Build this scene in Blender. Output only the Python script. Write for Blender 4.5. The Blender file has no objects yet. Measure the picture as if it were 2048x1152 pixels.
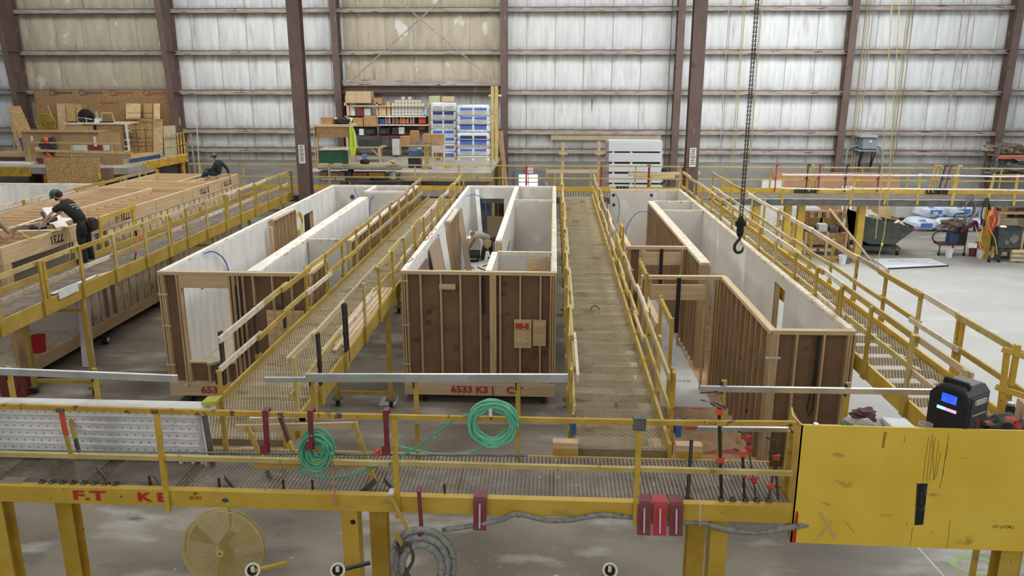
import bpy, math, random
from mathutils import Vector, Matrix, Euler
random.seed(7)
PI = math.pi
SC = bpy.context.scene
COL = SC.collection
# ------------------------------------------------------------------ camera
EYE = 7.5                                  # drone height above the floor, metres
FPX = 1600.0                               # focal length in pixels of the 2048 px wide frame
PITCH = math.atan(426 / 1600.0)
YAW = math.atan(86 / 1600.0 * math.cos(PITCH))
cp, sp, cy_, sy_ = math.cos(PITCH), math.sin(PITCH), math.cos(YAW), math.sin(YAW)
FW = Vector((-sy_ * cp, cy_ * cp, -sp)); RT = Vector((cy_, sy_, 0)); UP = Vector((-sy_ * sp, cy_ * sp, cp))
cam = bpy.data.objects.new('camera', bpy.data.cameras.new('camera')); COL.objects.link(cam)
m = Matrix((RT, UP, -FW)).transposed().to_4x4(); m.translation = Vector((0, 0, EYE))
cam.matrix_world = m
cam.data.sensor_width = 36; cam.data.lens = FPX / 2048 * 36; cam.data.clip_end = 300; cam.data.clip_start = .05
SC.camera = cam
# ------------------------------------------------------------------ light of the hall
w = bpy.data.worlds.new('hall_light'); SC.world = w; w.use_nodes = True
w.node_tree.nodes['Background'].inputs[0].default_value = (0.86, 0.93, 1, 1)
w.node_tree.nodes['Background'].inputs[1].default_value = 0.29
def area(name, loc, size, power, col=(1, .97, .92), rot=(0, 0, 0)):
    l = bpy.data.lights.new(name, 'AREA'); l.shape = 'RECTANGLE'; l.size, l.size_y = size; l.energy = power; l.color = col
    o = bpy.data.objects.new(name, l); o.location = loc; o.rotation_euler = rot; COL.objects.link(o); return o
area('high_bay_row_light', (-16, 26, 13.2), (5, 26), 1500)
area('high_bay_row_light', (-3, 26, 13.2), (5, 26), 1500)
area('high_bay_row_light', (12, 26, 13.2), (7, 26), 3300, (.95, .98, 1))
area('high_bay_front_light', (2, 4, 13.2), (18, 4), 190)
area('rear_fill_light', (0, -9, 12.5), (34, 5), 1500, (1, .97, .92), (math.radians(58), 0, 0))  # added fill behind the camera, brightens the faces turned towards it
area('wall_bay_light', (-3, 36, 15.5), (58, 3), 2200, (.95, .98, 1), (math.radians(28), 0, 0))
area('dock_door_daylight', (30, 21, 4.5), (16, 8), 2000, (.84, .92, 1), (0, math.radians(75), 0))
SC.view_settings.view_transform = 'Standard'; SC.view_settings.look = 'None'
SC.view_settings.exposure = -0.04; SC.view_settings.gamma = 1.0; SC.view_settings.use_curve_mapping = False
# ------------------------------------------------------------------ measuring helpers
def _ray(px, py):
    return FW + (px - 1024) / FPX * RT + (576 - py) / FPX * UP
def gz(px, py, z):                          # the point at height z that lies along this line of sight
    d = _ray(px, py); t = (z - EYE) / d.z; return Vector((d.x * t, d.y * t, z))
def gx(px, py, x):                          # the point in the plane x = const
    d = _ray(px, py); t = x / d.x; return Vector((x, d.y * t, EYE + d.z * t))
def gy(px, py, y):                          # the point at depth y
    d = _ray(px, py); t = y / d.y; return Vector((d.x * t, y, EYE + d.z * t))
# ------------------------------------------------------------------ materials
def srgb(c):
    if isinstance(c, str): c = tuple(int(c[i:i + 2], 16) / 255 for i in (0, 2, 4))
    return tuple(x / 12.92 if x <= .04045 else ((x + .055) / 1.055) ** 2.4 for x in c) + (1,)
MATS = {}
def mat(key, c1, c2=None, rough=.75, metal=0.0, scale=(3, 3, 3), detail=6, lo=.35, hi=.65, spots=None, bump=0.0, bscale=40, emit=None, alpha=None, seams=None):
    """two-tone noise material; spots = (colour, scale, threshold) adds dirt with its own shape"""
    if key in MATS: return MATS[key]
    mt = bpy.data.materials.new(key); mt.use_nodes = True; nt = mt.node_tree; N = nt.nodes; L = nt.links
    b = N['Principled BSDF']; b.inputs['Roughness'].default_value = rough; b.inputs['Metallic'].default_value = metal
    c1 = srgb(c1); c2 = srgb(c2) if c2 else c1
    tc = N.new('ShaderNodeTexCoord'); mp = N.new('ShaderNodeMapping'); mp.inputs['Scale'].default_value = scale
    L.new(tc.outputs['Object'], mp.inputs[0])
    nz = N.new('ShaderNodeTexNoise'); nz.inputs['Scale'].default_value = 1; nz.inputs['Detail'].default_value = detail
    L.new(mp.outputs[0], nz.inputs['Vector'])
    rp = N.new('ShaderNodeValToRGB'); rp.color_ramp.elements[0].position = lo; rp.color_ramp.elements[1].position = hi
    rp.color_ramp.elements[0].color = c1; rp.color_ramp.elements[1].color = c2
    L.new(nz.outputs['Fac'], rp.inputs[0]); out = rp.outputs[0]
    for s in (spots or []):
        sc, s_scale, th = s[:3]; soft = s[3] if len(s) > 3 else .04
        n2 = N.new('ShaderNodeTexNoise'); n2.inputs['Detail'].default_value = 5
        m2 = N.new('ShaderNodeMapping'); m2.inputs['Scale'].default_value = s_scale; L.new(tc.outputs['Object'], m2.inputs[0]); L.new(m2.outputs[0], n2.inputs['Vector'])
        n2.inputs['Scale'].default_value = 1
        r2 = N.new('ShaderNodeMapRange'); r2.inputs[1].default_value = th; r2.inputs[2].default_value = th + soft
        L.new(n2.outputs['Fac'], r2.inputs[0])
        mx = N.new('ShaderNodeMix'); mx.data_type = 'RGBA'; L.new(r2.outputs[0], mx.inputs[0]); L.new(out, mx.inputs[6]); mx.inputs[7].default_value = srgb(sc); out = mx.outputs[2]
    L.new(out, b.inputs['Base Color'])
    if bump:
        nb = N.new('ShaderNodeTexNoise'); nb.inputs['Scale'].default_value = bscale; L.new(tc.outputs['Object'], nb.inputs['Vector'])
        bp = N.new('ShaderNodeBump'); bp.inputs['Strength'].default_value = bump; bp.inputs['Distance'].default_value = .02
        L.new(nb.outputs['Fac'], bp.inputs['Height']); L.new(bp.outputs[0], b.inputs['Normal'])
    if emit: b.inputs['Emission Color'].default_value = srgb(emit[0]); b.inputs['Emission Strength'].default_value = emit[1]
    if alpha is not None: b.inputs['Alpha'].default_value = alpha
    MATS[key] = mt; return mt
D = 'c8b48c'
LUMBER = [mat('pine_x', 'bfa37c', 'd0b792', scale=(1.2, 22, 22), spots=[('8a6238', (6, 14, 14), .74)]),
          mat('pine_y', 'bfa37c', 'd0b792', scale=(22, 1.2, 22), spots=[('8a6238', (14, 6, 14), .74)]),
          mat('pine_z', 'b3946a', 'c9ad84', scale=(22, 22, 1.2), spots=[('86603a', (14, 14, 5), .73)])]
PX, PY, PZ = LUMBER
PSTUD = mat('old_stud', '9b7e5e', 'b59a74', scale=(20, 20, 1.5), spots=[('6e4c2c', (12, 12, 4), .7)])
DUSTY = mat('dusty_pine', 'c9bda6', 'ddd2bd', scale=(6, 6, 6), spots=[('b49a72', (9, 9, 9), .6)])
WPLATE = mat('mud_smeared_plate', 'dcd6cb', 'ebe7df', scale=(5, 2, 5), spots=[('c9b491', (8, 3, 8), .6)])
GREYWOOD = mat('weathered_wood', '9a8c74', 'b5a68b', scale=(9, 9, 9), spots=[('756851', (6, 6, 6), .66)])
YEL = mat('yellow_paint', 'a38634', 'b69a46', rough=.6, scale=(2, 2, 2), spots=[('b89a5c', (5, 5, 5), .6, .1), ('5e4a22', (22, 22, 22), .7)])
YELB = mat('yellow_beam_paint', 'bb972e', 'caa944', rough=.55, scale=(2, 3, 3), spots=[('a88f55', (2.5, 5, 5), .62, .1), ('4c4027', (14, 14, 14), .69)])
YELP = mat('pale_yellow_paint', 'b09a58', 'c2ae72', rough=.7, scale=(3, 3, 3), spots=[('8f7c4c', (7, 7, 7), .63, .08)])
YELD = mat('dirty_yellow_paint', 'a8842a', 'c39c3a', rough=.65, scale=(4, 4, 4), spots=[('5a4826', (8, 8, 8), .6, .08)])
DRY = mat('gypsum_board', 'bdb7ad', 'cbc6bd', rough=.9, scale=(1, 1, 1), spots=[('d9d6d0', (1.2, 1.2, .6), .62, .08)])
DRYW = mat('taped_gypsum', 'cfcdc9', 'e0dfdc', rough=.9, scale=(5, 5, .8))
BROWN = mat('brown_board_back', '735943', '80654d', rough=.9, scale=(2, 2, 2), spots=[('654c38', (3, 3, 3), .6, .1)])
OSB = mat('strand_board', 'a98450', 'caa772', rough=.85, scale=(14, 14, 14), detail=2, lo=.4, hi=.6, spots=[('8a6636', (22, 22, 22), .62)])
OSBD = mat('brown_strand_board', '8f6f48', 'a5835a', rough=.85, scale=(9, 9, 9), detail=3, spots=[('7c5d3a', (20, 20, 20), .6)])
PLY = mat('plywood', 'bd9c6c', 'cfb48a', rough=.8, scale=(3, 3, 12), spots=[('a77f45', (4, 4, 16), .64)])
STEELB = mat('brown_primer_steel', '5d4a42', '6c5850', rough=.6, scale=(2, 2, .7), spots=[('8d7f73', (3, 3, 1.2), .62, .12), ('46352e', (2, 2, 2), .66, .1)])
GIRT = mat('dusty_girt', '958a7f', 'b3aaa0', rough=.7, scale=(1.2, 9, 9), spots=[('5c463c', (1.5, 12, 12), .6, .06)])
ALU = mat('aluminium', 'b9bab9', 'd3d4d3', rough=.38, metal=.75, scale=(3, 3, 3))
GALV = mat('galvanised_plank', 'b4b4b0', 'cccbc6', rough=.5, metal=.12, scale=(4, 4, 4), spots=[('9a9891', (5, 9, 9), .6, .06)])
DARK = mat('black_steel', '24221f', '34302b', rough=.5, scale=(8, 8, 8))
GSTEEL = mat('grey_steel', '5d5f5a', '73746d', rough=.5, metal=.4, scale=(6, 6, 6))
MESHY = mat('tan_expanded_metal', 'bcab84', 'cbbb96', rough=.6, scale=(3, 3, 3), spots=[('99825a', (2, 2, 2), .58, .1)])
MESHG = mat('grey_expanded_metal', '7a6e60', '9c8f80', rough=.6, scale=(3, 3, 3), spots=[('a8a093', (9, 9, 9), .64)])
RED = mat('red_paint', 'b02520', 'c02c28', rough=.6)
SPRAY = mat('red_spray', 'a8322e', 'b83a36', rough=.8)
MAROON = mat('maroon_steel', '6e2730', '7f3039', rough=.55, scale=(5, 5, 5), spots=[('a06a6c', (9, 9, 9), .68, .04)])
BRED = mat('bright_red_steel', 'a8242c', 'b8303a', rough=.5, scale=(5, 5, 5), spots=[('c77a7c', (9, 9, 9), .68, .04)])
BLUE = mat('blue_conduit', '2f62a8', '3a70b8', rough=.5)
BLACK = mat('black_rubber', '1b1a19', '262423', rough=.8)
WHITE = mat('white_plastic', 'cfcdc6', 'e0deda', rough=.6, scale=(5, 5, 5))
INK = mat('black_ink', '2c2622', rough=.9)
GREYI = mat('grey_ink', '8b8f92', rough=.9)
SKIN = mat('skin', 'b98668', 'c49376', rough=.6)
SKINT = mat('tan_skin', '96684c', 'a4765a', rough=.6)
CARD = mat('cardboard', 'a37c50', 'b38c60', rough=.9, scale=(4, 4, 4))
CARDP = mat('pale_cardboard', 'b9a07c', 'c9b08c', rough=.9, scale=(4, 4, 4))
BATT = mat('fibreglass_batt', 'bcae92', 'd2c6ac', rough=1, scale=(4, 4, 2.5), spots=[('8a7a5c', (7, 7, 4), .6, .1), ('cfc6b0', (5, 5, 3), .62, .1)], bump=.6, bscale=9)
# ------------------------------------------------------------------ mesh builder
ORG = {}
def V(*a): return Vector(a if len(a) == 3 else a[0])
def basis(d, up=None):
    d = d.normalized(); up = up or Vector((0, 0, 1))
    if abs(d.dot(up)) > .99: up = Vector((0, 1, 0))
    s = d.cross(up).normalized(); return d, s, s.cross(d).normalized()
class MB:
    def __init__(s): s.v = []; s.f = []
    def add(s, vs, fs):
        n = len(s.v); s.v += [tuple(v) for v in vs]; s.f += [tuple(i + n for i in f) for f in fs]; return s
    def box(s, x0, y0, z0, x1, y1, z1):
        return s.add([(x0, y0, z0), (x1, y0, z0), (x1, y1, z0), (x0, y1, z0), (x0, y0, z1), (x1, y0, z1), (x1, y1, z1), (x0, y1, z1)],
                     [(0, 3, 2, 1), (4, 5, 6, 7), (0, 1, 5, 4), (1, 2, 6, 5), (2, 3, 7, 6), (3, 0, 4, 7)])
    def bar(s, p, q, w, h, up=None):
        p, q = Vector(p), Vector(q); d, a, b = basis(q - p, up); a = a * w / 2; b = b * h / 2
        return s.add([p - a - b, p + a - b, p + a + b, p - a + b, q - a - b, q + a - b, q + a + b, q - a + b],
                     [(0, 3, 2, 1), (4, 5, 6, 7), (0, 1, 5, 4), (1, 2, 6, 5), (2, 3, 7, 6), (3, 0, 4, 7)])
    def cyl(s, p, q, r, n=12, r2=None, cap=True):
        p, q = Vector(p), Vector(q); d, a, b = basis(q - p); r2 = r if r2 is None else r2
        vs = [p + (a * math.cos(t) + b * math.sin(t)) * r for t in (2 * PI * i / n for i in range(n))] + [q + (a * math.cos(t) + b * math.sin(t)) * r2 for t in (2 * PI * i / n for i in range(n))]
        fs = [(i, (i + 1) % n, n + (i + 1) % n, n + i) for i in range(n)]
        if cap: fs += [tuple(range(n))[::-1], tuple(range(n, 2 * n))]
        return s.add(vs, fs)
    def tube(s, pts, r, n=8, closed=False, taper=None):
        pts = [Vector(p) for p in pts]; N = len(pts); vs = []; prev = None
        for i, p in enumerate(pts):
            a = pts[(i - 1) % N] if (i > 0 or closed) else p; b = pts[(i + 1) % N] if (i < N - 1 or closed) else p
            d = (b - a)
            if d.length < 1e-9: d = Vector((0, 0, 1))
            d.normalize()
            if prev is None: _, u, v = basis(d)
            else:
                u = prev - d * prev.dot(d)
                if u.length < 1e-6: _, u, v = basis(d)
                u.normalize(); v = d.cross(u)
            prev = u; rr = r if taper is None else r * taper[i]
            vs += [p + (u * math.cos(t) + v * math.sin(t)) * rr for t in (2 * PI * k / n for k in range(n))]
        fs = []
        for i in range(N if closed else N - 1):
            j = (i + 1) % N
            fs += [(i * n + k, i * n + (k + 1) % n, j * n + (k + 1) % n, j * n + k) for k in range(n)]
        if not closed: fs += [tuple(range(n))[::-1], tuple(range((N - 1) * n, N * n))]
        return s.add(vs, fs)
    def prism(s, poly, ext):
        n = len(poly); ext = Vector(ext); a = [Vector(p) for p in poly]
        return s.add(a + [p + ext for p in a], [tuple(range(n))[::-1], tuple(range(n, 2 * n))] + [(i, (i + 1) % n, n + (i + 1) % n, n + i) for i in range(n)])
    def lathe(s, prof, c=(0, 0, 0), n=20, ax=None, sc=(1, 1)):
        """prof: (r, h) pairs along the axis ax"""
        c = Vector(c); d, a, b = basis(Vector(ax) if ax else Vector((0, 0, 1)), None)
        vs = []; fs = []
        for r, h in prof: vs += [c + d * h + (a * math.cos(t) * sc[0] + b * math.sin(t) * sc[1]) * max(r, 1e-4) for t in (2 * PI * k / n for k in range(n))]
        for i in range(len(prof) - 1): fs += [(i * n + k, i * n + (k + 1) % n, (i + 1) * n + (k + 1) % n, (i + 1) * n + k) for k in range(n)]
        fs += [tuple(range(n))[::-1], tuple(range((len(prof) - 1) * n, len(prof) * n))]
        return s.add(vs, fs)
    def ball(s, c, r, n=12, sc=(1, 1, 1)):
        c = Vector(c); vs = []; fs = []; R = n // 2
        for i in range(R + 1):
            ph = PI * i / R
            vs += [(c.x + r * sc[0] * math.sin(ph) * math.cos(t), c.y + r * sc[1] * math.sin(ph) * math.sin(t), c.z + r * sc[2] * math.cos(ph)) for t in (2 * PI * k / n for k in range(n))]
        for i in range(R): fs += [(i * n + k, (i + 1) * n + k, (i + 1) * n + (k + 1) % n, i * n + (k + 1) % n) for k in range(n)]
        return s.add(vs, fs)
    def blob(s, c, size, amp=.15, n=16, seed=0, freq=1.0, flat=False, sq=.75):
        """a lumpy closed surface: bags, cloth heaps"""
        rnd = random.Random(seed); ph = [rnd.uniform(0, 6.28) for _ in range(12)]; c = Vector(c); vs = []; fs = []; R = max(6, n // 2)
        for i in range(R + 1):
            a = PI * i / R
            for k in range(n):
                t = 2 * PI * k / n; x, y, z = math.sin(a) * math.cos(t), math.sin(a) * math.sin(t), math.cos(a)
                q = 1 + amp * (math.sin(3 * freq * x + ph[0]) * math.sin(4 * freq * y + ph[1]) + .7 * math.sin(7 * freq * z + 5 * freq * x + ph[2]) + .6 * math.sin(8 * freq * y - 6 * freq * x + ph[3]) + .4 * math.sin(13 * freq * x + 11 * freq * z + ph[4]))
                e = lambda u: math.copysign(abs(u) ** sq, u)
                zz = e(z) * q
                if flat and zz < -.6: zz = -.6
                vs.append((c.x + size[0] * e(x) * q, c.y + size[1] * e(y) * q, c.z + size[2] * zz))
        for i in range(R): fs += [(i * n + k, (i + 1) * n + k, (i + 1) * n + (k + 1) % n, i * n + (k + 1) % n) for k in range(n)]
        return s.add(vs, fs)
    def out(s, name, material, parent=None, smooth=True, org=None):
        me = bpy.data.meshes.new(name)
        if parent is not None: o_ = ORG[parent.name]
        elif org is not None: o_ = Vector(org)
        else:
            xs = [v[0] for v in s.v]; ys = [v[1] for v in s.v]; zs = [v[2] for v in s.v]
            o_ = Vector(((min(xs) + max(xs)) / 2, (min(ys) + max(ys)) / 2, min(zs)))
        me.from_pydata([(v[0] - o_.x, v[1] - o_.y, v[2] - o_.z) for v in s.v], [], s.f)
        me.materials.append(material)
        if smooth:
            me.polygons.foreach_set('use_smooth', [True] * len(me.polygons)); me.set_sharp_from_angle(angle=math.radians(38))
        me.validate(); ob = bpy.data.objects.new(name, me); COL.objects.link(ob)
        if parent is not None: ob.parent = parent
        else: ob.location = o_
        ORG[ob.name] = o_; return ob
def tag(o, label, cat, group=None, kind=None):
    if label: o['label'] = label
    if cat: o['category'] = cat
    if group: o['group'] = group
    if kind: o['kind'] = kind
    return o
def thing(name, label, cat, loc, rotz=0, group=None):
    o = bpy.data.objects.new(name, None); COL.objects.link(o); o.location = loc; o.rotation_euler = (0, 0, rotz); o.empty_display_size = .2
    ORG[o.name] = Vector(loc); return tag(o, label, cat, group)
def box(name, mt, x0, y0, z0, x1, y1, z1, parent=None): return MB().box(x0, y0, z0, x1, y1, z1).out(name, mt, parent)
def struct(o): o['kind'] = 'structure'; return o
def copy_tree(o, loc, label=None, rotz=None, parent=None, group=None):
    c = o.copy(); COL.objects.link(c)
    if parent is not None: c.parent = parent
    else:
        c.location = loc
        if rotz is not None: c.rotation_euler = (0, 0, rotz)
        if label: c['label'] = label
        if group: c['group'] = group
    for ch in list(o.children): copy_tree(ch, None, parent=c)
    return c
def text(s, p, size, mt, parent=None, name='lettering', rx=PI / 2, ry=0, rz=0, thick=.002, sx=1.0, bold=0.0, mtx=None):
    """lettering as a thin mesh; p = centre"""
    cu = bpy.data.curves.new('t', 'FONT'); cu.body = s; cu.size = size; cu.extrude = thick; cu.align_x = 'CENTER'; cu.align_y = 'CENTER'; cu.offset = bold; cu.resolution_u = 3
    o = bpy.data.objects.new('t', cu); me = bpy.data.meshes.new_from_object(o)
    bpy.data.objects.remove(o)
    M = (mtx or Euler((rx, ry, rz)).to_matrix()).to_4x4() @ Matrix.Diagonal((sx, 1, 1, 1))
    me.transform(M); b = MB(); p = Vector(p)
    b.add([v.co + p for v in me.vertices], [tuple(f.vertices) for f in me.polygons]); bpy.data.meshes.remove(me)
    return b.out(name, mt, parent, smooth=False)
def arc(c, r, a0, a1, n, ax='xz', sx=1, sy=1):
    out = []
    for i in range(n + 1):
        t = math.radians(a0 + (a1 - a0) * i / n); u, v = r * math.cos(t) * sx, r * math.sin(t) * sy
        out.append(Vector(c) + (Vector((u, 0, v)) if ax == 'xz' else Vector((0, u, v)) if ax == 'yz' else Vector((u, v, 0))))
    return out
def smoothpts(pts, n=6):
    """Catmull-Rom through the points"""
    P = [Vector(p) for p in pts]; P = [P[0]] + P + [P[-1]]; out = []
    for i in range(1, len(P) - 2):
        a, b, c, d = P[i - 1:i + 3]
        for k in range(n):
            t = k / n; out.append(.5 * ((2 * b) + (c - a) * t + (2 * a - 5 * b + 4 * c - d) * t * t + (3 * b - a - 3 * c + d) * t ** 3))
    out.append(P[-2]); return out
# ================================================================== the hall
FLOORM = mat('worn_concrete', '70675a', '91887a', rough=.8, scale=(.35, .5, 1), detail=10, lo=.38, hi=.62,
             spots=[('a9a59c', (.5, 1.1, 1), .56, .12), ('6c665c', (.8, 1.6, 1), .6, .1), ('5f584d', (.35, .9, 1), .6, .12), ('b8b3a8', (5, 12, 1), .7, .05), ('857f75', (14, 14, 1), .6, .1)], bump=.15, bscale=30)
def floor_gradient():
    """daylight on the right part of the floor, painted in as a paler colour"""
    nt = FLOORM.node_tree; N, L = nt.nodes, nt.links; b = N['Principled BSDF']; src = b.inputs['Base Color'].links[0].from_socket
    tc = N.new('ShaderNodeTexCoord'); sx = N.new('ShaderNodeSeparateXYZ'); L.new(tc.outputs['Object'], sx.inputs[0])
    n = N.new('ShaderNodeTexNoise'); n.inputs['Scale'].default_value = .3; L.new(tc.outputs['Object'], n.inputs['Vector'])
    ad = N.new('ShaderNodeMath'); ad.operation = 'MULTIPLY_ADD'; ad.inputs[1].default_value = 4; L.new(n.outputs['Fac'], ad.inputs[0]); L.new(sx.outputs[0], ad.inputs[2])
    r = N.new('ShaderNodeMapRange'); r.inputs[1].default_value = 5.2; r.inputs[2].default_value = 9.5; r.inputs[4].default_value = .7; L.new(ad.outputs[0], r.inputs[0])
    # the painted brightness begins only beyond the near walkway
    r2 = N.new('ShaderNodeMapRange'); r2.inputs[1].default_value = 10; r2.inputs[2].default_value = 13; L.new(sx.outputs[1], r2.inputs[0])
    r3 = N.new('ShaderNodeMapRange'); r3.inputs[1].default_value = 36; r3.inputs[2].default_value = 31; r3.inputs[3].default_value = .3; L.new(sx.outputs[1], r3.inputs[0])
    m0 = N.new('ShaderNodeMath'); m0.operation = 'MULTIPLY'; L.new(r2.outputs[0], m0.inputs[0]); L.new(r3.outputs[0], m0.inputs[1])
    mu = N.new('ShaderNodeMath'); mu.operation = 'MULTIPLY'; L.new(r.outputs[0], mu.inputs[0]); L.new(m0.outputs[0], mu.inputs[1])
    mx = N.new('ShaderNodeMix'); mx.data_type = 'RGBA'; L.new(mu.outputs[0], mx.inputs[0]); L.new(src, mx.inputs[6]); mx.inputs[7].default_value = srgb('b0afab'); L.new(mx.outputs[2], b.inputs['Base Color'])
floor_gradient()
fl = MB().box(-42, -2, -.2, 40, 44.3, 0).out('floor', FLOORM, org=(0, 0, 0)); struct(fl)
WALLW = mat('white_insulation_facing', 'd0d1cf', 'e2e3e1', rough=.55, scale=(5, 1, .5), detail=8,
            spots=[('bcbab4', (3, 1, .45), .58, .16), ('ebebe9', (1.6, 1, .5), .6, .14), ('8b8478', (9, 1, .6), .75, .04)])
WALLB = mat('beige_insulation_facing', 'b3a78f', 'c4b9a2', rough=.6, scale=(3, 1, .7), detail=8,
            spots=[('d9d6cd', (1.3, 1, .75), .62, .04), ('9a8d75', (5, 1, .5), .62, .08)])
GZ = [0, 3.52, 4.54, 6.6, 8.65, 10.78, 13.2]
WCX = [-38.7, -28.95, -20.37, -11.5, -2.67, 6.38, 14.98, 23.0, 32.4]
def back_wall():
    b = MB(); x0, x1, dx = -40.5, 34.5, .25; nx = int((x1 - x0) / dx); zs = []
    for a, c in zip(GZ[:-1], GZ[1:]):
        k = 10; zs += [a + (c - a) * i / k for i in range(k)]
    zs.append(GZ[-1]); rnd = random.Random(3)
    jit = [[rnd.uniform(-1, 1) for _ in range(nx + 1)] for _ in range(len(GZ))]
    mats = []
    for j, z in enumerate(zs):
        for i in range(nx + 1):
            x = x0 + i * dx; g = min(j // 10, len(GZ) - 2); t = (z - GZ[g]) / (GZ[g + 1] - GZ[g]); u = (x / 1.5) % 1
            seam = 1 - max(0, 1 - min(u, 1 - u) * 6)
            bul = .16 * (math.sin(PI * t) ** .5 if 0 < t < 1 else 0) * (.45 + .55 * seam) + .006 * jit[g][i]
            b.v.append((x, 44.1 - bul, z))
    for j in range(len(zs) - 1):
        for i in range(nx):
            a = j * (nx + 1) + i; b.f.append((a, a + 1, a + nx + 2, a + nx + 1))
            x = x0 + i * dx; z = zs[j]
            mats.append(1 if ((-29.4 < x < -20.5 and z > 4) or (-11.4 < x < -2.8 and z > 6.4)) else 0)
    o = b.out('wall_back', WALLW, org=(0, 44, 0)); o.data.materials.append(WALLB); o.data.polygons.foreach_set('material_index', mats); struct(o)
    s = MB()
    for i in range(int((x1 - x0) / 1.5)):
        x = math.ceil(x0 / 1.5) * 1.5 + i * 1.5
        s.box(x - .012, 44.0, .1, x + .012, 44.02, 13)
    struct(s.out('trim_1', mat('seam_tape', 'aaa69e', rough=.7)))
back_wall()
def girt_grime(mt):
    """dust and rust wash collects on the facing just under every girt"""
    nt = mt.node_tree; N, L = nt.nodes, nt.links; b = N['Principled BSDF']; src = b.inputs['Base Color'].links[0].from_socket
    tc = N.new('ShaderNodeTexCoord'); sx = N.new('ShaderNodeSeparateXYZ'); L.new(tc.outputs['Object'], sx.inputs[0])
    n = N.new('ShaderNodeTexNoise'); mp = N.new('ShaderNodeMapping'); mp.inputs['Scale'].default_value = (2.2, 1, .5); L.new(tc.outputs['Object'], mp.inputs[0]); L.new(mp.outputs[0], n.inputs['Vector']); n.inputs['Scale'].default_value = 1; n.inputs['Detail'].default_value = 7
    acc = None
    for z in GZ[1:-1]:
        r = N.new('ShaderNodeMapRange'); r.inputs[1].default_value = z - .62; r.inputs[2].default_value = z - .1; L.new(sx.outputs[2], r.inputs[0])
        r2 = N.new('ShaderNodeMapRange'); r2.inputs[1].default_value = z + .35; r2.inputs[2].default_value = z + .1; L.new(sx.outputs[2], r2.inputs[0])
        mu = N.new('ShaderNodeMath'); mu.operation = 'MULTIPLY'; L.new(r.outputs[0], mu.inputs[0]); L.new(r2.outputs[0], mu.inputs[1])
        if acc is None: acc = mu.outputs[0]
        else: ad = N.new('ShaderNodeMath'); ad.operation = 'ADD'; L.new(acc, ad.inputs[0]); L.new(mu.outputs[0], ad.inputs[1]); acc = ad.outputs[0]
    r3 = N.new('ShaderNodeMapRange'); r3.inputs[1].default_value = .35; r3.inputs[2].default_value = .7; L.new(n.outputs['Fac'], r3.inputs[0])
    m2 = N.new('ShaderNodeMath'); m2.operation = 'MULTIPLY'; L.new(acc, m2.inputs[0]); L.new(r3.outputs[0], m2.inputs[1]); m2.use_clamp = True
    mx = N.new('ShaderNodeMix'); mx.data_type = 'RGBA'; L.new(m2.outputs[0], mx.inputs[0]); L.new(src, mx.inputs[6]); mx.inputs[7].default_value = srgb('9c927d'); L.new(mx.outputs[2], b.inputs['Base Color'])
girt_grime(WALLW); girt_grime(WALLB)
struct(MB().box(-40.5, 43.9, 0, 34.5, 44.02, 2.95).out('wall_base', mat('grey_block_wall', '85827c', '96938c', scale=(.6, 1, 2), rough=.9)))
for i, z in enumerate(GZ[1:-1]):
    struct(box('trim_%d' % (i + 12), STEELB, -40.5, 43.67, z + .1, 34.5, 43.95, z + .13)); g = MB(); g.box(-40.5, 43.66, z - .09, 34.5, 43.68, z + .095); g.box(-40.5, 43.66, z + .085, 34.5, 43.95, z + .099); g.box(-40.5, 43.6, z - .11, 34.5, 43.68, z - .095)
    g.box(-40.5, 43.58, z - .11, 34.5, 43.6, z - .06)
    struct(g.out('trim_%d' % (i + 2), GIRT))
# wide dark header beam over the storage bay
g = MB(); g.box(-11.3, 43.5, 6.62, -2.8, 43.52, 6.95); g.box(-11.3, 43.3, 6.93, -2.8, 43.52, 6.96); g.box(-11.3, 43.3, 6.6, -2.8, 43.52, 6.63); struct(g.out('trim_7', STEELB))
struct(box('trim_8', GIRT, -11.3, 43.45, 6.97, -2.8, 43.6, 7.25))
# tapered I columns on the wall line
def icol(x, y0, d0, d1, w, h, name, label, ti=.025, z0=0):
    b = MB(); yb = y0
    b.box(x - w / 2, yb - ti, z0, x + w / 2, yb, h)                                       # wall flange
    b.prism([(x - .012, yb - ti, z0), (x - .012, yb - ti, h), (x - .012, yb - d1, h), (x - .012, yb - d0, z0)], (.024, 0, 0))   # web
    b.prism([(x - w / 2, yb - d0, z0), (x - w / 2, yb - d0 - ti, z0), (x - w / 2, yb - d1 - ti, h), (x - w / 2, yb - d1, h)], (w, 0, 0))   # inner flange
    for z in (3.6, 6.6, 8.7):
        if z0 < z < h: b.box(x - w / 2 + .01, yb - d0 - (d1 - d0) * (z / h), z - .01, x + w / 2 - .01, yb - ti, z + .01)
    o = b.out(name, STEELB); return tag(o, label, 'column', 'building columns')
wl = ['', 'brown tapered steel wall column at far left beside leaning sheets and yellow fan', 'brown tapered steel wall column at the right edge of the strand board wall',
      'brown steel wall column left of the storage shelves', 'brown steel wall column right of the bundled insulation bags', 'brown steel wall column beside the white board stack',
      'dusty brown wall column left of the grey transformer', 'wide brown tapered wall column near the right edge', '']
for x, l in zip(WCX, wl):
    if not l: continue
    big = x < -20 or x > 23
    icol(x, 43.75, .5 if big else .38, 1.65 if big else .75, .3 if big else .36, 13, 'wall_column', l)
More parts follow.
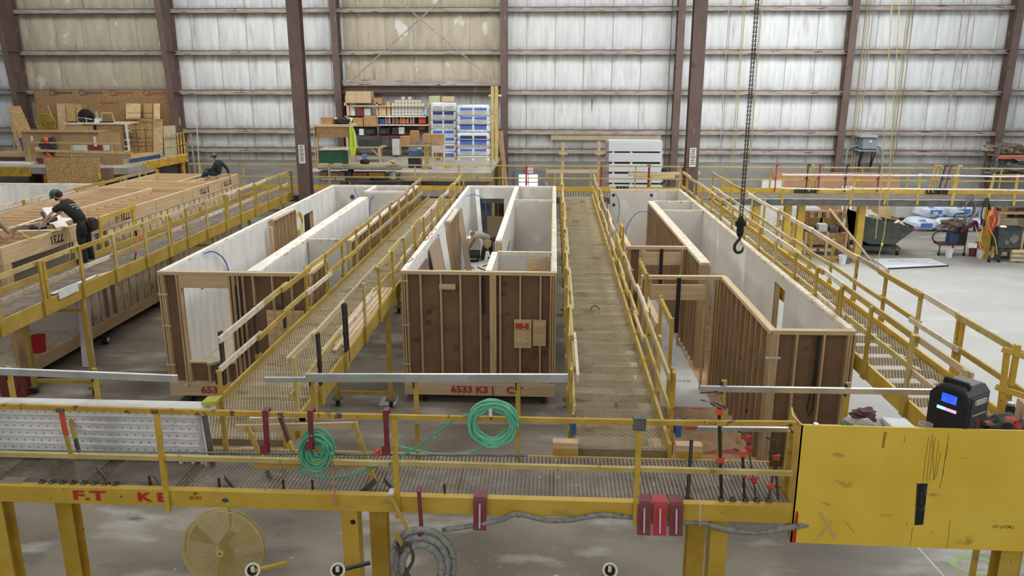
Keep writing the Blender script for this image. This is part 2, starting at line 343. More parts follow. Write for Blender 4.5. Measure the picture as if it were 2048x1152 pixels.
# free-standing columns in front of the far walkway
def hcol(px, py, w, label, sign):
    p = gy(px, py, 32.75); x = p.x; b = MB()
    b.box(x - w / 2, 32.5, 0, x + w / 2, 32.53, 13); b.box(x - w / 2, 32.97, 0, x + w / 2, 33, 13); b.box(x - .015, 32.53, 0, x + .015, 32.97, 13); b.box(x - .35, 32.4, 0, x + .35, 33.1, .04)
    tag(b.out('hall_column', STEELB), label, 'column', 'building columns')
    t = thing('notice_sheet', sign[0], 'sign', (x, 32.49, sign[1])); pl = box('sheet', WHITE, x - sign[3], 32.47, sign[1], x + sign[3], 32.495, sign[2], t)
    for i in range(9):
        z = sign[2] - .06 - i * (sign[2] - sign[1] - .1) / 9; q = sign[3] * random.uniform(.5, .85)
        box('text_line', mat('notice_blue', '3c4f80') if i == 4 else INK, x - q, 32.465, z - (.022 if i == 4 else .012), x + q, 32.471, z + .012, t)
hcol(607, 300, .5, 'tall brown steel hall column rising behind the left catwalk', ('long white paper notice on the left hall column', 4.0, 4.75, .13))
hcol(1384, 300, .5, 'tall brown steel hall column rising behind the right catwalk', ('white notice with a blue line on the right hall column', 3.95, 4.7, .13))
# wall bracing in the storage bay
def rod(p, q, r=.02):
    t = MB().cyl(p, q, r, 8); return t
br = rod(gy(690, 172, 43.3), gy(882, 0, 43.3), .03).out('brace_rod', GIRT); tag(br, 'steel brace rod rising to the right above the storage shelves', 'brace rod')
br = rod(gy(990, 164, 43.1), gy(790, -5, 43.1), .03).out('brace_rod', GIRT); tag(br, 'steel brace rod rising to the left above the storage shelves', 'brace rod')
# exit doors in the back wall
t = gy(1038, 349, 43.8); t2 = gy(1075, 372, 43.8)
dx0, dx1, dz1, dz0 = t.x, t2.x, t.z, t2.z
df = MB(); df.box(dx0 - .25, 43.78, 0, dx1 + .25, 43.86, dz1 + .22); d = df.out('door_1', mat('grey_door', '77797a', '84868a')); struct(d)
gl = mat('daylight_pane', 'ffffff', emit=('eef4ff', 2.2))
xm = (dx0 + dx1) / 2; zm = (dz0 + dz1) / 2 - .1
wn = thing('window_1', None, None, (xm, 43.77, dz0 - .5)); del ORG[wn.name]; ORG[wn.name] = wn.location.copy(); struct(wn)
pane = MB()
for a, c in ((dx0, xm - .02), (xm + .02, dx1)):
    for e, f in ((dz0 - .5, zm - .02), (zm + .02, dz1)): pane.box(a, 43.76, e, c, 43.775, f)
pane.out('pane', gl, wn)
MB().box(xm - .03, 43.74, dz0 - .5, xm + .03, 43.77, dz1).box(dx0, 43.74, zm - .03, dx1, 43.77, zm + .03).out('glazing_bar', mat('grey_door', '777'), wn)
p = gy(1059, 342, 43.6)
t = thing('exit_sign', 'small red and white exit sign above the bright door', 'sign', (p.x, p.y, p.z - .14))
box('housing', mat('exit_white', 'e0e0dc'), p.x - .2, 43.7, p.z - .14, p.x + .2, 43.9, p.z + .14, t)
text('EXIT', (p.x, 43.69, p.z), .2, mat('exit_red', 'd02020', emit=('e03028', .6)), t)
# ================================================================== wall builder shared by the house modules
WN = [0]
def wallseg(par, a, b, z0=.5, z1=3.2, th=.12, studs=True, sp=.406, left=None, right=None, opens=(), plate=None, sm=PZ, ends=1, hdr=.28, pt=.076, first=0.0):
    """a framed wall from a to b. left/right = 'dry', 'taped' or None (board on that side); opens = (u0, u1, zlow, zhigh)"""
    a, b = Vector((a[0], a[1], 0)), Vector((b[0], b[1], 0)); d = (b - a); Ln = d.length; d.normalize(); n = Vector((-d.y, d.x, 0)); h = th / 2
    plate = plate or (PX if abs(d.x) > .5 else PY); opens = sorted(opens); WN[0] += 1; z1 = z1 + .0011 * (WN[0] % 9); z0 = z0 + .0003 * (WN[0] % 7)
    def blk(mb, u0, u1, s0, s1, za, zb):
        p = [a + d * u + n * s for u, s in ((u0, s0), (u1, s0), (u1, s1), (u0, s1))]
        mb.add([(q.x, q.y, za) for q in p] + [(q.x, q.y, zb) for q in p], [(0, 3, 2, 1), (4, 5, 6, 7), (0, 1, 5, 4), (1, 2, 6, 5), (2, 3, 7, 6), (3, 0, 4, 7)])
    def B(name, mt, *r):
        mb = MB(); blk(mb, *r); return mb.out(name, mt, par)
    B('top_plate', plate, 0, Ln, -h - .002, h + .002, z1 - .038, z1)
    if pt > .05: B('top_plate', plate, .03, Ln - .03, -h, h, z1 - .077, z1 - .0385)
    u = 0.0; cuts = []
    for o in opens:
        if o[2] <= z0 + .05: cuts.append((u, o[0])); u = o[1]
    cuts.append((u, Ln))
    for c in cuts:
        if c[1] - c[0] > .05: B('bottom_plate', plate, c[0], c[1], -h, h, z0, z0 + .038)
    zt = z1 - (.078 if pt > .05 else .039); zb = z0 + .039
    if studs:
        us = [.02] + ([.075, .13] if ends > 1 else []); u = first or sp
        while u < Ln - .12: us.append(u); u += sp
        us += [Ln - .02] + ([Ln - .075, Ln - .13] if ends > 1 else [])
        for u in us:
            if any(o[0] - .05 < u < o[1] + .05 for o in opens): continue
            j = random.uniform(-.006, .006); B('stud', sm, u - .019 + j, u + .019 + j, -h + .002, h - .004, zb, zt)
        for o in opens:
            for uu in (o[0] - .025, o[1] + .025): B('stud', sm, uu - .019, uu + .019, -h + .002, h - .004, zb, zt)
            top = min(zt, o[3] + hdr)
            B('header', plate, o[0] - .004, o[1] + .004, -h - .004, h - .03, o[3], top)
            if o[2] > z0 + .1:
                B('sill', plate, o[0], o[1], -h, h, o[2] - .038, o[2])
                k = o[0] + .02
                while k < o[1]:
                    B('cripple_stud', sm, k - .019, k + .019, -h, h, zb, o[2] - .04); k += sp
    else:
        for uu in (.02, Ln - .02): B('stud', sm, uu - .019, uu + .019, -h, h, zb, zt)
        for o in opens:
            for uu in (o[0] - .02, o[1] + .02): B('stud', sm, uu - .019, uu + .019, -h, h, zb, zt)
            B('header', plate, o[0], o[1], -h, h, o[3], min(zt, o[3] + .12))
            if o[2] > z0 + .1: B('sill', plate, o[0], o[1], -h, h, o[2] - .038, o[2])
    for side, kind in ((1, left), (-1, right)):
        if not kind: continue
        def boards(s0, s1, name, mt):
            mb = MB(); u = .015
            for o in opens:
                blk(mb, u, o[0], s0, s1, zb - .03, zt)
                if o[3] < zt - .02: blk(mb, o[0], o[1], s0, s1, o[3], zt)
                if o[2] > z0 + .1: blk(mb, o[0], o[1], s0, s1, zb - .03, o[2])
                u = o[1]
            blk(mb, u, Ln - .015, s0, s1, zb - .03, zt); mb.out(name, mt, par)
        e = h
        if studs: boards(side * (e + .001), side * (e + .007), 'paper_backing', BROWN)
        boards(side * (e + .0075), side * (e + .02), 'gypsum_panel', DRYW if kind == 'taped' else DRY)
def floor_deck(par, x0, x1, y0, y1, z0=.2, z1=.5, top=None, holes=None):
    e = .001
    box('rim_board', PX, x0, y0, z0, x1, y0 + .04, z1 - .02, par); box('rim_board', PX, x0, y1 - .04, z0, x1, y1, z1 - .02, par)
    box('rim_board', PY, x0, y0 + .04 + e, z0, x0 + .04, y1 - .04 - e, z1 - .02, par); box('rim_board', PY, x1 - .04, y0 + .04 + e, z0, x1, y1 - .04 - e, z1 - .02, par)
    box('subfloor', top or PLY, x0, y0, z1 - .019, x1, y1, z1, par)
    for x in (x0 + .45, x1 - .3):
        for y in (y0 + .12, (y0 + y1) / 2, y1 - .4):
            w_ = MB().cyl((x - .03, y, .1), (x + .03, y, .1), .1, 16).out('dolly_wheel', BLACK, par)
            box('dolly_fork', DARK, x - .05, y - .05, .1, x - .035, y + .05, .2, w_); box('dolly_fork', DARK, x + .035, y - .05, .1, x + .05, y + .05, .2, w_)
def conduit(par, pts, r=.014, mt=BLUE):
    return MB().tube(smoothpts(pts, 6), r, 8).out('conduit', mt, par)
def strap(par, x, y, z0, z1, w=.07, name='strap'):
    return MB().box(x - w / 2, y - .012, z0, x + w / 2, y - .004, z1).out(name, BLACK, par)
# ------------------------------------------------------------------ centre module
M3 = thing('house_module', 'open-topped house module in the centre with closed brown-backed end wall', 'house module', (-1.7, 24.7, 0), 0, None)
floor_deck(M3, -3.45, .1, 17.5, 32.05, top=mat('white_floor_film', 'c6c6c2', 'd6d6d3', rough=.5, scale=(2, 2, 2)))
wallseg(M3, (-3.45, 17.56), (.1, 17.56), left='dry', ends=2, sp=.455, opens=())
box('header', PX, -2.57, 17.495, 2.78, -2.2, 17.55, 2.9, M3)                     # short block between two studs
box('stud', PZ, -1.42, 17.49, .54, -1.27, 17.53, 3.12, M3)                       # flatwise stud
bb_ = box('backing_block', PLY, -.86, 17.5, 1.4, -.46, 17.545, 2.08, M3); box('backing_block', PLY, -.43, 17.5, 1.46, -.13, 17.545, 2.08, M3)
text('88-8', (-.68, 17.485, 1.93), .17, SPRAY, bb_, bold=.008)
text('6533 K3 |    C.T', (-1.5, 17.488, .345), .23, SPRAY, M3, sx=1.12, bold=.007)
for x, z, s in ((-2.85, 2.2, '28'), (-2.87, 1.95, '28'), (-1.11, 2.9, '28'), (-1.1, 2.65, '83'), (-1.5, 1.6, '28')):
    text(s, (x, 17.618, z), .15, mat('faint_stamp', '4a3626'), M3, rx=PI / 2, ry=0)
strap(M3, -1.57, 17.5, 2.2, 3.1)
MB().box(-3.3, 17.47, .42, -3.24, 17.5, .52).out('tag_plate', GALV, M3)
for z in (2.95, 1.9, .95): MB().box(-3.46, 17.485, z, -3.28, 17.5, z + .03).out('metal_tie', GALV, M3)
wallseg(M3, (-3.39, 31.9), (-3.39, 17.62), left='taped', plate=WPLATE)
wallseg(M3, (.04, 17.62), (.04, 31.9), left='dry', plate=DUSTY)
wallseg(M3, (.1, 31.97), (-3.45, 31.97), left='dry', plate=WPLATE, opens=((2.08, 3.1, .5, 2.7),))
wallseg(M3, (-1.45, 17.64), (-1.45, 19.6), left='taped', right='dry', plate=WPLATE, studs=False, th=.14)
wallseg(M3, (-1.46, 21.05), (-1.46, 31.85), left='taped', right='dry', plate=WPLATE, studs=False, th=.16)
wallseg(M3, (-1.38, 19.66), (-.02, 19.66), right='dry', plate=DUSTY, studs=False, th=.1)
wallseg(M3, (-1.37, 28.32), (-.02, 28.32), left='dry', right='dry', plate=DUSTY, studs=False, th=.1)
box('access_panel', PLY, -.62, 19.57, 2.1, -.3, 19.585, 3.05, M3); box('stud', PZ, -.24, 19.56, .5, -.08, 19.59, 3.1, M3)
wallseg(M3, (-3.2, 26.3), (-3.2, 24.0), sp=.22, sm=PSTUD, right=None, th=.14, z1=3.2, plate=DUSTY)
conduit(M3, [(-3.25, 29.6, 3.12), (-2.95, 29.8, 3.16), (-2.62, 30.1, 2.9), (-2.55, 30.2, 2.3)])
conduit(M3, [(-1.2, 22.0, 3.0), (-1.3, 21.6, 2.5), (-1.33, 21.3, 1.8)], .012, DARK)
conduit(M3, [(-1.3, 21.2, 1.4), (-1.2, 21.25, 1.3), (-1.25, 21.2, 1.1)], .03, BLUE)
for i, p in enumerate((18.3, 20.9, 21.5, 22.2)):                                   # red chalk scribbles on the left plate
    MB().bar((-3.43, p, 3.214), (-3.36, p + .4, 3.214), .02, .004).bar((-3.36, p + .4, 3.216), (-3.42, p + .5, 3.216), .02, .004).out('red_chalk_mark', SPRAY, M3)
# ------------------------------------------------------------------ second module (left)
M2 = thing('house_module', 'open-topped house module with door-sized window gap in its end wall, left of centre', 'house module', (-7.1, 24.5, 0))
floor_deck(M2, -8.95, -5.42, 17.15, 31.95, top=mat('dusty_subfloor', 'b5a68e', 'c8bda8', rough=.9, scale=(2, 2, 2)))
wallseg(M2, (-8.95, 17.21), (-5.42, 17.21), left='dry', ends=2, sp=.44, opens=((.52, 1.62, 1.05, 2.83),), hdr=.29)
for x in (-7.22, -7.1, -6.98): box('stud', PSTUD, x - .02, 17.14, .54, x + .02, 17.17, 3.12, M2)
box('backing_block', PLY, -6.5, 17.16, 1.35, -5.62, 17.2, 2.32, M2); box('strap', BLACK, -7.17, 17.13, 1.2, -7.12, 17.14, 2.9, M2)
for z in (2.65, 1.9, .95): MB().box(-8.97, 17.135, z, -8.75, 17.15, z + .03).out('metal_tie', GALV, M2)
MB().cyl((-8.5, 17.0, .5), (-8.5, 17.1, .5), .03, 10).out('knob', GALV, M2)
text('653', (-8.0, 17.135, .35), .24, SPRAY, M2, sx=1.15, bold=.007)
wallseg(M2, (-8.89, 31.8), (-8.89, 17.28), left='taped', plate=WPLATE, opens=((3.1, 4.2, .5, 2.7),))
wallseg(M2, (-5.48, 20.9), (-5.48, 31.8), left='dry', plate=DUSTY, sp=.44)
wallseg(M2, (-5.48, 17.28), (-5.48, 18.6), left='dry', plate=PY)
wallseg(M2, (-5.42, 31.87), (-8.95, 31.87), left='dry', plate=WPLATE)
wallseg(M2, (-6.78, 17.3), (-6.9, 28.7), left='dry', right='taped', plate=WPLATE, studs=False, th=.3)
wallseg(M2, (-6.62, 21.0), (-5.55, 21.0), right='dry', left='dry', plate=DUSTY, studs=False, th=.1)
wallseg(M2, (-7.25, 30.2), (-5.55, 30.2), right='dry', left='dry', plate=WPLATE, studs=False, th=.1)
wallseg(M2, (-7.15, 31.8), (-7.15, 30.26), right='dry', left='dry', plate=WPLATE, studs=False, th=.13)
wallseg(M2, (-8.7, 26.25), (-8.7, 24.05), sp=.36, sm=PSTUD, th=.14, plate=DUSTY, left=None)
box('stud', PZ, -8.68, 23.7, .5, -8.6, 23.84, 3.0, M2)
conduit(M2, [gx(408, 507, -8.77), gx(425, 503, -8.72), gx(442, 512, -8.7), gx(452, 526, -8.72), gx(457, 541, -8.77)], .018)
conduit(M2, [(-8.0, 31.72, 3.12), (-7.95, 31.7, 3.0), (-7.8, 31.68, 2.65)]); conduit(M2, [(-6.85, 30.1, 3.05), (-7.0, 30.08, 2.8), (-7.08, 30.1, 2.1)])
MB().ball((-8.1, 31.74, 2.75), .09, 10, (1, .3, 1.1)).out('junction_box', mat('blue_box', '23406e'), M2)
for r in (.42, .38, .34, .3): MB().tube([(-8.79, 26.95 + r * math.cos(t), 2.55 + r * .9 * math.sin(t)) for t in (2 * PI * k / 22 for k in range(22))], .012, 6, True).out('yellow_cable_coil', mat('yellow_cable', 'c9b13e'), M2)
box('outlet', DARK, -8.79, 19.0, 2.3, -8.77, 19.05, 2.42, M2); box('outlet', DARK, -8.79, 21.2, 1.7, -8.77, 21.24, 1.82, M2)
# ------------------------------------------------------------------ right module, stepped, slightly turned
M4 = thing('house_module', 'stepped open-topped house module on the right with exposed stud walls and open side', 'house module', (4.5, 13.5, 0), math.radians(1.1))
PAPER = mat('printed_floor_paper', 'c6c6c4', 'd6d6d4', rough=.7, scale=(2, 2, 2))
floor_deck(M4, 2.05, 5.3, 13.5, 31.4, top=mat('pink_marked_subfloor', 'b18f6c', 'c7a683', rough=.85, scale=(3, 3, 3), spots=[('b3564a', (.9, 3.5, 1), .63, .02), ('ad5b52', (4, 1.1, 1), .655, .015), ('93765a', (6, 6, 1), .66, .05)]))
box('floor_paper', PAPER, 2.1, 17.5, .501, 3.55, 31.2, .506, M4); box('floor_paper', PAPER, 2.1, 16.4, .501, 3.6, 17.5, .5055, M4)
for i in range(13):
    y = 16.8 + i * 1.12; text(('18', 'OSB', '16')[i % 3], (2.6 + (i % 2) * .6, y, .509), .2 if i % 2 else .1, GREYI, M4, rx=0, thick=.001, rz=.1 * (-1) ** i)
wallseg(M4, (3.83, 13.56), (5.3, 13.56), left='dry', ends=2, sp=.46)                 # near end wall
wallseg(M4, (3.86, 17.45), (3.86, 13.5), left='dry', ends=2, sp=.38, sm=PSTUD)         # side wall of exposed studs
wallseg(M4, (2.05, 17.4), (3.86, 17.4), left=None, opens=((.22, 1.42, .5, 2.66),), hdr=.34, ends=2)
box('paper_backing', BROWN, 2.06, 17.47, .55, 2.2, 17.478, 3.1, M4)
wallseg(M4, (2.05, 20.55), (3.72, 20.55), left=None, opens=((.42, 1.42, .5, 2.72),), hdr=.33)
box('paper_backing', BROWN, 2.06, 20.62, .55, 2.4, 20.628, 3.1, M4)
strap(M4, 2.87, 17.32, 1.9, 3.17, .09); strap(M4, 2.95, 20.47, 1.8, 3.15, .09)
wallseg(M4, (3.72, 28.3), (3.72, 18.7), right=None, left='dry', sp=.36, sm=PSTUD, th=.22, plate=DUSTY, ends=2)
wallseg(M4, (5.24, 13.62), (5.24, 31.3), left='dry', plate=DUSTY, opens=((3.55, 4.35, 1.05, 2.95),), hdr=.12)
wallseg(M4, (3.84, 26.3), (5.18, 26.3), right='dry', left='dry', plate=DUSTY, studs=False, th=.1)
wallseg(M4, (3.84, 28.35), (5.18, 28.35), right='dry', plate=DUSTY, studs=False, th=.1)
box('stud', PZ, 5.2, 28.28, 2.4, 5.24, 28.42, 3.15, M4)
wallseg(M4, (5.3, 31.33), (2.55, 31.33), left='dry', plate=DUSTY)
wallseg(M4, (2.12, 20.62), (2.12, 22.9), right=None, left='dry', plate=PY)
wallseg(M4, (2.72, 14.9), (2.72, 16.2), z1=2.3, left=None, right=None, studs=True, plate=PY) if False else None
box('hanging_strap', BLACK, 4.62, 13.475, 2.2, 4.68, 13.49, 3.12, M4)
MB().tube([(4.62, 13.48, 2.3), (4.56, 13.47, 1.75), (4.6, 13.465, 1.62), (4.66, 13.47, 1.75), (4.66, 13.48, 2.3)], .014, 6).out('hanging_strap', BLACK, M4)
MB().box(3.76, 13.485, 2.68, 4.02, 13.5, 2.72).box(3.76, 13.485, 1.3, 4.02, 13.5, 1.34).out('metal_tie', GALV, M4)
conduit(M4, [(2.72, 31.15, 3.1), (2.86, 31.1, 2.8), (2.9, 31.1, 2.4), (2.85, 31.1, 1.9)])
conduit(M4, [(2.75, 27.2, 1.95), (2.8, 27.2, 2.5), (3.1, 27.2, 2.95), (3.45, 27.2, 3.0), (3.6, 27.2, 2.85)])
for x, z in ((2.68, 2.98), (2.7, 2.6), (4.15, 2.98)): MB().cyl((x, 31.245, z), (x, 31.235, z), .06, 12).out('outlet_hole', DARK, M4)
box('leaning_board', WHITE, 2.45, 20.7, .55, 2.62, 20.78, 2.55, M4)
# stub wall of the open side, beside the catwalk rail
wallseg(M4, (2.15, 15.3), (2.15, 17.3), z1=2.75, left='dry', right=None, plate=PY, studs=True)
# ------------------------------------------------------------------ far-left module seen from above: joist lid on it
ZT = 3.57
M1 = thing('house_module', 'house module on the left topped with open wooden joist framing and insulated side', 'house module', (-14.6, 24.5, 0))
xl, xr, yn, yf = -16.42, -12.95, 17.75, 32.35
box('rim_beam', PY, xr - .09, yn, ZT - .42, xr, yf, ZT, M1); box('rim_beam', PY, xl, yn, ZT - .42, xl + .07, yf, ZT, M1)
box('rim_beam', PX, xl + .071, yf - .07, ZT - .42, xr - .091, yf, ZT, M1); box('rim_beam', PX, xl + .071, yn, ZT - .42, xr - .091, yn + .07, ZT, M1)
box('cross_beam', PX, xl + .071, 28.0, ZT - .4, xr - .091, 28.09, ZT, M1); box('cross_beam', PX, xl + .071, 29.9, ZT - .4, xr - .091, 29.98, ZT, M1)
box('centre_beam', PY, -14.5, 19.6, ZT - .4, -14.38, 27.98, ZT, M1); box('centre_beam', PY, -14.4, 30.0, ZT - .38, -14.3, yf - .08, ZT, M1)
box('centre_beam', PY, -13.9, 30.0, ZT - .1, -13.8, yf - .08, ZT, M1)
y = 18.2
while y < 27.8:
    box('joist', PX, xl + .071, y, ZT - .36, -14.51 if y > 19.6 else xr - .091, y + .038, ZT - .13, M1)
    if y > 19.6: box('joist', PX, -14.37, y + .1, ZT - .36, xr - .091, y + .138, ZT - .13, M1)
    y += .5
box('lid_underside', mat('lid_board', 'a8926e', 'b8a37e', rough=.9), xl + .08, yn + .08, ZT - .42, xr - .1, yf - .08, ZT - .38, M1)
# floor, studs and batts of the side that faces the catwalk
floor_deck(M1, xl, xr, yn, yf, .28, .62, top=DUSTY)
yy = 20.6; k = 0
while yy < yf - .2:
    box('stud', PSTUD, xr - .11, yy - .02, .62, xr - .005, yy + .02, ZT - .42, M1)
    y1 = min(yy + .4, yf)
    b = MB(); n_ = 10; m_ = 4
    for i in range(n_ + 1):
        for j in range(m_ + 1):
            u, v = i / n_, j / m_; q = math.sin(PI * u) ** .4 if 0 < u < 1 else 0; r = math.sin(PI * v) ** .25 if 0 < v < 1 else .25
            b.v.append((xr - .03 + .07 * q * r + .015 * math.sin(9 * u + k * 2 + 5 * v), yy + .01 + (y1 - yy - .015) * v, .63 + (ZT - .44 - .63) * u))
    for i in range(n_):
        for j in range(m_): a = i * (m_ + 1) + j; b.f.append((a, a + 1, a + m_ + 2, a + m_ + 1))
    if k not in (2, 3): b.out('insulation_batt', BATT, M1)
    yy += .42; k += 1
box('gypsum_panel', DRY, xr - .13, 20.6, .62, xr - .115, yf - .05, ZT - .42, M1)
box('corner_post', PZ, xr - .12, yn + .01, .62, xr - .01, yn + .3, ZT - .42, M1)
box('inner_wall', DRY, xl + .8, 20.5, .62, xr - .13, 20.58, ZT - .43, M1); box('outer_wall', mat('far_board', '9c8a6c'), xl, yn, .62, xl + .08, yf, ZT - .42, M1)
box('end_wall', DRY, xl + .1, yf - .1, .62, xr - .02, yf - .02, ZT - .42, M1); box('gypsum_panel', DRY, -14.6, 18.6, .62, -14.58, 20.4, ZT - .43, M1)
def flipped(s, y, z, size): text(s, (xr + .004, y, z), size, INK, M1, mtx=Euler((PI / 2, 0, PI / 2)).to_matrix() @ Euler((0, 0, PI)).to_matrix(), bold=.006)
flipped('7731', 19.9, ZT - .2, .3); flipped('33', 21.3, ZT - .2, .3); flipped('7731 -1', 23.2, ZT - .2, .28); flipped('S 7731', 29.0, ZT - .2, .3); flipped('33 773', 31.2, ZT - .2, .28)
for y in (20.9, 21.3, 22.4, 23.7, 25.3, 27.2, 28.0, 29.4, 30.6): box('ink_line', INK, xr, y, ZT - .4, xr + .002, y + .015, ZT - .06, M1)
# far-left module, only its corner is in the picture
M0 = thing('house_module', 'white-walled house module cut by the left edge of the picture', 'house module', (-20.5, 24.5, 0))
floor_deck(M0, -22.8, -18.35, 17.8, 31.8, top=DUSTY)
wallseg(M0, (-18.4, 17.9), (-18.4, 31.7), left='taped', plate=WPLATE); wallseg(M0, (-18.4, 31.74), (-22.8, 31.74), left='taped', plate=WPLATE)
wallseg(M0, (-22.75, 31.7), (-22.75, 17.9), left='taped', plate=WPLATE); wallseg(M0, (-22.8, 17.86), (-18.4, 17.86), left='taped', plate=PX)
wallseg(M0, (-22.7, 26.0), (-18.5, 26.0), left='taped', right='taped', studs=False, plate=WPLATE)
# ================================================================== expanded metal decks
def zigzag(x0, x1, y0, y1, z, sw, lw, rib, along='y', name='mesh_deck', mt=None, parent=None):
    """strands of an expanded-metal sheet; sw/lw = short and long way of one diamond"""
    b = MB(); W = (x1 - x0) if along == 'y' else (y1 - y0); Ln = (y1 - y0) if along == 'y' else (x1 - x0)
    n = int(W / (sw / 2)); k = int(Ln / (lw / 2)); v = b.v; f = b.f
    for i in range(n + 1):
        base = i * sw / 2; s = len(v)
        for j in range(k + 1):
            ph = (j + i) % 2; c = base + (sw / 4 if ph else -sw / 4) * .9; l = j * lw / 2
            for e, dz in ((-rib / 2, 0), (rib / 2, 0), (rib / 2, -rib * .8)):
                q = min(max(c + e, 0), W)
                v.append((x0 + q, y0 + l, z + dz) if along == 'y' else (x0 + l, y0 + q, z + dz))
        for j in range(k): a = s + 3 * j; f += [(a, a + 1, a + 4, a + 3), (a + 1, a + 2, a + 5, a + 4)]
    return b.out(name, mt, parent, smooth=False)
def castor_leg(par, x, y, z1, y2=None, mt=YEL):
    par = box('support_leg', mt, x - .05, y - .05, .2, x + .05, y + .05, z1, par)
    box('foot_plate', GSTEEL, x - .12, y - .12, .18, x + .12, y + .12, .2, par)
    MB().cyl((x - .03, y, .09), (x + .03, y, .09), .09, 16).out('castor', BLACK, par)
    MB().box(x - .05, y - .03, .09, x - .04, y + .03, .18).box(x + .04, y - .03, .09, x + .05, y + .03, .18).out('castor_fork', GSTEEL, par)
RAILM = [YELP, DUSTY, YEL, GREYWOOD, YELP, PY]; JOISTT = mat('tan_joist', '7c6f55', '8d8066')
def catwalk(nm, label, x0, x1, y0, y1, left, right, seed, z=2.65, legs=(17.3, 24.5, 31), sw=.05, lw=.13, rib=.012, rot=0, deckm=None, lr=None, rr=None, blackposts=(), toe=.1, beam=YEL, rh=.98):
    rnd = random.Random(seed)
    t = thing('catwalk', label, 'catwalk', ((x0 + x1) / 2, y0, 0), rot)
    for x in (x0, x1 - .045): box('side_beam', beam, x, y0, z - .19, x + .045, y1, z + toe, t)
    zigzag(x0 + .045, x1 - .045, y0 + .01, y1 - .02, z, sw, lw, rib, 'y', mt=deckm or MESHY, parent=t)
    y = y0 + .1
    while y < y1: box('cross_joist', JOISTT, x0 + .046, y, z - .15, x1 - .046, y + .05, z - .012, t); y += .62
    for side, posts, rl in ((-1, left, lr), (1, right, rr)):
        if not posts: continue
        xp = x0 - .045 if side < 0 else x1 + .005
        xi = x0 + .05 if side < 0 else x1 - .09
        for i, y in enumerate(posts):
            bl = (side, i) in blackposts; pm = DARK if bl else rnd.choice([YEL, YEL, YELD, YELP])
            po_ = box('post', pm, xp, y - .05, z - .1, xp + .04, y + .05, z + rh + .04 + rnd.uniform(-.02, .03), t)
            box('post_socket', YEL, xp - .012 if side < 0 else xp - .012, y - .075, z - .17, xp + .052, y + .075, z + .16, po_)
            if rnd.random() < .35: box('post', DARK if bl else YELD, xp, y + .09, z - .1, xp + .04, y + .17, z + 1.0, t)
        gaps = rl or [(0, len(posts) - 1)]
        for g0, g1 in gaps:
            i = g0; nsp = [0, 1]
            while i < g1:
                j = min(i + rnd.choice([1, 1, 2]), g1)
                for hz, wd in ((rh, .1), (rh / 2 + .01, .09)):
                    dz0, dz1 = rnd.uniform(-.02, .02), rnd.uniform(-.02, .02)
                    rm = rnd.choice(RAILM); off = .039 * nsp[hz > .7]; nsp[hz > .7] ^= 1
                    xr_ = xp - .022 - off if side > 0 else xp + .062 + off
                    MB().bar((xr_, posts[i] - rnd.uniform(.05, .25), z + hz + dz0), (xr_, posts[j] + rnd.uniform(.05, .2), z + hz + dz1), .038, wd).out('top_rail' if hz > .7 else 'mid_rail', rm, t)
                i = j
    for y in legs:
        for x in (x0 + .1, x1 - .1): castor_leg(t, x, y, z - .19)
        box('leg_brace', YEL, x0 + .16, y - .03, .3, x1 - .16, y + .03, .38, t); box('leg_brace', YEL, x0 + .16, y - .03, 2.1, x1 - .16, y + .03, 2.18, t)
    return t
fr = lambda a, n, s=1.45: [a + s * i for i in range(n)]
C3 = catwalk('c3', 'long straight catwalk with tan mesh deck right of the centre module', .3, 1.62, 9.85, 32.9, fr(10.15, 16, 1.47), fr(10.15, 16, 1.47), 3, legs=(17.4, 24.8, 32), sw=.036, lw=.1, rib=.007)
C2 = catwalk('c2', 'catwalk between the left and centre modules with mixed yellow and bare wood rails', -5.08, -3.62, 9.9, 32.2, fr(11.5, 14), [10.4, 11.55, 13.1, 14.6, 15.95, 17.4, 18.9, 20.4, 21.8, 23.3, 24.7, 26.2, 27.6, 29.0, 30.4, 31.8], 5, legs=(17.2, 24.8, 31.5), sw=.044, lw=.12, rib=.008, blackposts=((-1, 0), (-1, 1), (1, 1), (1, 2), (-1, 2)))
C1 = catwalk('c1', 'catwalk at the left with grey deck on which the man in black stands', -12.62, -10.92, 11.5, 33.0, [], [14.6, 16.03, 17.5, 18.95, 20.5, 21.8, 23.0, 24.4, 25.9, 27.2, 28.6, 30.0, 31.4, 32.7], 8, legs=(17.55, 25.0, 32), sw=.06, lw=.15, rib=.017, deckm=MESHG, toe=.14)
for y in (17.0, 18.6, 20.9, 23.2, 25.5, 27.8): box('post_socket', YEL, -12.66, y - .07, 2.5, -12.6, y + .07, 2.95, C1)
for y0_, y1_ in ((21.4, 23.2),):
    for y in (y0_, y1_): box('post', YELB, -12.64, y - .05, 2.6, -12.6, y + .05, 3.7, C1)
    MB().bar((-12.58, y0_ - .1, 3.62), (-12.58, y1_ + .1, 3.66), .04, .12).out('top_rail', YELB, C1); MB().bar((-12.58, y0_ - .1, 3.1), (-12.58, y1_ + .1, 3.12), .04, .07).out('mid_rail', YELP, C1)
C4 = catwalk('c4', 'catwalk along the right side of the stepped module, above the pale floor', 5.42, 6.66, 9.3, 32.6, [10.1, 11.6, 13.15, 14.5, 15.9, 17.3, 18.8, 20.3, 21.8, 23.3, 24.8, 26.3, 27.8, 29.3, 30.8, 32.2], fr(9.7, 16, 1.5), 11, legs=(17.2, 24.8, 31.8), sw=.05, lw=.13, rib=.008, rh=1.08, rot=math.radians(.8), beam=YELB)
C0 = catwalk('c0', 'catwalk behind the joist-topped module at far left', -18.15, -16.7, 15.5, 33.0, [], fr(17.0, 12), 13, legs=(18, 25, 32), sw=.07, lw=.18, rib=.02, deckm=MESHG)
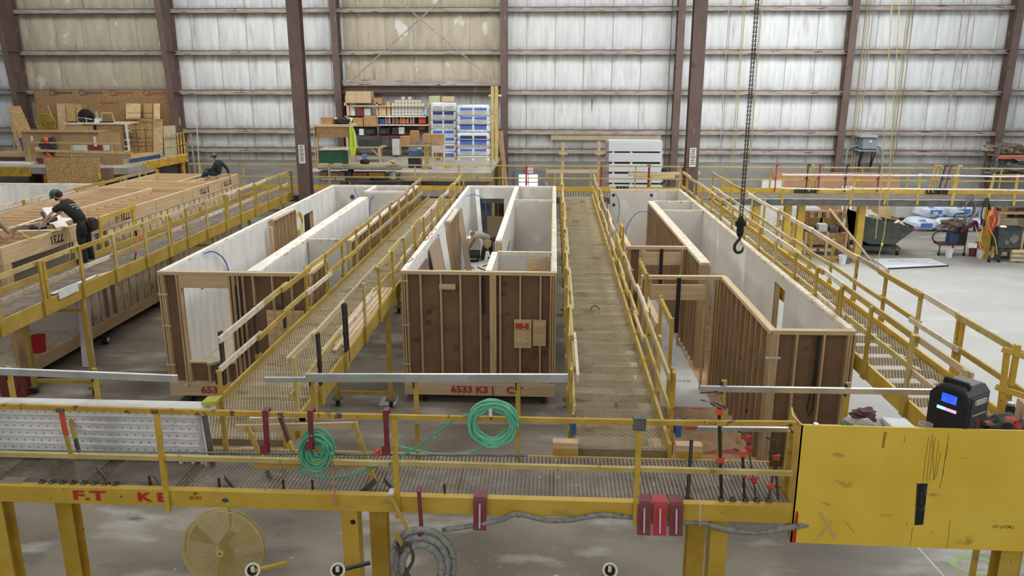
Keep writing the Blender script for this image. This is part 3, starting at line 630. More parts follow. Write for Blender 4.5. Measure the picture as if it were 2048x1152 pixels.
# small swing rail frames standing above the big catwalk's right rail
for (y0_, y1_, x_) in ((12.0, 13.3, 1.86), (14.9, 16.2, 1.8), (19.8, 20.6, 1.75)):
    for y in (y0_, y1_): box('post', YEL, x_ - .02, y - .04, 2.5, x_ + .03, y + .04, 3.85, C3)
    MB().bar((x_, y0_ - .05, 3.78), (x_, y1_ + .05, 3.78), .05, .1).out('top_rail', YEL, C3)
# ================================================================== near walkway
NW = thing('walkway', 'near yellow-railed walkway with grey mesh deck crossing the foreground', 'walkway', (-1.5, 8.9, 0))
BX0, BX1 = -9.5, 2.85
MB().box(BX0, 8.38, 2.5, BX1, 8.41, 2.71).box(BX0, 8.41, 2.5, BX1, 8.48, 2.515).box(BX0, 8.41, 2.695, BX1, 8.48, 2.71).out('edge_beam', YELB, NW)
MB().box(BX0, 9.62, 2.45, BX1, 9.65, 2.645).out('edge_beam', YELD, NW)
zigzag(BX0, BX1, 8.49, 9.6, 2.65, .034, .1, .0125, 'x', mt=MESHG, parent=NW)
x = BX0 + .3
while x < BX1: box('cross_joist', YELD, x, 8.42, 2.5, x + .06, 9.62, 2.63, NW); x += 1.15
for px in (335, 795, 1272):
    p = gy(px, 1000, 8.36); MB().box(p.x - .03, 8.33, 2.45, p.x + .03, 8.375, 3.74).out('post', YELB, NW)
MB().bar((BX0, 8.35, 3.795), (-3.2, 8.35, 3.735), .045, .06).out('top_rail', YELD, NW)
MB().bar((-3.2, 8.35, 3.735), (1.0, 8.35, 3.74), .045, .055).out('top_rail', YELD, NW); MB().bar((1.0, 8.35, 3.735), (2.72, 8.35, 3.76), .045, .055).out('top_rail', YELD, NW)
for a, c in ((BX0, -4.6), (-4.6, -1.8), (-1.8, 1.0), (1.0, 2.75)): MB().bar((a, 8.39, 3.14), (c, 8.39, 3.13), .05, .055).out('mid_rail', YELP, NW)
box('post_bracket', GSTEEL, .93, 8.32, 3.64, 1.07, 8.42, 3.79, NW)
def ibeam_leg(x, y, parent, dark=False):
    b = MB(); b.box(x - .11, y - .1, 0, x + .11, y - .085, 2.5).box(x - .11, y + .085, 0, x + .11, y + .1, 2.5).box(x - .01, y - .085, 0, x + .01, y + .085, 2.5).box(x - .16, y - .15, 0, x + .16, y + .15, .02)
    return b.out('support_leg', YELB, parent)
def box_leg(x, y, w, parent): return box('support_leg', YELB, x - w, y - w, 0, x + w, y + w, 2.5, parent)
for px, yy in ((15, 8.55), (150, 9.35), (707, 8.55), (762, 9.3), (1388, 9.3), (1432, 8.6)):
    p = gy(px, 1100, yy); (ibeam_leg if px in (15, 762, 1388, 150) else (lambda x, y, q: box_leg(x, y, .1, q)))(p.x, yy, NW)
p = gy(2018, 1130, 8.6); ibeam_leg(p.x, 8.7, NW)
text('F.T', (gy(178, 995, 8.37).x, 8.372, 2.61), .17, RED, NW, sx=1.9, bold=.005); text('K B', (gy(305, 995, 8.37).x, 8.372, 2.61), .16, RED, NW, sx=1.6, bold=.005)
text('B3 RY', (gy(390, 990, 8.37).x, 8.372, 2.62), .06, SPRAY, NW)
MB().ball((gy(450, 1000, 8.37).x, 8.374, 2.6), .035, 12, (1.2, .05, .8)).out('paint_spot', mat('blue_paint_spot', '2c4a6a'), NW)
MB().ball((gy(706, 1044, 8.45).x, 8.449, gy(706, 1044, 8.45).z), .035, 12, (1, .05, 1)).out('paint_spot', INK, NW)
for px in list(range(68, 225, 22)):                                                # clamp sockets, left
    p = gz(px, 976, 2.72); c = MB(); x = p.x
    c.box(x - .03, 8.46, 2.66, x - .024, 8.52, 2.74).box(x + .024, 8.46, 2.66, x + .03, 8.52, 2.74).box(x - .03, 8.46, 2.66, x + .03, 8.466, 2.74).box(x - .03, 8.514, 2.66, x + .03, 8.52, 2.74).out('clamp_socket', GSTEEL, NW)
for px in (1443, 1465, 1490, 1513, 1536):
    p = gz(px, 1000, 2.72); c = MB(); x = p.x
    c.box(x - .03, 8.46, 2.66, x - .024, 8.52, 2.75).box(x + .024, 8.46, 2.66, x + .03, 8.52, 2.75).box(x - .03, 8.46, 2.66, x + .03, 8.466, 2.75).box(x - .03, 8.514, 2.66, x + .03, 8.52, 2.75).out('clamp_socket', GSTEEL, NW)
for px, py in ((309, 950), (441, 960), (568, 965), (630, 960), (889, 975)):
    p = gz(px, py + 18, 2.66); box('drop_pin', DARK, p.x - .012, 8.5, 2.6, p.x + .012, 8.524, 2.82, NW)
# grey swing brackets lying on the deck
for a_, c_ in (((194, 938), (226, 974)), ((308, 952), (324, 976)), ((449, 954), (474, 984)), ((752, 960), (722, 986)), ((768, 958), (792, 986))):
    p_, q_ = gy(*a_, 8.68), gy(*c_, 8.56); MB().bar(p_, q_, .1, .012, Vector((0, 1, .6))).cyl(p_.lerp(q_, .12) + Vector((0, -.012, 0)), p_.lerp(q_, .12) + Vector((0, -.006, 0)), .012, 8).out('grey_bracket', GSTEEL, NW)
for px, s in ((205, 1), (310, .6), (455, .8), (748, -.9), (775, .9)):
    p = gz(px, 950, 2.72); pass
p0 = gz(230, 965, 2.68); MB().box(p0.x, 8.5, 2.665, p0.x + .45, 8.62, 2.685).out('grey_plate', GSTEEL, NW)
p0 = gz(0, 965, 2.7); MB().box(p0.x, 8.45, 2.7, p0.x + .28, 8.6, 2.715).out('edge_flap', mat('tan_flap', '8f7d66'), NW)
# ================================================================== far walkway
FW_ = thing('walkway', 'far walkway with yellow rails crossing in front of the back wall', 'walkway', (0, 33.6, 0))
fx0, fx1 = -16.0, 22.5
box('edge_beam', mat('dark_channel', '4d4b43', '62605a'), fx0, 33.05, 2.38, fx1, 33.1, 2.58, FW_); box('edge_beam', GSTEEL, fx0, 33.02, 2.34, fx1, 33.12, 2.38, FW_)
box('deck_edge', ALU, fx0, 33.03, 2.6, fx1, 33.1, 2.64, FW_)
zigzag(fx0, fx1, 33.1, 34.5, 2.65, .09, .22, .036, 'x', mt=MESHG, parent=FW_)
x = fx0 + .2
while x < fx1: box('cross_joist', GSTEEL, x, 33.11, 2.45, x + .06, 34.5, 2.6, FW_); x += 1.5
box('toe_board', YELB, fx0, 34.52, 2.55, fx1, 34.56, 2.85, FW_)
xs_near = [gz(px, 395, 2.6).x for px in (1558, 1690, 1756, 1819, 1885, 1952, 2003)] + [20.3, 21.9]
for i, x in enumerate(xs_near): MB().bar((x, 33.02, 2.4), (x + (.12 if i % 3 else -.02), 33.02, 3.68), .09, .05, Vector((0, 1, 0))).out('post', YEL, FW_)
for zz in (3.6, 3.05):
    xs = [xs_near[0]] + xs_near[1::2] + [fx1]
    for qi, (a, c) in enumerate(zip(xs[:-1], xs[1:])): MB().bar((a - .1, 32.98 - .045 * (qi % 2), zz + random.uniform(-.03, .03)), (c, 32.98 - .045 * (qi % 2), zz + random.uniform(-.03, .03)), .035, .055).out('near_rail', WPLATE, FW_)
x = fx0 + .5
while x < fx1:
    if not (-9.6 < x < -6.6): box('post', YELP if x < 6 else YEL, x - .03, 34.58, 2.4, x + .03, 34.62, 3.75, FW_)
    x += 1.9
for zz in (3.73, 3.2): MB().bar((fx0, 34.56, zz), (fx1, 34.56, zz), .04, .05).out('far_rail', YELP, FW_)
for px in (1430, 1500, 1567, 1593, 1712, 1966, 1990):
    p = gz(px, 516, 0); 
    if px < 1560: p = Vector((p.x, 33.2, 0))
    box('support_leg', YELB if px > 1560 else YELD, p.x - .14, p.y - .14, 0, p.x + .14, p.y + .14, 2.44, FW_) if abs(p.y - 33.3) < 1.2 else box('support_leg', YELB, p.x - .14, 33.16, 0, p.x + .14, 33.44, 2.44, FW_)
for px in (232, 420, 770): p = gy(px, 420, 33.3); box('support_leg', YELB, p.x - .14, 33.16, 0, p.x + .14, 33.44, 2.44, FW_)
for px0, n in ((1592, 7), (1855, 7), (1235, 4)):                                      # dark clamp sockets on the toe board
    for k in range(n):
        p = gy(px0 + k * 6.5, 378, 34.45); MB().cyl((p.x, 34.46, 2.66), (p.x, 34.46, 2.9), .05, 8).out('clamp_socket', DARK, FW_)
# ================================================================== things on and around the near walkway
# far-side guard rail of the near walkway: posts and aluminium bars
for px in (35, 203, 447, 630, 834, 1036, 1443, 1688):
    p = gy(px, 830, 9.6); fp_ = MB().box(p.x - .03, 9.56, 2.62, p.x + .03, 9.6, 3.78).out('far_post', YEL, NW)
    MB().box(p.x - .035, 9.545, 3.6, p.x - .02, 9.62, 3.76).out('cable_tie', BLACK, fp_)
for a, c, y0, y1, h in ((-60, 355, 740, 757, .09), (530, 612, 759, 759, .06), (612, 1136, 755, 756, .105), (500, 612, 838, 838, .05), (600, 1130, 840, 842, .08), (1400, 1868, 777, 784, .07), (1395, 1600, 857, 859, .055)):
    p, q = gy(a, y0, 9.5), gy(c, y1, 9.5); MB().bar(p, q, .045, h).out('aluminium_bar', ALU, NW)
# planks stacked behind the rail
PLANKM = mat('bright_zinc_plank', 'd2d2ce', 'e4e3df', rough=.5, scale=(4, 4, 4), spots=[('b2b0aa', (1.2, 9, 5), .6, .1)])
for k in range(7):
    names = ['cream-topped metal plank, topmost of the stack at the left of the near walkway', 'perforated metal plank second from the top of the walkway stack', 'perforated metal plank third from the top of the walkway stack', 'perforated metal plank in the middle of the walkway stack', 'perforated metal plank third from the bottom of the walkway stack', 'perforated metal plank second from the bottom of the walkway stack', 'perforated metal plank lying at the bottom of the walkway stack'][k]
    x1 = gy(398 if k else 412, 850, 9.2).x + random.uniform(-.02, .02); z1 = 3.375 - k * .1
    t = thing('scaffold_plank', names, 'plank', (-6.8, 9.3, z1 - .095), 0, 'stacked metal planks')
    b = MB().box(BX0, 9.18, z1 - .093, x1, 9.5, z1); b.out('plank_body', WHITE if k == 0 else PLANKM, t)
    MB().box(BX0, 9.165, z1 - .012, x1, 9.18, z1).box(BX0, 9.165, z1 - .093, x1, 9.18, z1 - .082).out('edge_lip', PLANKM, t)
    d = MB(); x = BX0 + .5 + (k % 2) * .05
    while x < x1: d.cyl((x, 9.176, z1 - .045), (x, 9.1795, z1 - .045), .012, 8); x += .11
    tag(d.out('rivet', ALU, t), None, None, None, 'stuff')
p = gy(418, 870, 9.1)
for i, (dx, n, mt) in enumerate(((0, 'grey upright pipe standing at the end of the plank stack', GSTEEL), (-.09, 'thin galvanised pipe between the plank stack and the grey pipe', GALV))):
    tag(MB().cyl((p.x + dx, 9.12, 2.66), (p.x + dx - .04, 9.12, 3.36), .035 if i == 0 else .02, 12).out('steel_pipe', mt), n, 'pipe')
pb_ = gz(425, 815, 3.38); tag(MB().prism([(pb_.x - .14, 9.3, 3.4), (pb_.x + .03, 9.3, 3.4), (pb_.x + .06, 9.3, 3.47), (pb_.x - .14, 9.3, 3.45)], (0, .2, 0)).out('end_cap', mat('lime_cap', 'b3b04a')), 'pale board end with a lime edge on the plank stack', 'board')
a, c = gy(-70, 899, 8.52), gy(1055, 911, 8.52)
tag(MB().tube([a, (a + c) / 2 + Vector((0, 0, -.01)), c], .016, 8).out('steel_pipe', GSTEEL), 'long thin grey pipe lying along the middle rail of the near walkway', 'pipe')
# wall-hung clamps and slanting bars
def slant(px0, py0, px1, py1, Y0, Y1, w, mt, name, label, cat, group=None):
    p, q = gy(px0, py0, Y0), gy(px1, py1, Y1); return tag(MB().bar(p, q, w, .03, Vector((0, 1, 0))).out(name, mt), label, cat, group)
def clampbar(px0, py0, px1, py1, mt, tipm, label):
    p, q = gy(px0, py0, 9.35), gy(px1, py1, 8.75); t = thing('clamp_bar', label, 'clamp', q, 0, 'slanting clamp bars')
    MB().bar(p, p.lerp(q, .72), .06, .03, Vector((0, 1, 0))).out('bar', mt, t); MB().bar(p.lerp(q, .72), q, .055, .028, Vector((0, 1, 0))).out('bar_end', tipm, t)
    MB().cyl(p + Vector((0, -.03, -.03)), p + Vector((0, .03, -.03)), .018, 10).out('pin', DARK, t)
clampbar(495, 853, 550, 978, YEL, mat('green_rust', '4c5a3c'), 'yellow slanting clamp bar with green and black end left of the small hose coil')
clampbar(708, 846, 755, 979, YEL, YELD, 'yellow slanting clamp bar right of the small hose coil')
clampbar(560, 832, 586, 905, mat('rusty_brown', '4e3328'), YELD, 'rusty brown slanting bar between two maroon hooks')
clampbar(135, 818, 158, 905, YEL, DARK, 'yellow slanting bar with black end in front of the plank stack')
p = gy(122, 820, 8.33); t = thing('clamp_bar', 'orange and yellow flat bar hooked on the rail in front of the planks', 'clamp', (p.x, 8.3, 3.0), 0, 'slanting clamp bars')
MB().bar(p, gy(132, 870, 8.33), .06, .02, Vector((0, 1, 0))).out('orange_end', mat('orange_paint', 'c4502a'), t); MB().bar(gy(132, 871, 8.33), gy(145, 918, 8.4), .05, .02, Vector((0, 1, 0))).out('bar', YEL, t)
MB().box(p.x - .05, 8.3, p.z - .02, p.x + .04, 8.42, p.z + .02).out('hook', GSTEEL, t)
# board and beam behind the small coil
a, c = gy(472, 857, 9.4), gy(716, 851, 9.4); tag(MB().bar(a, c, .04, .1).out('wooden_board', PX), 'bare wooden board fixed level behind the small green hose coil', 'board')
a, c = gy(508, 929, 8.62), gy(742, 926, 8.62); tag(MB().bar(a, c, .05, .07).out('yellow_beam', YEL), 'short yellow beam under the small green hose coil', 'beam')
text('VI', gy(555, 921, 8.55), .09, INK, None, sx=1.1)['label'] = 'black marks painted on the middle rail of the near walkway'
bpy.data.objects[[o.name for o in bpy.data.objects if o.get('label', '').startswith('black marks')][0]]['category'] = 'marking'
# maroon steel hooks
def flathook(px, py0, py1, w, Y, mt, label, lean=0, lip=True):
    p, q = gy(px, py0, Y), gy(px + lean, py1, Y); t = thing('steel_hook', label, 'hook', (p.x, Y, q.z), 0, 'flat steel hooks')
    MB().bar(p, q, w, .014, Vector((0, 1, 0))).out('shank', mt, t)
    MB().prism([(p.x - w / 2, Y, p.z), (p.x - w / 2, Y - .0, p.z + .014), (p.x - w / 2, Y + .11, p.z + .014), (p.x - w / 2, Y + .11, p.z - .07), (p.x - w / 2, Y + .096, p.z - .07), (p.x - w / 2, Y + .096, p.z)], (w, 0, 0)).out('top_hook', mt, t)
    if lip: MB().prism([(q.x - w * .7, Y, q.z), (q.x - w * .7, Y - .1, q.z + .03), (q.x - w * .7, Y - .1, q.z + .14), (q.x - w * .7, Y - .088, q.z + .14), (q.x - w * .7, Y - .088, q.z + .045), (q.x - w * .7, Y, q.z + .02)], (w * 1.3, 0, 0)).out('lip', mt, t)
    return t
flathook(530, 824, 905, .065, 8.31, MAROON, 'maroon steel hook on the top rail left of the small hose coil', 5)
flathook(620, 824, 898, .06, 8.31, MAROON, 'maroon steel hook carrying the small green hose coil', 4)
flathook(771, 824, 908, .06, 8.31, MAROON, 'maroon steel hook on the top rail with an orange clip beside it', 4)
def plate(px, Y, mt, label):
    p = gy(px, 980, Y); w = .155; x0 = p.x - w / 2; t = thing('steel_hook', label, 'hook', (p.x, Y, 2.33), 0, 'wide steel plates hung on the beam')
    pts = [(x0, 8.52, 2.735), (x0, 8.36, 2.735), (x0, 8.335, 2.7), (x0, 8.325, 2.5), (x0, 8.27, 2.36), (x0, 8.255, 2.368), (x0, 8.31, 2.51), (x0, 8.32, 2.71), (x0, 8.35, 2.748), (x0, 8.52, 2.748)]
    MB().prism(pts, (w, 0, 0)).out('bent_plate', mt, t); MB().bar((p.x, 8.318, 2.68), (p.x, 8.25, 2.4), .02, .01).out('weld_bead', GALV, t)
plate(959, 8.3, MAROON, 'wide maroon steel plate hanging alone on the walkway beam')
plate(1291, 8.3, MAROON, 'maroon steel plate, left of the three hung on the beam')
plate(1323, 8.3, BRED, 'bright red steel plate hung between two maroon plates')
plate(1356, 8.3, MAROON, 'maroon steel plate, right of the three hung on the beam')
# hook with a thin shank that holds the grey hose; yellow bar hook
p, q = gy(838, 985, 8.3), gy(844, 1072, 8.2); t = thing('steel_hook', 'narrow maroon hook on the beam holding up the coiled grey hose', 'hook', q, 0, 'flat steel hooks')
MB().bar(p, q, .045, .014, Vector((0, 1, 0))).out('shank', MAROON, t); MB().box(p.x - .022, 8.29, p.z, p.x + .022, 8.44, p.z + .014).out('top_hook', MAROON, t)
MB().prism([(q.x - .025, 8.2, q.z), (q.x - .025, 8.05, q.z + .02), (q.x - .025, 8.05, q.z + .13), (q.x - .025, 8.065, q.z + .13), (q.x - .025, 8.065, q.z + .035), (q.x - .025, 8.2, q.z + .015)], (.05, 0, 0)).out('lip', MAROON, t)
p, q, r_ = gy(781, 990, 8.3), gy(815, 1060, 8.15), gy(808, 1100, 8.05); t = thing('steel_hook', 'yellow steel bar hook hanging on the beam left of the grey hose coil', 'hook', r_, 0, 'flat steel hooks')
MB().bar(p, q, .04, .014, Vector((0, 1, 0))).out('shank', YEL, t); MB().bar(gy(790, 1066, 8.02), gy(812, 1102, 8.02), .05, .014, Vector((0, 1, 0))).out('lip', YEL, t); MB().box(p.x - .03, 8.29, p.z, p.x + .03, 8.44, p.z + .014).out('top_hook', GALV, t)
MB().bar(gy(812, 1102, 8.02), q + Vector((.0, 0, -.19)), .045, .014).out('foot', YEL, t)
# ------------------------------------------------------------------ green hoses
GREEN = mat('green_hose', '5cab88', '6bbb98', rough=.45, scale=(4, 4, 4)); GREEND = mat('dark_green_hose', '4b9c79', '59aa87', rough=.45)
def coil(c, r0, r1, n, seed, sy=1.0, depth=.14, sq=1.0):
    rnd = random.Random(seed); pts = []; N = 22
    for k in range(n * N):
        t = 2 * PI * k / N; f = k / (n * N); rr = r0 + (r1 - r0) * abs((f * 3.7) % 2 - 1) + .006 * math.sin(t * 1.3 + k * .05)
        pts.append((c.x + rr * sq * math.cos(t), c.y + depth * (f - .5) + .012 * math.sin(3 * t + k), c.z + rr * sy * math.sin(t) - .02 * math.sin(f * 9)))
    return pts
c2 = gy(985, 846, 8.3); pts = coil(c2, .195, .285, 13, 2, .95)
tag(MB().tube(pts, .0155, 8).out('garden_hose', GREEN), 'wide green hose coil hung on the top rail in front of the centre module', 'hose', 'green hose coils')
box('zip_tag', WHITE, c2.x - .03, 8.18, c2.z + .13, c2.x + .005, 8.2, c2.z + .22)
o = [o for o in bpy.data.objects if o.name == 'zip_tag'][0]; tag(o, 'small white tag tied round the rail above the wide hose coil', 'tag')
c1 = gy(635, 900, 8.42); pts = coil(c1, .07, .205, 15, 5, 1.2, .2, 1.0); P1 = [pts[-1]] + [gy(*a) for a in ((600, 935, 8.5), (640, 955, 8.55), (700, 951, 8.6), (745, 935, 8.6), (790, 918, 8.5), (840, 890, 8.45), (880, 860, 8.4), (915, 837, 8.36), (945, 828, 8.34))]
b = MB().tube(pts, .0155, 8); b.tube(smoothpts(P1, 7), .0145, 8)
tag(b.out('garden_hose', GREEND), 'small tight green hose coil with a line trailing right across the walkway', 'hose', 'green hose coils')
tag(MB().tube(smoothpts([gy(*a) for a in ((795, 892, 8.5), (840, 902, 8.6), (900, 912, 8.7), (945, 905, 8.6), (985, 880, 8.4), (1025, 850, 8.3))], 7), .0125, 8).out('garden_hose', GREEN), 'loose loop of pale green hose drooping below the wide coil', 'hose', 'green hose coils')
# rags and small clips
RAG = mat('pink_ribbon', 'b06a66', 'c98d86', rough=.9)
tag(MB().bar(gy(664, 922, 8.36), gy(671, 1012, 8.32), .02, .008, Vector((0, 1, 0))).out('ribbon', RAG), 'pink ribbon hanging from the middle rail over the beam', 'ribbon')
ORG_ = mat('orange_clamp', 'c4482c', 'd65a38', rough=.5)
for px, lb in ((363, 'left'), (388, 'middle'), (406, 'right')):
    p = gy(px, 922, 8.4); tag(MB().box(p.x - .016, 8.37, p.z - .02, p.x + .016, 8.41, p.z + .04).prism([(p.x - .02, 8.38, p.z), (p.x + .02, 8.38, p.z), (p.x, 8.38, p.z - .03)], (0, .02, 0)).out('ribbon_knot', mat('pink_white', 'c99a9c')), 'small pink knot under the rail, %s of three near the plank stack' % lb, 'ribbon', 'pink knots on the rail')
def spring_clip(px, py, Y, label, s=1.0, mt=None, grp='orange pipe clamps'):
    p = gy(px, py, Y); mt = mt or ORG_; b = MB(); b.box(p.x - .035 * s, Y - .02, p.z - .035 * s, p.x + .035 * s, Y + .02, p.z + .035 * s).cyl((p.x, Y - .03, p.z - .05 * s), (p.x, Y - .03, p.z + .05 * s), .02 * s, 8).bar((p.x - .05 * s, Y, p.z + .03 * s), (p.x + .05 * s, Y, p.z + .045 * s), .02, .02)
    return b
p = gy(756, 906, 8.4); tag(spring_clip(756, 905, 8.4, '', .8).out('orange_clip', ORG_), 'orange clip beside the right maroon rail hook', 'clip')
# ------------------------------------------------------------------ bar clamps standing in the right sockets
def barclamp(p0, p1, Y0, Y1, heads, label, mt=DARK, w=.034, handle=True, rd=None):
    a, c = gy(p0[0], p0[1], Y0), gy(p1[0], p1[1], Y1); t = thing('bar_clamp', label, 'clamp', c, 0, 'bar clamps standing in the walkway sockets')
    MB().cyl(c, a, w / 2, 8).out('bar', mt, t)
    for h in heads:
        q = c.lerp(a, h); b = MB(); b.box(q.x - .026, q.y - .022, q.z - .035, q.x + .026, q.y + .022, q.z + .02).bar((q.x - .055, q.y - .01, q.z + .02), (q.x + .045, q.y - .01, q.z + .026), .02, .02).cyl((q.x + .03, q.y, q.z - .05), (q.x + .03, q.y, q.z + .035), .012, 8).out('clamp_head', rd or ORG_, t)
    if handle:
        MB().tube([a, a + Vector((-.06, 0, .03)), a + Vector((-.1, 0, .045))], .01, 6).tube([a, a + Vector((.08, 0, -.02))], .012, 6).out('handle', DARK, t)
    return t
barclamp((1438, 815), (1443, 998), 8.45, 8.49, (.96, .44), 'tall black bar clamp with two orange heads, leftmost in the sockets', w=.04)
barclamp((1485, 905), (1489, 998), 8.5, 8.49, (.98, .55), 'short black bar clamp with orange heads, second from the left in the sockets')
barclamp((1493, 870), (1512, 998), 8.75, 8.49, (.95, .78, .3), 'thin leaning bar clamp with three red heads in the sockets', w=.018, rd=mat('red_clamp', 'b8323a'))
barclamp((1553, 912), (1537, 998), 8.75, 8.49, (.97, .3), 'leaning bar clamp with orange heads nearest the yellow box', w=.026)
barclamp((1548, 882), (1556, 1000), 8.85, 8.5, (), 'plain black bar clamp behind the orange one nearest the yellow box', w=.03)
pt = [gy(1402, 800, 8.9), gy(1432, 806, 8.9), gy(1450, 815, 8.9), gy(1436, 783, 9.3), gy(1400, 786, 9.3)]
tag(MB().tube(pt[:3], .012, 6).tube([pt[2], pt[3], pt[4]], .01, 6).out('wire_frame', DARK), 'bent black wire frame beside the tall black clamp', 'wire')
p = gz(1375, 1000, 2.66); q = gy(1383, 880, 8.9); t = thing('adjustable_prop', 'black steel prop with a wooden head standing at the end of the big catwalk', 'prop', p)
MB().cyl(p, q, .022, 10).out('tube', DARK, t); MB().cyl(p.lerp(q, .42), p.lerp(q, .45), .036, 10).out('collar', YEL, t); MB().cyl((p.x, p.y, 2.66), (p.x, p.y, 2.68), .06, 12).out('foot', DARK, t)
for px, lb in ((1131, 'left'), (1375, 'right')):
    x = gz(px, 893, 2.7).x; t = thing('outrigger_block', 'wooden block and caster at the near end of the big catwalk, %s side' % lb, 'block', (x, 10.0, 2.5))
    box('block', PX, x - .17, 9.75, 2.62, x + .17, 9.9, 2.78, t); box('block_face', YEL, x - .17, 9.73, 2.55, x + .17, 9.75, 2.7, t); MB().cyl((x - .03, 9.85, 2.5), (x + .03, 9.85, 2.5), .08, 14).out('caster', DARK, t)
for px in (1146, 1355): x = gy(px, 865, 10.1).x; box('blue_sleeve', mat('blue_tape', '2f5f9a'), x - .035, 10.0, 2.78, x + .035, 10.22, 2.98, C3)
# ------------------------------------------------------------------ grey insulated duct hose
DUCT = mat('grey_duct_hose', '7b7b74', '98978f', rough=.85, scale=(12, 12, 12), spots=[('5d5d56', (18, 18, 18), .6, .06)], bump=.5, bscale=60)
cc = gy(845, 1112, 8.1); b = MB()
pts = []
for k in range(3):
    rx, rz, dy = .36 - .065 * k, .43 - .07 * k, .05 * k
    for i in range(25):
        t = math.radians(-100 + 380 * i / 25) if False else math.radians(-60 + 360 * i / 25)
        pts.append((cc.x + rx * math.cos(t), cc.y - dy + .03, cc.z - .1 + rz * math.sin(t)))
run = [gy(*a) for a in ((885, 1060, 8.2), (940, 1052, 8.3), (1000, 1040, 8.3), (1035, 1028, 8.33), (1090, 1040, 8.33), (1140, 1040, 8.33), (1200, 1030, 8.33), (1260, 1035, 8.35), (1330, 1045, 8.38), (1400, 1046, 8.38), (1450, 1058, 8.33), (1510, 1066, 8.3), (1575, 1056, 8.3), (1640, 1045, 8.45))]
b.tube(smoothpts(pts[::3][:26], 5), .042, 10, taper=[1 + .07 * math.sin(i * 1.7) for i in range(len(smoothpts(pts[::3][:26], 5)))])
s2 = smoothpts(run, 6); b.tube(s2, .028, 10, taper=[1.1 + .25 * math.sin(i * .55) * (i > 40) + .05 * math.sin(i * 2.1) for i in range(len(s2))])
tag(b.out('duct_hose', DUCT), 'thick grey wrapped hose coiled under the near walkway and run along its beam', 'hose')
tag(MB().tube(smoothpts([gy(*a) for a in ((800, 1105, 8.0), (815, 1085, 8.0), (826, 1120, 8.0), (800, 1160, 8.0))], 6), .02, 8).tube(smoothpts([gy(*a) for a in ((795, 1085, 8.05), (806, 1130, 8.03), (822, 1160, 8.0))], 6), .024, 8).out('hose_tail', mat('dark_hose', '4a4a42')), 'dark hose tail hanging inside the grey coil', 'hose')
t = MB().tube([gy(1401, 1003, 8.3), gy(1400, 1030, 8.3), gy(1400, 1052, 8.33)], .006, 6).out('tie_cord', WHITE); tag(t, 'white cord tying the grey hose to the beam right of the plates', 'cord')
box('hose_hanger', GALV, gy(1037, 1022, 8.36).x - .025, 8.33, gy(1037, 1030, 8.36).z - .02, gy(1037, 1022, 8.36).x + .025, 8.39, 2.5, NW)
# ------------------------------------------------------------------ big fan hung under the walkway
fc = gy(447, 1098, 8.25); t = thing('drum_fan', 'big round yellow wire-cage fan hanging under the near walkway', 'fan', (fc.x, fc.y, fc.z - .6))
FYEL = mat('fan_yellow', 'bda35a', 'ccb56e', rough=.5); R = .475; tilt = Vector((.05, -1, .12)).normalized()
_, ua, ub = basis(tilt); cage = MB()
def ring(r, off, rr=.003, n=40): cage.tube([fc + tilt * off + ua * r * math.cos(q) + ub * r * math.sin(q) for q in (2 * PI * k / n for k in range(n))], rr, 5, True)
for i in range(42): r = .05 + i * .0102; ring(r, .11 - .08 * (r / R) ** 2.5, .0024)
for i in range(12): r = .1 + i * .034; ring(r, -.16 + .1 * (r / R) ** 3, .0022)
for k in range(22):
    a_ = 2 * PI * k / 22; dv = ua * math.cos(a_) + ub * math.sin(a_)
    cage.tube([fc + tilt * .112 + dv * .045, fc + tilt * .09 + dv * R * .6, fc + tilt * .03 + dv * R, fc - tilt * .06 + dv * R, fc - tilt * .14 + dv * R * .5], .0028, 5)
cage.out('wire_cage', FYEL, t)
c_ = MB(); cage = c_; ring(R + .005, .02, .011); ring(R + .005, -.05, .009); c_.out('rim_ring', FYEL, t)
MB().cyl(fc + tilt * .1, fc + tilt * .125, .045, 18).out('badge', FYEL, t); MB().cyl(fc + tilt * .125, fc + tilt * .13, .012, 10).out('badge_bolt', DARK, t)
for k in range(3):
    a_ = .5 + k * 2 * PI / 3; b = MB(); vs = []
    for i in range(7):
        r = .07 + i * .06
        for j in range(5):
            aa = a_ + (j - 2) * .16; off = -.02 + .03 * (j - 2) * .8
            vs.append(fc + (ua * math.cos(aa) + ub * math.sin(aa)) * r + tilt * off)
    b.add(vs, [(i * 5 + j, i * 5 + j + 1, i * 5 + j + 6, i * 5 + j + 5) for i in range(6) for j in range(4)]); b.add([v + tilt * .004 for v in vs], [(i * 5 + j, i * 5 + j + 5, i * 5 + j + 6, i * 5 + j + 1) for i in range(6) for j in range(4)])
    b.out('blade', mat('fan_blade', 'a8956a', 'b5a27a'), t)
MB().cyl(fc - tilt * .08, fc - tilt * .28, .09, 20).cyl(fc - tilt * .02, fc - tilt * .08, .05, 16).out('motor', mat('fan_motor', '6e5a32'), t)
MB().tube([fc - tilt * .2, fc - tilt * .22 + Vector((.02, .05, .3)), Vector((gy(457, 1014, 8.45).x, 8.45, 2.5))], .016, 8).out('hanger', YEL, t)
MB().cyl(fc - tilt * .2 + Vector((0, 0, -.05)), Vector((fc.x + .08, fc.y + .25, 0)), .03, 10).cyl((fc.x + .08, fc.y + .25, 0), (fc.x + .08, fc.y + .25, .04), .3, 20).out('pedestal', FYEL, t)
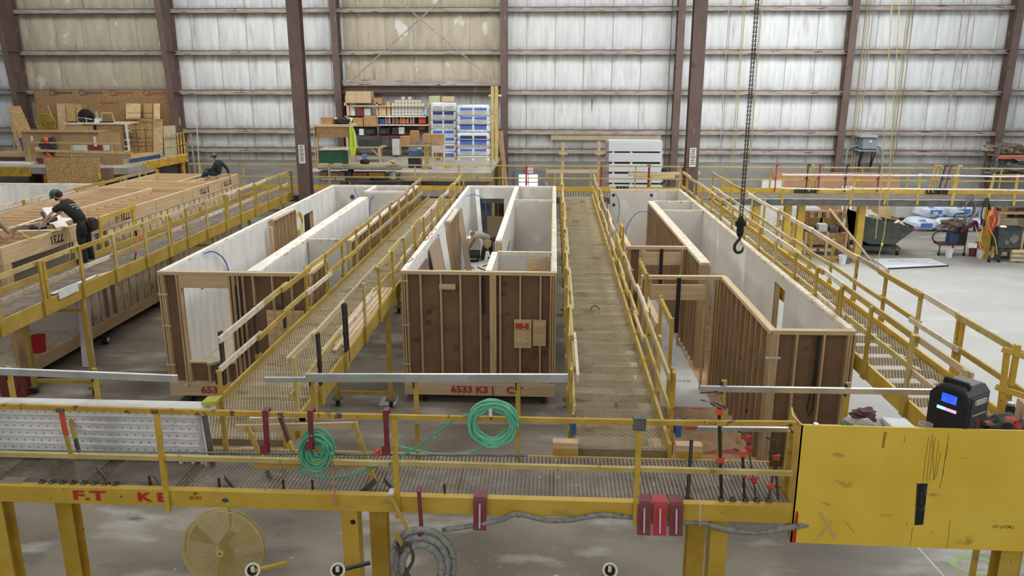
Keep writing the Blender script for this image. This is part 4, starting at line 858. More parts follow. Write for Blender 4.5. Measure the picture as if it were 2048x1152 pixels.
# ------------------------------------------------------------------ white pipe ends at the bottom edge
for px, lb, arm in ((505, 'white ringed pipe end below the yellow fan with a yellow arm', 1), (675, 'white ringed pipe end left of the yellow column at the bottom edge', 2), (1220, 'white ringed pipe end alone at the bottom edge of the picture', 0)):
    c = gy(px, 1141, 7.3); ax = (Vector((0, 0, EYE)) - c).normalized(); ax = (ax + Vector((.12, 0, .15))).normalized(); t = thing('standpipe', lb, 'pipe', (c.x, c.y + .9, 0), 0, 'white pipe ends at the bottom edge')
    foot = Vector((c.x + .05, c.y + .9, 0)); prof = [(.065, -.05), (.078, -.05), (.082, 0), (.078, .02), (.058, .02), (.055, -.045)]
    MB().lathe(prof, c, 22, ax).out('pipe_ring', mat('cream_pipe', 'cfc4a4', 'dcd2b6'), t); MB().cyl(c - ax * .04, c - ax * .03, .056, 16).out('bore', BLACK, t); MB().box(c.x - .02, c.y - .0, c.z - .02, c.x + .015, c.y + .03, c.z + .035).out('bore_fitting', WHITE, t)
    MB().tube([c - ax * .05, c - ax * .35, foot + Vector((0, 0, .8)), foot], .045, 12).out('stem', YEL if arm != 2 else DARK, t)
    if arm: MB().bar(c - ax * .03, c + Vector((.3, .2, -.03)), .04, .03).out('arm', YELD if arm == 1 else DARK, t)
# ------------------------------------------------------------------ yellow plywood box at the right end
YPLY = mat('yellow_plywood', 'e0ba38', 'e8c74c', rough=.5, scale=(1.5, 1.5, 1.5), spots=[('8a6d24', (26, 26, 26), .735, .02), ('bc9440', (2, 2, 5), .64, .05)])
YPLD = mat('yellow_plywood_edge', 'c39a3a', 'd0ae5c', rough=.7, scale=(3, 3, 9), spots=[('9a8152', (5, 5, 9), .6, .08)])
T = thing('plywood_box', 'big yellow painted plywood bin fixed to the right end of the near walkway', 'bin', (4.1, 8.9, 2.27))
bx0, bx1, bf, bb, bz0, bz1 = 2.86, 5.62, 8.36, 9.42, 2.27, 3.66
tl, bl, br_, tr = gy(1603, 850, bf), gy(1580, 1085, bf), gy(2015, 1102, bf), gy(2060, 862, bf)
MB().prism([tl, bl, br_, Vector((br_.x + .35, bf, br_.z)), Vector((tr.x + .35, bf, tr.z)), tr], (0, .02, 0)).out('front_panel', YPLY, T)
ptk, bk = gy(1582, 814, 9.35), gy(1554, 1035, 9.35)
MB().prism([tl, bl, Vector((bk.x, 9.35, bl.z)), Vector((ptk.x, 9.35, ptk.z)), tl + Vector((-.03, .25, .0))], (.02, 0, 0)).out('side_panel', YPLD, T)
box('floor_panel', YPLD, tl.x + .05, bf + .02, 3.47, tr.x + .3, 8.95, 3.49, T); box('back_panel', YPLD, tl.x + .05, 8.93, 2.4, tr.x + .3, 8.95, 3.47, T); box('bottom_panel', YPLD, bl.x + .05, bf + .02, bl.z + .02, tr.x + .3, 9.33, bl.z + .04, T)
def onfront(px, py): return gy(px, py, bf - .002)
MB().prism([onfront(1592, 1023), onfront(1583, 1085), onfront(1591, 1085), onfront(1597, 1030), onfront(1595, 1022)], (0, -.002, 0)).out('red_mark', RED, T)
MB().prism([onfront(1834, 967), onfront(1829, 1050), onfront(1846, 1049), onfront(1855, 967)], (0, -.004, 0)).out('black_tape', mat('black_tape', '1c1d20', '4a4c50', rough=.3, scale=(30, 30, 12), lo=.5, hi=.75), T)
DRIP = mat('brown_drip', '4b3a1e', rough=.8)
rnd = random.Random(4)
for x0_, y0_, x1_, y1_ in ((1858, 873, 1845, 965), (1863, 878, 1853, 963), (1870, 875, 1858, 962), (1865, 868, 1868, 960), (1877, 882, 1868, 960), (1881, 904, 1872, 955), (1898, 868, 1884, 958), (1896, 890, 1880, 977), (1826, 1055, 1820, 1092), (1901, 1040, 1894, 1095), (1690, 1042, 1709, 1065), (1811, 872, 1808, 886), (1815, 1042, 1813, 1052)):
    a, c = onfront(x0_, y0_), onfront(x1_, y1_); n = 7
    MB().tube([a.lerp(c, i / n) + Vector((rnd.uniform(-.004, .004), 0, 0)) for i in range(n + 1)], .0018, 4).out('paint_drip', DRIP, T)
MB().prism([onfront(1768, 864), onfront(1763, 895), onfront(1768, 896), onfront(1774, 864)], (0, -.001, 0)).out('rust_smear', mat('rust_smear', 'a8682c', 'b98a34', scale=(30, 30, 30)), T)
FADE = mat('pale_scuff', 'c9a968', 'd4b468', rough=.8)
MB().prism([onfront(1636, 1025), onfront(1668, 1078), onfront(1676, 1078), onfront(1641, 1022)], (0, -.001, 0)).out('scuff', FADE, T); MB().prism([onfront(1662, 1040), onfront(1630, 1080), onfront(1636, 1081), onfront(1666, 1044)], (0, -.0012, 0)).out('scuff', FADE, T)
text('15"-(1OK)', onfront(2006, 1054), .055, INK, T, thick=.001)
p = gy(2030, 1120, 8.75); box('bin_post', YELB, p.x - .08, 8.7, 0, p.x + .05, 8.85, 2.3, T); MB().cyl((p.x + .2, 8.6, 0), (p.x + .2, 8.6, 2.3), .04, 10).out('bin_post', GSTEEL, T)
# things lying in the bin
zt = 3.492
def gzb(px, Y): return gy(px, 840, Y).x
HC = mat('charcoal_case', '393b38', '4a4c48', rough=.6, scale=(6, 6, 6), spots=[('6c6b66', (3, 3, 6), .62, .1)])
cx = gy(1905, 800, 8.85).x; cz = 3.495; t = thing('battery_speaker', 'black hard-shell portable machine with a glowing blue and white display', 'machine', (cx, 8.85, cz), math.radians(-56))
def rb(b, x0, y0, z0, x1, y1, z1, c): return b.prism([(x0 + c, y0, z0), (x1 - c, y0, z0), (x1, y0, z0 + c), (x1, y0, z1 - c), (x1 - c, y0, z1), (x0 + c, y0, z1), (x0, y0, z1 - c), (x0, y0, z0 + c)], (0, y1 - y0, 0))
b = MB(); rb(b, cx - .15, 8.72, cz, cx + .15, 9.04, cz + .46, .05); b.out('shell', HC, t)
b = MB(); rb(b, cx - .17, 8.69, cz + .02, cx + .17, 8.73, cz + .44, .06); b.out('front_bezel', BLACK, t)
MB().box(cx - .1, 8.8, cz + .46, cx + .1, 9.0, cz + .475).out('lid_panel', mat('dusty_lid', '7d7a72'), t)
MB().bar((cx - .1, 8.78, cz + .49), (cx + .1, 8.78, cz + .49), .03, .03).box(cx - .115, 8.77, cz + .44, cx - .09, 8.8, cz + .49).box(cx + .09, 8.77, cz + .44, cx + .115, 8.8, cz + .49).out('handle', BLACK, t)
MB().box(cx - .06, 8.684, cz + .33, cx + .07, 8.69, cz + .4).out('display', mat('blue_display', '2038c0', '3a66ff', scale=(40, 40, 40), lo=.45, hi=.5, emit=('2a50e0', 1.2)), t)
MB().box(cx - .09, 8.684, cz + .262, cx - .02, 8.69, cz + .285).out('light_strip', mat('cyan_strip', '9fe8f0', emit=('9fe8f0', 1.5)), t); MB().box(cx - .02, 8.684, cz + .262, cx + .08, 8.69, cz + .285).out('light_strip', mat('pink_strip', 'f0a0c0', emit=('f0a0c0', 1.2)), t)
b = MB(); rb(b, cx + .15, 8.76, cz + .03, cx + .165, 9.0, cz + .4, .0); sp_ = b.out('side_panel', HC, t); box('side_handle', GALV, cx + .165, 8.8, cz + .34, cx + .18, 8.96, cz + .38, sp_); box('side_trim', GALV, cx + .165, 8.78, cz + .25, cx + .172, 8.98, cz + .258, t); MB().box(cx + .165, 8.86, cz + .06, cx + .17, 8.92, cz + .2).out('red_mark', mat('faded_red', '7c3a34'), t)
t.scale = (1.3, 1.3, 1.42); t.location.y = 8.66; t.location.x -= .03
x = gzb(1853, 8.6); t = thing('plastic_cup', 'clear plastic cup with a reddish drink left of the black machine', 'cup', (x, 8.6, zt)); t.scale = (1.15, 1.15, 1.4)
MB().lathe([(.05, 0), (.065, .13), (.067, .135), (.062, .135), (.048, .005)], (x, 8.6, zt), 18).out('cup', mat('clear_plastic', 'b9b4b0', rough=.2, alpha=.55), t); MB().lathe([(.046, .005), (.055, .07)], (x, 8.6, zt), 16).out('drink', mat('red_drink', '84524c'), t)
x = gzb(1795, 8.7); tag(MB().prism([(x - .14, 8.5, zt), (x + .14, 8.5, zt), (x + .14, 8.5, zt + .17), (x - .14, 8.5, zt + .19)], (-.02, .26, .0)).out('white_box', WHITE), 'plain white cardboard box in the yellow bin', 'box')
x = gzb(1724, 8.7); t = thing('bagged_box', 'open box wrapped in a clear plastic bag with dark red cloth on top', 'box', (x, 8.7, zt))
MB().box(x - .17, 8.58, zt, x + .17, 8.82, zt + .1).out('box', mat('olive_box', '8c8a4c', '6b7a3a'), t); MB().blob((x + .02, 8.7, zt + .1), (.2, .14, .1), .16, 24, 3).out('bag', mat('clear_bag', 'a9a3a0', 'c4bebb', rough=.25, alpha=.8, scale=(20, 20, 20)), t); MB().blob((x + .03, 8.76, zt + .21), (.13, .09, .06), .25, 24, 9).out('cloth', mat('dark_red_cloth', '4c2f30', '5e3b3c'), t)
MB().prism([(x - .2, 8.55, zt), (x - .13, 8.55, zt), (x - .18, 8.6, zt + .16), (x - .24, 8.6, zt + .14)], (0, .1, 0)).out('flap', mat('green_flap', '3f5a2c'), t)
x = gzb(1633, 8.55); t = thing('drink_can', 'dark tall drink can standing in the yellow bin', 'can', (x, 8.55, zt)); t.scale = (1.3, 1.3, 1.4); MB().lathe([(.022, 0), (.027, .006), (.027, .12), (.022, .13)], (x, 8.55, zt), 16).out('can', mat('dark_can', '2f3a2a', '4a5240'), t); MB().lathe([(.02, .13), (.022, .132)], (x, 8.55, zt), 14).out('can_lid', ALU, t)
x = gzb(1612, 8.6); t = thing('bottle', 'dark green bottle lying down beside the can', 'bottle', (x, 8.6, zt)); MB().lathe([(.03, 0), (.035, .02), (.035, .14), (.012, .18), (.012, .22)], (x + .06, 8.58, zt + .036), 14, (-1, .3, 0)).out('bottle_body', mat('green_glass', '24402a', rough=.2), t); MB().lathe([(.014, .22), (.014, .24)], (x + .06, 8.58, zt + .036), 10, (-1, .3, 0)).out('cap', WHITE, t)
for i, (px, l) in enumerate(((1650, 'dark metal fittings heap beside the drink can'), (1668, 'small heap of grey hardware next to the bagged box'))):
    x = gzb(px, 8.65); b = MB(); rr = random.Random(i)
    for k in range(14): q = (x + rr.uniform(-.07, .07), 8.6 + rr.uniform(0, .16), zt + rr.uniform(.01, .05)); b.bar(q, (q[0] + rr.uniform(-.05, .05), q[1] + rr.uniform(-.05, .05), q[2] + rr.uniform(-.01, .03)), .012, .012)
    tag(b.out('hardware_heap', GSTEEL if i else DARK), l, 'hardware', None, 'stuff')
x = gzb(1672, 8.6); tag(MB().bar((x - .04, 8.56, zt + .06), (x + .06, 8.62, zt + .15), .008, .008).out('wooden_stick', PX), 'thin wooden stick leaning on the bagged box', 'stick')
x = gzb(2000, 8.65); t = thing('work_jacket', 'crumpled orange and black work jacket heaped in the yellow bin', 'jacket', (x, 8.65, zt)); MB().blob((x - .02, 8.68, zt + .09), (.3, .2, .15), .2, 36, 12, 1.3).out('jacket_body', mat('dark_jacket', '302b2a', '3b3636', scale=(6, 6, 6), spots=[('a8402a', (5, 5, 5), .52, .02)]), t); MB().blob((x + .18, 8.56, zt + .06), (.17, .1, .07), .22, 28, 5).out('sleeve', mat('orange_cloth', 'a8432a', 'b85034'), t)
x = gzb(2022, 9.0); t = thing('black_flask', 'black flask with silver cap behind the orange jacket', 'flask', (x, 9.05, zt)); MB().lathe([(.05, 0), (.05, .22), (.04, .25)], (x, 9.05, zt), 16).out('flask_body', BLACK, t); MB().lathe([(.042, .25), (.042, .28)], (x, 9.05, zt), 14).out('flask_cap', ALU, t)
x = gzb(2048, 9.0); tag(MB().prism([(x - .05, 8.95, zt), (x + .2, 8.95, zt), (x + .2, 8.95, zt + .24), (x - .05, 8.95, zt + .3)], (.02, .2, 0)).out('cardboard_box', CARDP), 'pale box cut by the right edge behind the jacket', 'box')
x = gzb(1955, 8.5); tag(MB().blob((x, 8.46, zt + .02), (.08, .05, .035), .1, 16, 7).out('grey_glove', GSTEEL), 'grey glove tucked in front of the black machine', 'glove')
t = thing('guard_rail', 'short yellow rail frame at the right edge behind the orange jacket', 'rail', gy(2008, 830, 9.7) * 1); t.location.z = 3.0; ORG[t.name] = Vector(t.location)
for (a, c) in (((2014, 705), (2000, 822)), ((2036, 690), (2022, 770))): MB().bar(gy(*a, 9.7), gy(*c, 9.7), .06, .05, Vector((0, 1, 0))).out('post', YELB, t)
MB().bar(gy(2006, 699, 9.68), gy(2090, 726, 9.68), .05, .07).out('top_rail', YELB, t); MB().bar(gy(1993, 774, 9.68), gy(2090, 806, 9.68), .05, .07).out('mid_rail', YELB, t); MB().bar((gy(2000, 822, 9.7).x, 9.7, 0), gy(2000, 822, 9.7), .06, .06).out('post', YELB, t)
# ------------------------------------------------------------------ chain hoist hook
hx, hy = 2.81, 12.0; t = thing('chain_hoist', 'black hoist chain with a heavy hook hanging above the right module', 'hoist', (hx, hy, 5.0)); t.scale = (.85, .85, .82)
ch = MB(); z = 5.55; k = 0
while z < 10.2:
    for dx, dy in ((-.022, 0), (.022, .01)):
        o_ = k % 2; L_ = .042; pts = []
        for q in range(10):
            a_ = 2 * PI * q / 10; u, v_ = .014 * math.cos(a_), L_ * .62 * math.sin(a_)
            pts.append((hx + dx + (u if o_ else .3 * u), hy + dy + (.3 * u if o_ else u), z + v_))
        ch.tube(pts, .0065, 5, True)
    z += .037; k += 1
ch.out('chain', DARK, t)
b = MB().lathe([(.03, 0), (.055, .03), (.065, .1), (.06, .2), (.075, .24), (.07, .3), (.045, .34), (.03, .38)], (hx, hy, 5.18), 14); b.box(hx - .09, hy - .03, 5.38, hx + .09, hy + .03, 5.46); b.out('hook_block', BLACK, t)
hk = [(hx, hy, 5.2), (hx, hy, 5.14), (hx - .03, hy, 5.1), (hx - .075, hy, 5.02), (hx - .07, hy, 4.93), (hx - .01, hy, 4.88), (hx + .055, hy, 4.91), (hx + .075, hy, 4.99)]
s_ = smoothpts(hk, 4); MB().tube(s_, .026, 10, taper=[1.1 if i < len(s_) * .8 else 1.1 - .8 * (i / len(s_) - .8) * 5 for i in range(len(s_))]).out('hook', DARK, t); MB().bar((hx + .07, hy, 5.0), (hx + .005, hy, 5.14), .02, .008).out('latch', GSTEEL, t)
# ================================================================== storage along the back wall
def pb(name, mt, x0, y0, x1, y1, Y, dep=.4, parent=None, zb=None):
    """a box whose near face spans these sight lines at depth Y"""
    a, c = gy(x0, y0, Y), gy(x1, y1, Y); z0 = c.z if zb is None else zb
    return box(name, mt, a.x, Y, z0, c.x, Y + dep, a.z, parent)
def item(name, mt, x0, y0, x1, y1, Y, dep, label, cat, group=None, zb=None): return tag(pb(name, mt, x0, y0, x1, y1, Y, dep, None, zb), label, cat, group)
def lean(name, mt, x0, y0, x1, y1, Y, label, cat='board', dx=0, dy=.25, th=.03, zb=None, group=None):
    """a sheet leaning back; top edge shifted by dx pixels, top further away by dy"""
    a, c = gy(x0 + dx, y0, Y + dy), gy(x1 + dx, y0, Y + dy); e, f = gy(x1, y1, Y), gy(x0, y1, Y)
    if zb is not None: e.z = f.z = zb
    return tag(MB().prism([a, c, e, f], (0, th, 0)).out(name, mt), label, cat, group)
ZM = 3.3
# --- mezzanine decks
MZ = thing('mezzanine', 'grey storage platform behind the left and centre modules', 'platform', (-6.9, 39.5, 0))
CONC = mat('dusty_platform', '8d877d', 'a39d92', rough=.9, scale=(1, 1, 1), spots=[('6f685d', (2, 2, 2), .6, .1)])
box('platform_deck', CONC, -11.2, 35.6, ZM - .12, -2.8, 43.0, ZM, MZ); pb('fascia_board', mat('tan_fascia', 'a39475', 'b3a486'), 800, 345, 985, 363, 35.55, .05, MZ); pb('fascia_board', YELD, 640, 372, 800, 376, 35.55, .05, MZ)
for x in (-11, -7, -2.9):
    for y in (35.8, 42.8): box('support_leg', YELD, x - .08, y - .08, 0, x + .08, y + .08, ZM - .12, MZ)
ML = thing('mezzanine', 'yellow-edged storage platform under the strand board wall at far left', 'platform', (-26, 39.5, 0))
box('platform_deck', CONC, -32.5, 36.6, ZM - .3, -19.9, 43.0, ZM, ML); box('fascia_board', YELD, -32.5, 36.55, ZM - .42, -24.6, 36.6, ZM + .02, ML)
for x in (-32, -28, -24, -20.2):
    for y in (36.8, 42.8): box('support_leg', YELD, x - .08, y - .08, 0, x + .08, y + .08, ZM - .3, ML)
# --- strand board wall with hand-written names
t = thing('strand_board_wall', 'tall brown strand board wall with handwritten red, blue and black script', 'wall panel', (gy(220, 300, 43.5).x, 43.5, ZM))
pb('board', OSBD, 67, 180, 366, 320, 43.4, .05, t, ZM)
MAR_B, MAR_R, MAR_N = mat('marker_black', '2e2a2c'), mat('marker_red', 'a83a34'), mat('marker_blue', '3a3f62')
for px, py, mt in ((126, 185, MAR_B), (186, 185, MAR_N), (247, 185, MAR_R), (314, 186, MAR_R), (219, 205, MAR_R)):
    p = gy(px, py, 43.39); text('Signature', p, .235, mt, t, sx=1.2, mtx=(Matrix.Shear('XY', 3, (.0, .0)) if False else Euler((PI / 2, 0, 0)).to_matrix() @ Matrix(((1, .35, 0), (0, 1, 0), (0, 0, 1)))))
    if py < 200: q = gy(px - 27, 185, 43.39); MB().tube([q + Vector((.0, 0, -.12)), q + Vector((.0, 0, .06)), q + Vector((.15, 0, .15)), q + Vector((.28, 0, .05))], .014, 4).tube([q + Vector((.05, 0, -.14)), q + Vector((.35, 0, -.14))], .014, 4).out('house_mark', mt, t)
pb('paper_sheet', WHITE, 349, 236, 361, 250, 43.35, .01, t)
# --- leaning sheets against it
SH = [('light narrow plywood board left of the leaning strand boards', 'PLY', 113, 207, 130, 264, 0), ('first strand board leaning behind the round fan', 'OSB', 131, 207, 150, 262, 0), ('second narrow strand board leaning behind the round fan', 'OSB', 151, 208, 163, 258, 0), ('narrowest strand board right of the two behind the fan', 'OSBD', 164, 209, 173, 258, 0),
      ('tall strand board with grid lines right of the workbench', 'OSB', 256, 236, 290, 304, 0), ('tall narrow strand board with dark grid lines near the column', 'OSB', 287, 207, 305, 304, 0), ('pale square sheet on top of the gridded strand board', 'PLY', 252, 207, 281, 238, 0), ('short pale plywood board above the tall plywood board', 'PLY', 307, 207, 320, 238, 0), ('tall pale plywood board leaning right of the strand boards', 'PLY', 306, 238, 325, 304, -4)]
for i, (l, m_, a, b_, c, d_, dx) in enumerate(SH):
    o = lean('leaning_board', {'PLY': PLY, 'OSB': OSB, 'OSBD': OSBD}[m_], a, b_, c, d_, 42.9 - .06 * (i % 5) - (.15 if i == 6 or i == 7 else 0), l, zb=(ZM if d_ > 250 else None), dy=.35, th=.02)
for y in (214, 225): pass
g = MB()
for py in (226, 236, 244, 260, 276, 285, 292): a, c = gy(255, py, 42.5), gy(305, py, 42.5); g.box(a.x, 42.48, a.z - .012, c.x, 42.49, a.z + .012)
for px in (270, 287): a, c = gy(px, 240, 42.5), gy(px, 303, 42.5); g.box(a.x - .01, 42.48, c.z, a.x + .01, 42.49, a.z)
tag(g.out('dark_grid', INK), 'dark line grid drawn across the tall leaning strand boards', 'marking')
# --- workbench block
t = thing('workbench', 'large plywood-sided workbench in front of the strand board wall', 'workbench', (gy(190, 300, 41).x, 41.3, ZM))
pb('side_panel', mat('pinkish_ply', 'a5825c', 'b5946e', scale=(2, 2, 2)), 131, 250, 192, 304, 41.0, .05, t, ZM); pb('side_panel', OSBD, 192, 247, 250, 304, 41.0, .05, t, ZM); pb('bench_top', DUSTY, 129, 246, 250, 249, 40.95, 1.5, t); pb('back_panel', OSBD, 131, 250, 250, 300, 42.3, .05, t, ZM)
for py in (247, 260, 279, 292, 301): pb('white_bracket', WHITE, 249, py, 260, py + 2, 40.9, .05, t)
pb('white_post', WHITE, 254, 247, 256, 302, 40.88, .019, t); MB().bar(gy(143, 265, 40.95), gy(175, 259, 40.95), .03, .04).out('cleat', PX, t)
t = thing('work_counter', 'long plywood-fronted counter with white papers taped on it, left of the hall', 'counter', (gy(150, 340, 38).x, 38.5, ZM - .1))
pb('front_panel', mat('ply_brown', 'a0805a', 'b3946c', scale=(1.5, 1.5, 1.5)), 42, 265, 245, 328, 38.3, .05, t, ZM); pb('counter_top', OSBD, 40, 263, 195, 266, 38.2, 1.2, t)
for a in ((60, 272, 67, 282), (70, 294, 85, 302), (144, 290, 175, 301), (206, 290, 220, 301), (186, 273, 194, 293)): pb('white_paper', WHITE, *a, 38.27, .01, t)
pb('red_panel', mat('dull_red', '7c3a34'), 176, 290, 205, 301, 38.28, .01, t); pb('red_panel', mat('dull_red', '7c3a34'), 72, 316, 87, 330, 38.28, .01, t)
a, c = gy(75, 301, 37.9), gy(265, 306, 37.9); t2 = thing('guard_rail', 'pale yellow beam and rail in front of the paper-covered counter', 'rail', (a.x, 37.9, ZM)); MB().bar(a, c, .06, .12).out('beam', YELP, t2); MB().bar(gy(110, 309, 37.95), gy(262, 312, 37.95), .05, .14).out('grey_beam', GREYWOOD, t2); MB().bar(gy(57, 285, 37.9), gy(237, 287, 37.9), .05, .06).out('top_rail', YELP, t2)
for px in (57, 141, 223): p, q = gy(px, 285, 37.92), gy(px + 3, 317, 37.92); MB().bar(p, (q.x, 37.92, ZM), .06, .05).out('post', YELP, t2)
item('strand_sheet', OSB, 88, 315, 205, 374, 36.4, .04, 'wide strand board sheet standing below the counter rail', 'board', zb=0)
item('brown_board', OSBD, 204, 313, 246, 330, 37.8, .05, 'brown board right of the wide strand board panel', 'board')
# jacket pile
p = gy(98, 305, 38.0); t = thing('hanging_gear', 'bundle of dark gear with orange sleeves hanging on the counter', 'gear', (p.x, 38.0, ZM)); MB().blob((p.x, 38.05, gy(98, 293, 38).z), (.38, .14, .38), .2, 24, 5).out('dark_bundle', mat('navy_gear', '2b2a33', '4a4048', scale=(6, 6, 6), spots=[('6b3038', (5, 5, 5), .6, .04)]), t)
MB().blob((gy(91, 280, 37.9).x, 37.9, gy(91, 280, 37.9).z), (.12, .1, .12), .15, 14, 2).out('orange_helmet', ORG_, t)
MB().blob((gy(98, 318, 37.9).x, 37.88, gy(98, 318, 37.9).z), (.11, .08, .3), .2, 16, 3).out('orange_sleeve', mat('red_orange_cloth', 'b8402c'), t); MB().blob((gy(103, 335, 37.9).x, 37.86, gy(103, 335, 37.9).z), (.1, .07, .22), .2, 16, 8).out('red_sleeve', mat('coral_cloth', 'b8474a'), t)
# fans
def roundfan(px, py, r, Y, mt, label, base=None):
    c = gy(px, py, Y); t = thing('round_fan', label, 'fan', (c.x, Y, c.z - r)); b = MB()
    for i in range(12): b.tube([(c.x + (r - i * r / 12.5) * math.cos(q), Y - .04 + .03 * abs(i - 6) / 6, c.z + (r - i * r / 12.5) * math.sin(q)) for q in (2 * PI * k / 24 for k in range(24))], .012 if i else .03, 5, True)
    for k in range(12): b.bar((c.x, Y - .06, c.z), (c.x + r * math.cos(k * PI / 6), Y - .03, c.z + r * math.sin(k * PI / 6)), .02, .012)
    b.out('wire_cage', mt, t); MB().cyl((c.x, Y, c.z), (c.x, Y + .12, c.z), r * .96, 24).out('drum', mat(label[:9] + '_drum', 'a8923c') if mt is not DARK else mat('dark_drum', '232b26'), t)
    if base: MB().bar((c.x, Y + .06, c.z - r), (c.x, Y + .06, base), .05, .05).out('stand', mt, t)
    return t
roundfan(92, 247, .52, 42.0, mat('dull_fan_yellow', 'a68f3a'), 'round dull yellow fan beside the far-left column', ZM)
tt = roundfan(172, 235, .42, 41.6, DARK, 'round dark green fan with a white bar on top of the workbench'); c = gy(172, 237, 41.5); MB().tube([(c.x - .42, 41.45, c.z + .05), (c.x, 41.4, c.z + .02), (c.x + .36, 41.45, c.z - .05)], .022, 6).tube([(c.x + .05, 41.42, c.z), (c.x + .05, 41.45, c.z - .4)], .02, 6).out('white_bar', WHITE, tt)
for a in (('white_carton', WHITE, 188, 237, 198, 247, 41.3, .3, 'small white carton right of the dark round fan', 'carton'), ('tool_bottle', GREYWOOD, 190, 222, 196, 246, 41.6, .15, 'grey bottle-shaped item behind the white carton', 'bottle'), ('tool_case', DARK, 199, 243, 222, 247, 41.3, .3, 'flat black tool case on the workbench', 'case'), ('drill', DARK, 135, 243, 152, 247, 41.3, .2, 'small black power tool at the left end of the workbench', 'tool')):
    item(*a)
tag(MB().bar(gy(203, 226, 42.2), gy(224, 226, 42.2), .04, .06).bar(gy(224, 226, 42.2), gy(229, 243, 42.2), .04, .05).bar(gy(203, 226, 42.2), gy(203, 243, 42.2), .04, .04).out('picture_stand', PX), 'open wooden frame standing on the workbench right of the dark fan', 'frame')
lean('wooden_lath', PZ, 107, 264, 112, 264, 42.2, '', dx=0) if False else None
tag(MB().bar(gy(95, 212, 42.8), gy(114, 264, 42.0), .05, .12).out('wooden_lath', PSTUD), 'long lath leaning right of the yellow fan', 'lath')
# leaning sheets at the far left
def quad(name, mt, pts, Y, label, cat='board', th=.03, dys=None):
    P = [gy(x, y, Y + (dys[i] if dys else 0)) for i, (x, y) in enumerate(pts)]; return tag(MB().prism(P, (0, th, 0)).out(name, mt), label, cat)
quad('leaning_sheet', OSB, [(16, 213), (40, 212), (66, 270), (38, 276)], 40.2, 'broad strand board sheet leaning at far left beside the column', dys=(.4, .4, 0, 0))
quad('leaning_sheet', PLY, [(17, 237), (30, 236), (44, 304), (38, 306)], 40.6, 'pale leaning sheet at far left behind the blue one', dys=(.4, .4, 0, 0))
quad('leaning_sheet', mat('blue_sheet', '2c4a72', '34557f'), [(32, 262), (42, 264), (56, 305), (47, 306)], 40.0, 'blue leaning sheet at far left', dys=(.3, .3, 0, 0))
item('table_slab', mat('tan_slab', 'b08d62'), -40, 308, 58, 313, 38.5, 2.2, 'brown wooden slab table at the far left edge', 'table'); item('table_skirt', mat('dark_slab', '4a3226'), -40, 314, 57, 322, 38.5, .1, 'dark brown board under the far-left slab', 'board')
item('white_slab', WHITE, -40, 326, 58, 333, 37.6, 1.2, 'pale stacked boards under the slab at the far left edge', 'board')
tag(MB().bar(gy(25, 268, 41), gy(30, 302, 41), .06, .05).bar(gy(22, 269, 41), gy(35, 269, 41), .05, .04).out('stand_post', YELP), 'thin pale stand post in front of the wall at far left', 'stand')
# gates, racks and boards near the second column
t = thing('folding_gate', 'beige ribbed panel gate leaning left of the second column', 'gate', (gy(340, 320, 41).x, 41, ZM)); BEI = mat('beige_panel', 'a3987a', 'b0a587')
P = [gy(326, 252, 41.4), gy(350, 251, 41.4), gy(355, 316, 41), gy(330, 319, 41)]; MB().prism(P, (0, .05, 0)).out('panel', BEI, t)
for py, d_ in ((270, 0), (293, 2)): MB().bar(gy(326 + d_, py + 2, 41.15), gy(356 + d_, py - 1, 41.15), .05, .06).out('crossbar', YELP, t)
t = thing('yellow_rack', 'narrow yellow steel rack beside the beige gate', 'rack', (gy(362, 320, 41).x, 41, ZM))
for px in (355, 361, 367): MB().bar(gy(px, 265, 41.2), gy(px + 4, 318, 40.9), .06, .06).out('upright', YELD, t)
for py in (268, 290, 312): MB().bar(gy(353, py, 41), gy(373, py - 4, 41), .05, .05).out('shelf_bar', YELD, t)
for i, (a, b_, l) in enumerate((((372, 284), (380, 345), 'short grey board leaning left of the second column foot'), ((381, 268), (393, 345), 'pale lath leaning against the foot of the second column'), ((393, 236), (395, 345), 'thin upright white lath right of the second column'))):
    tag(MB().bar(gy(*a, 43.3), (gy(*b_, 43.2).x, 43.2, 0), .08 if i < 2 else .05, .03, Vector((0, 1, 0))).out('leaning_lath', GREYWOOD if i < 2 else DUSTY), l, 'board')
t = thing('sheet_stack', 'stack of sheets with a blue tarp edge in front of the strand boards', 'stack', (gy(290, 325, 39).x, 39, ZM)); P = [gy(258, 318, 38.6), gy(320, 307, 40.2), gy(320, 318, 40.2), gy(260, 331, 38.6)]; MB().prism(P, (0, .04, 0)).out('blue_edge', mat('blue_sheet', '2c4a72'), t)
MB().prism([gy(258, 316, 38.6), gy(320, 306, 40.2), gy(300, 304, 41.5), gy(262, 307, 41.5)], (0, 0, -.06)).out('top_sheet', OSB, t)
a, c = gy(195, 352, 36.2), gy(374, 316, 40.5); t = thing('conveyor_beam', 'long slanting yellow-green beam frame running to the second column', 'beam', (a.x, 36.2, 2.8)); MB().bar(a, c, .08, .34).out('beam', YELD, t); MB().bar(a + Vector((0, .1, .25)), c + Vector((0, .1, .2)), .1, .06).out('top_rail', YELP, t)
for k in range(1, 9): q = a.lerp(c, k / 9); MB().bar(q + Vector((0, -.06, -.2)), q + Vector((0, -.06, .22)), .08, .04).out('rib', YELD, t)
for k in (0.05, .5, .95): q = a.lerp(c, k); MB().bar((q.x, q.y, 0), (q.x, q.y, q.z - .15), .1, .1).out('leg', YELD, t)
box('post_box', mat('brown_carton', '6e5848'), gz(180, 365, ZT).x, 30.2, ZT + .0, gz(180, 365, ZT).x + .35, 30.5, ZT + .45)
o = bpy.data.objects['post_box']; tag(o, 'small brown block standing on the joist frame of the left module', 'block')
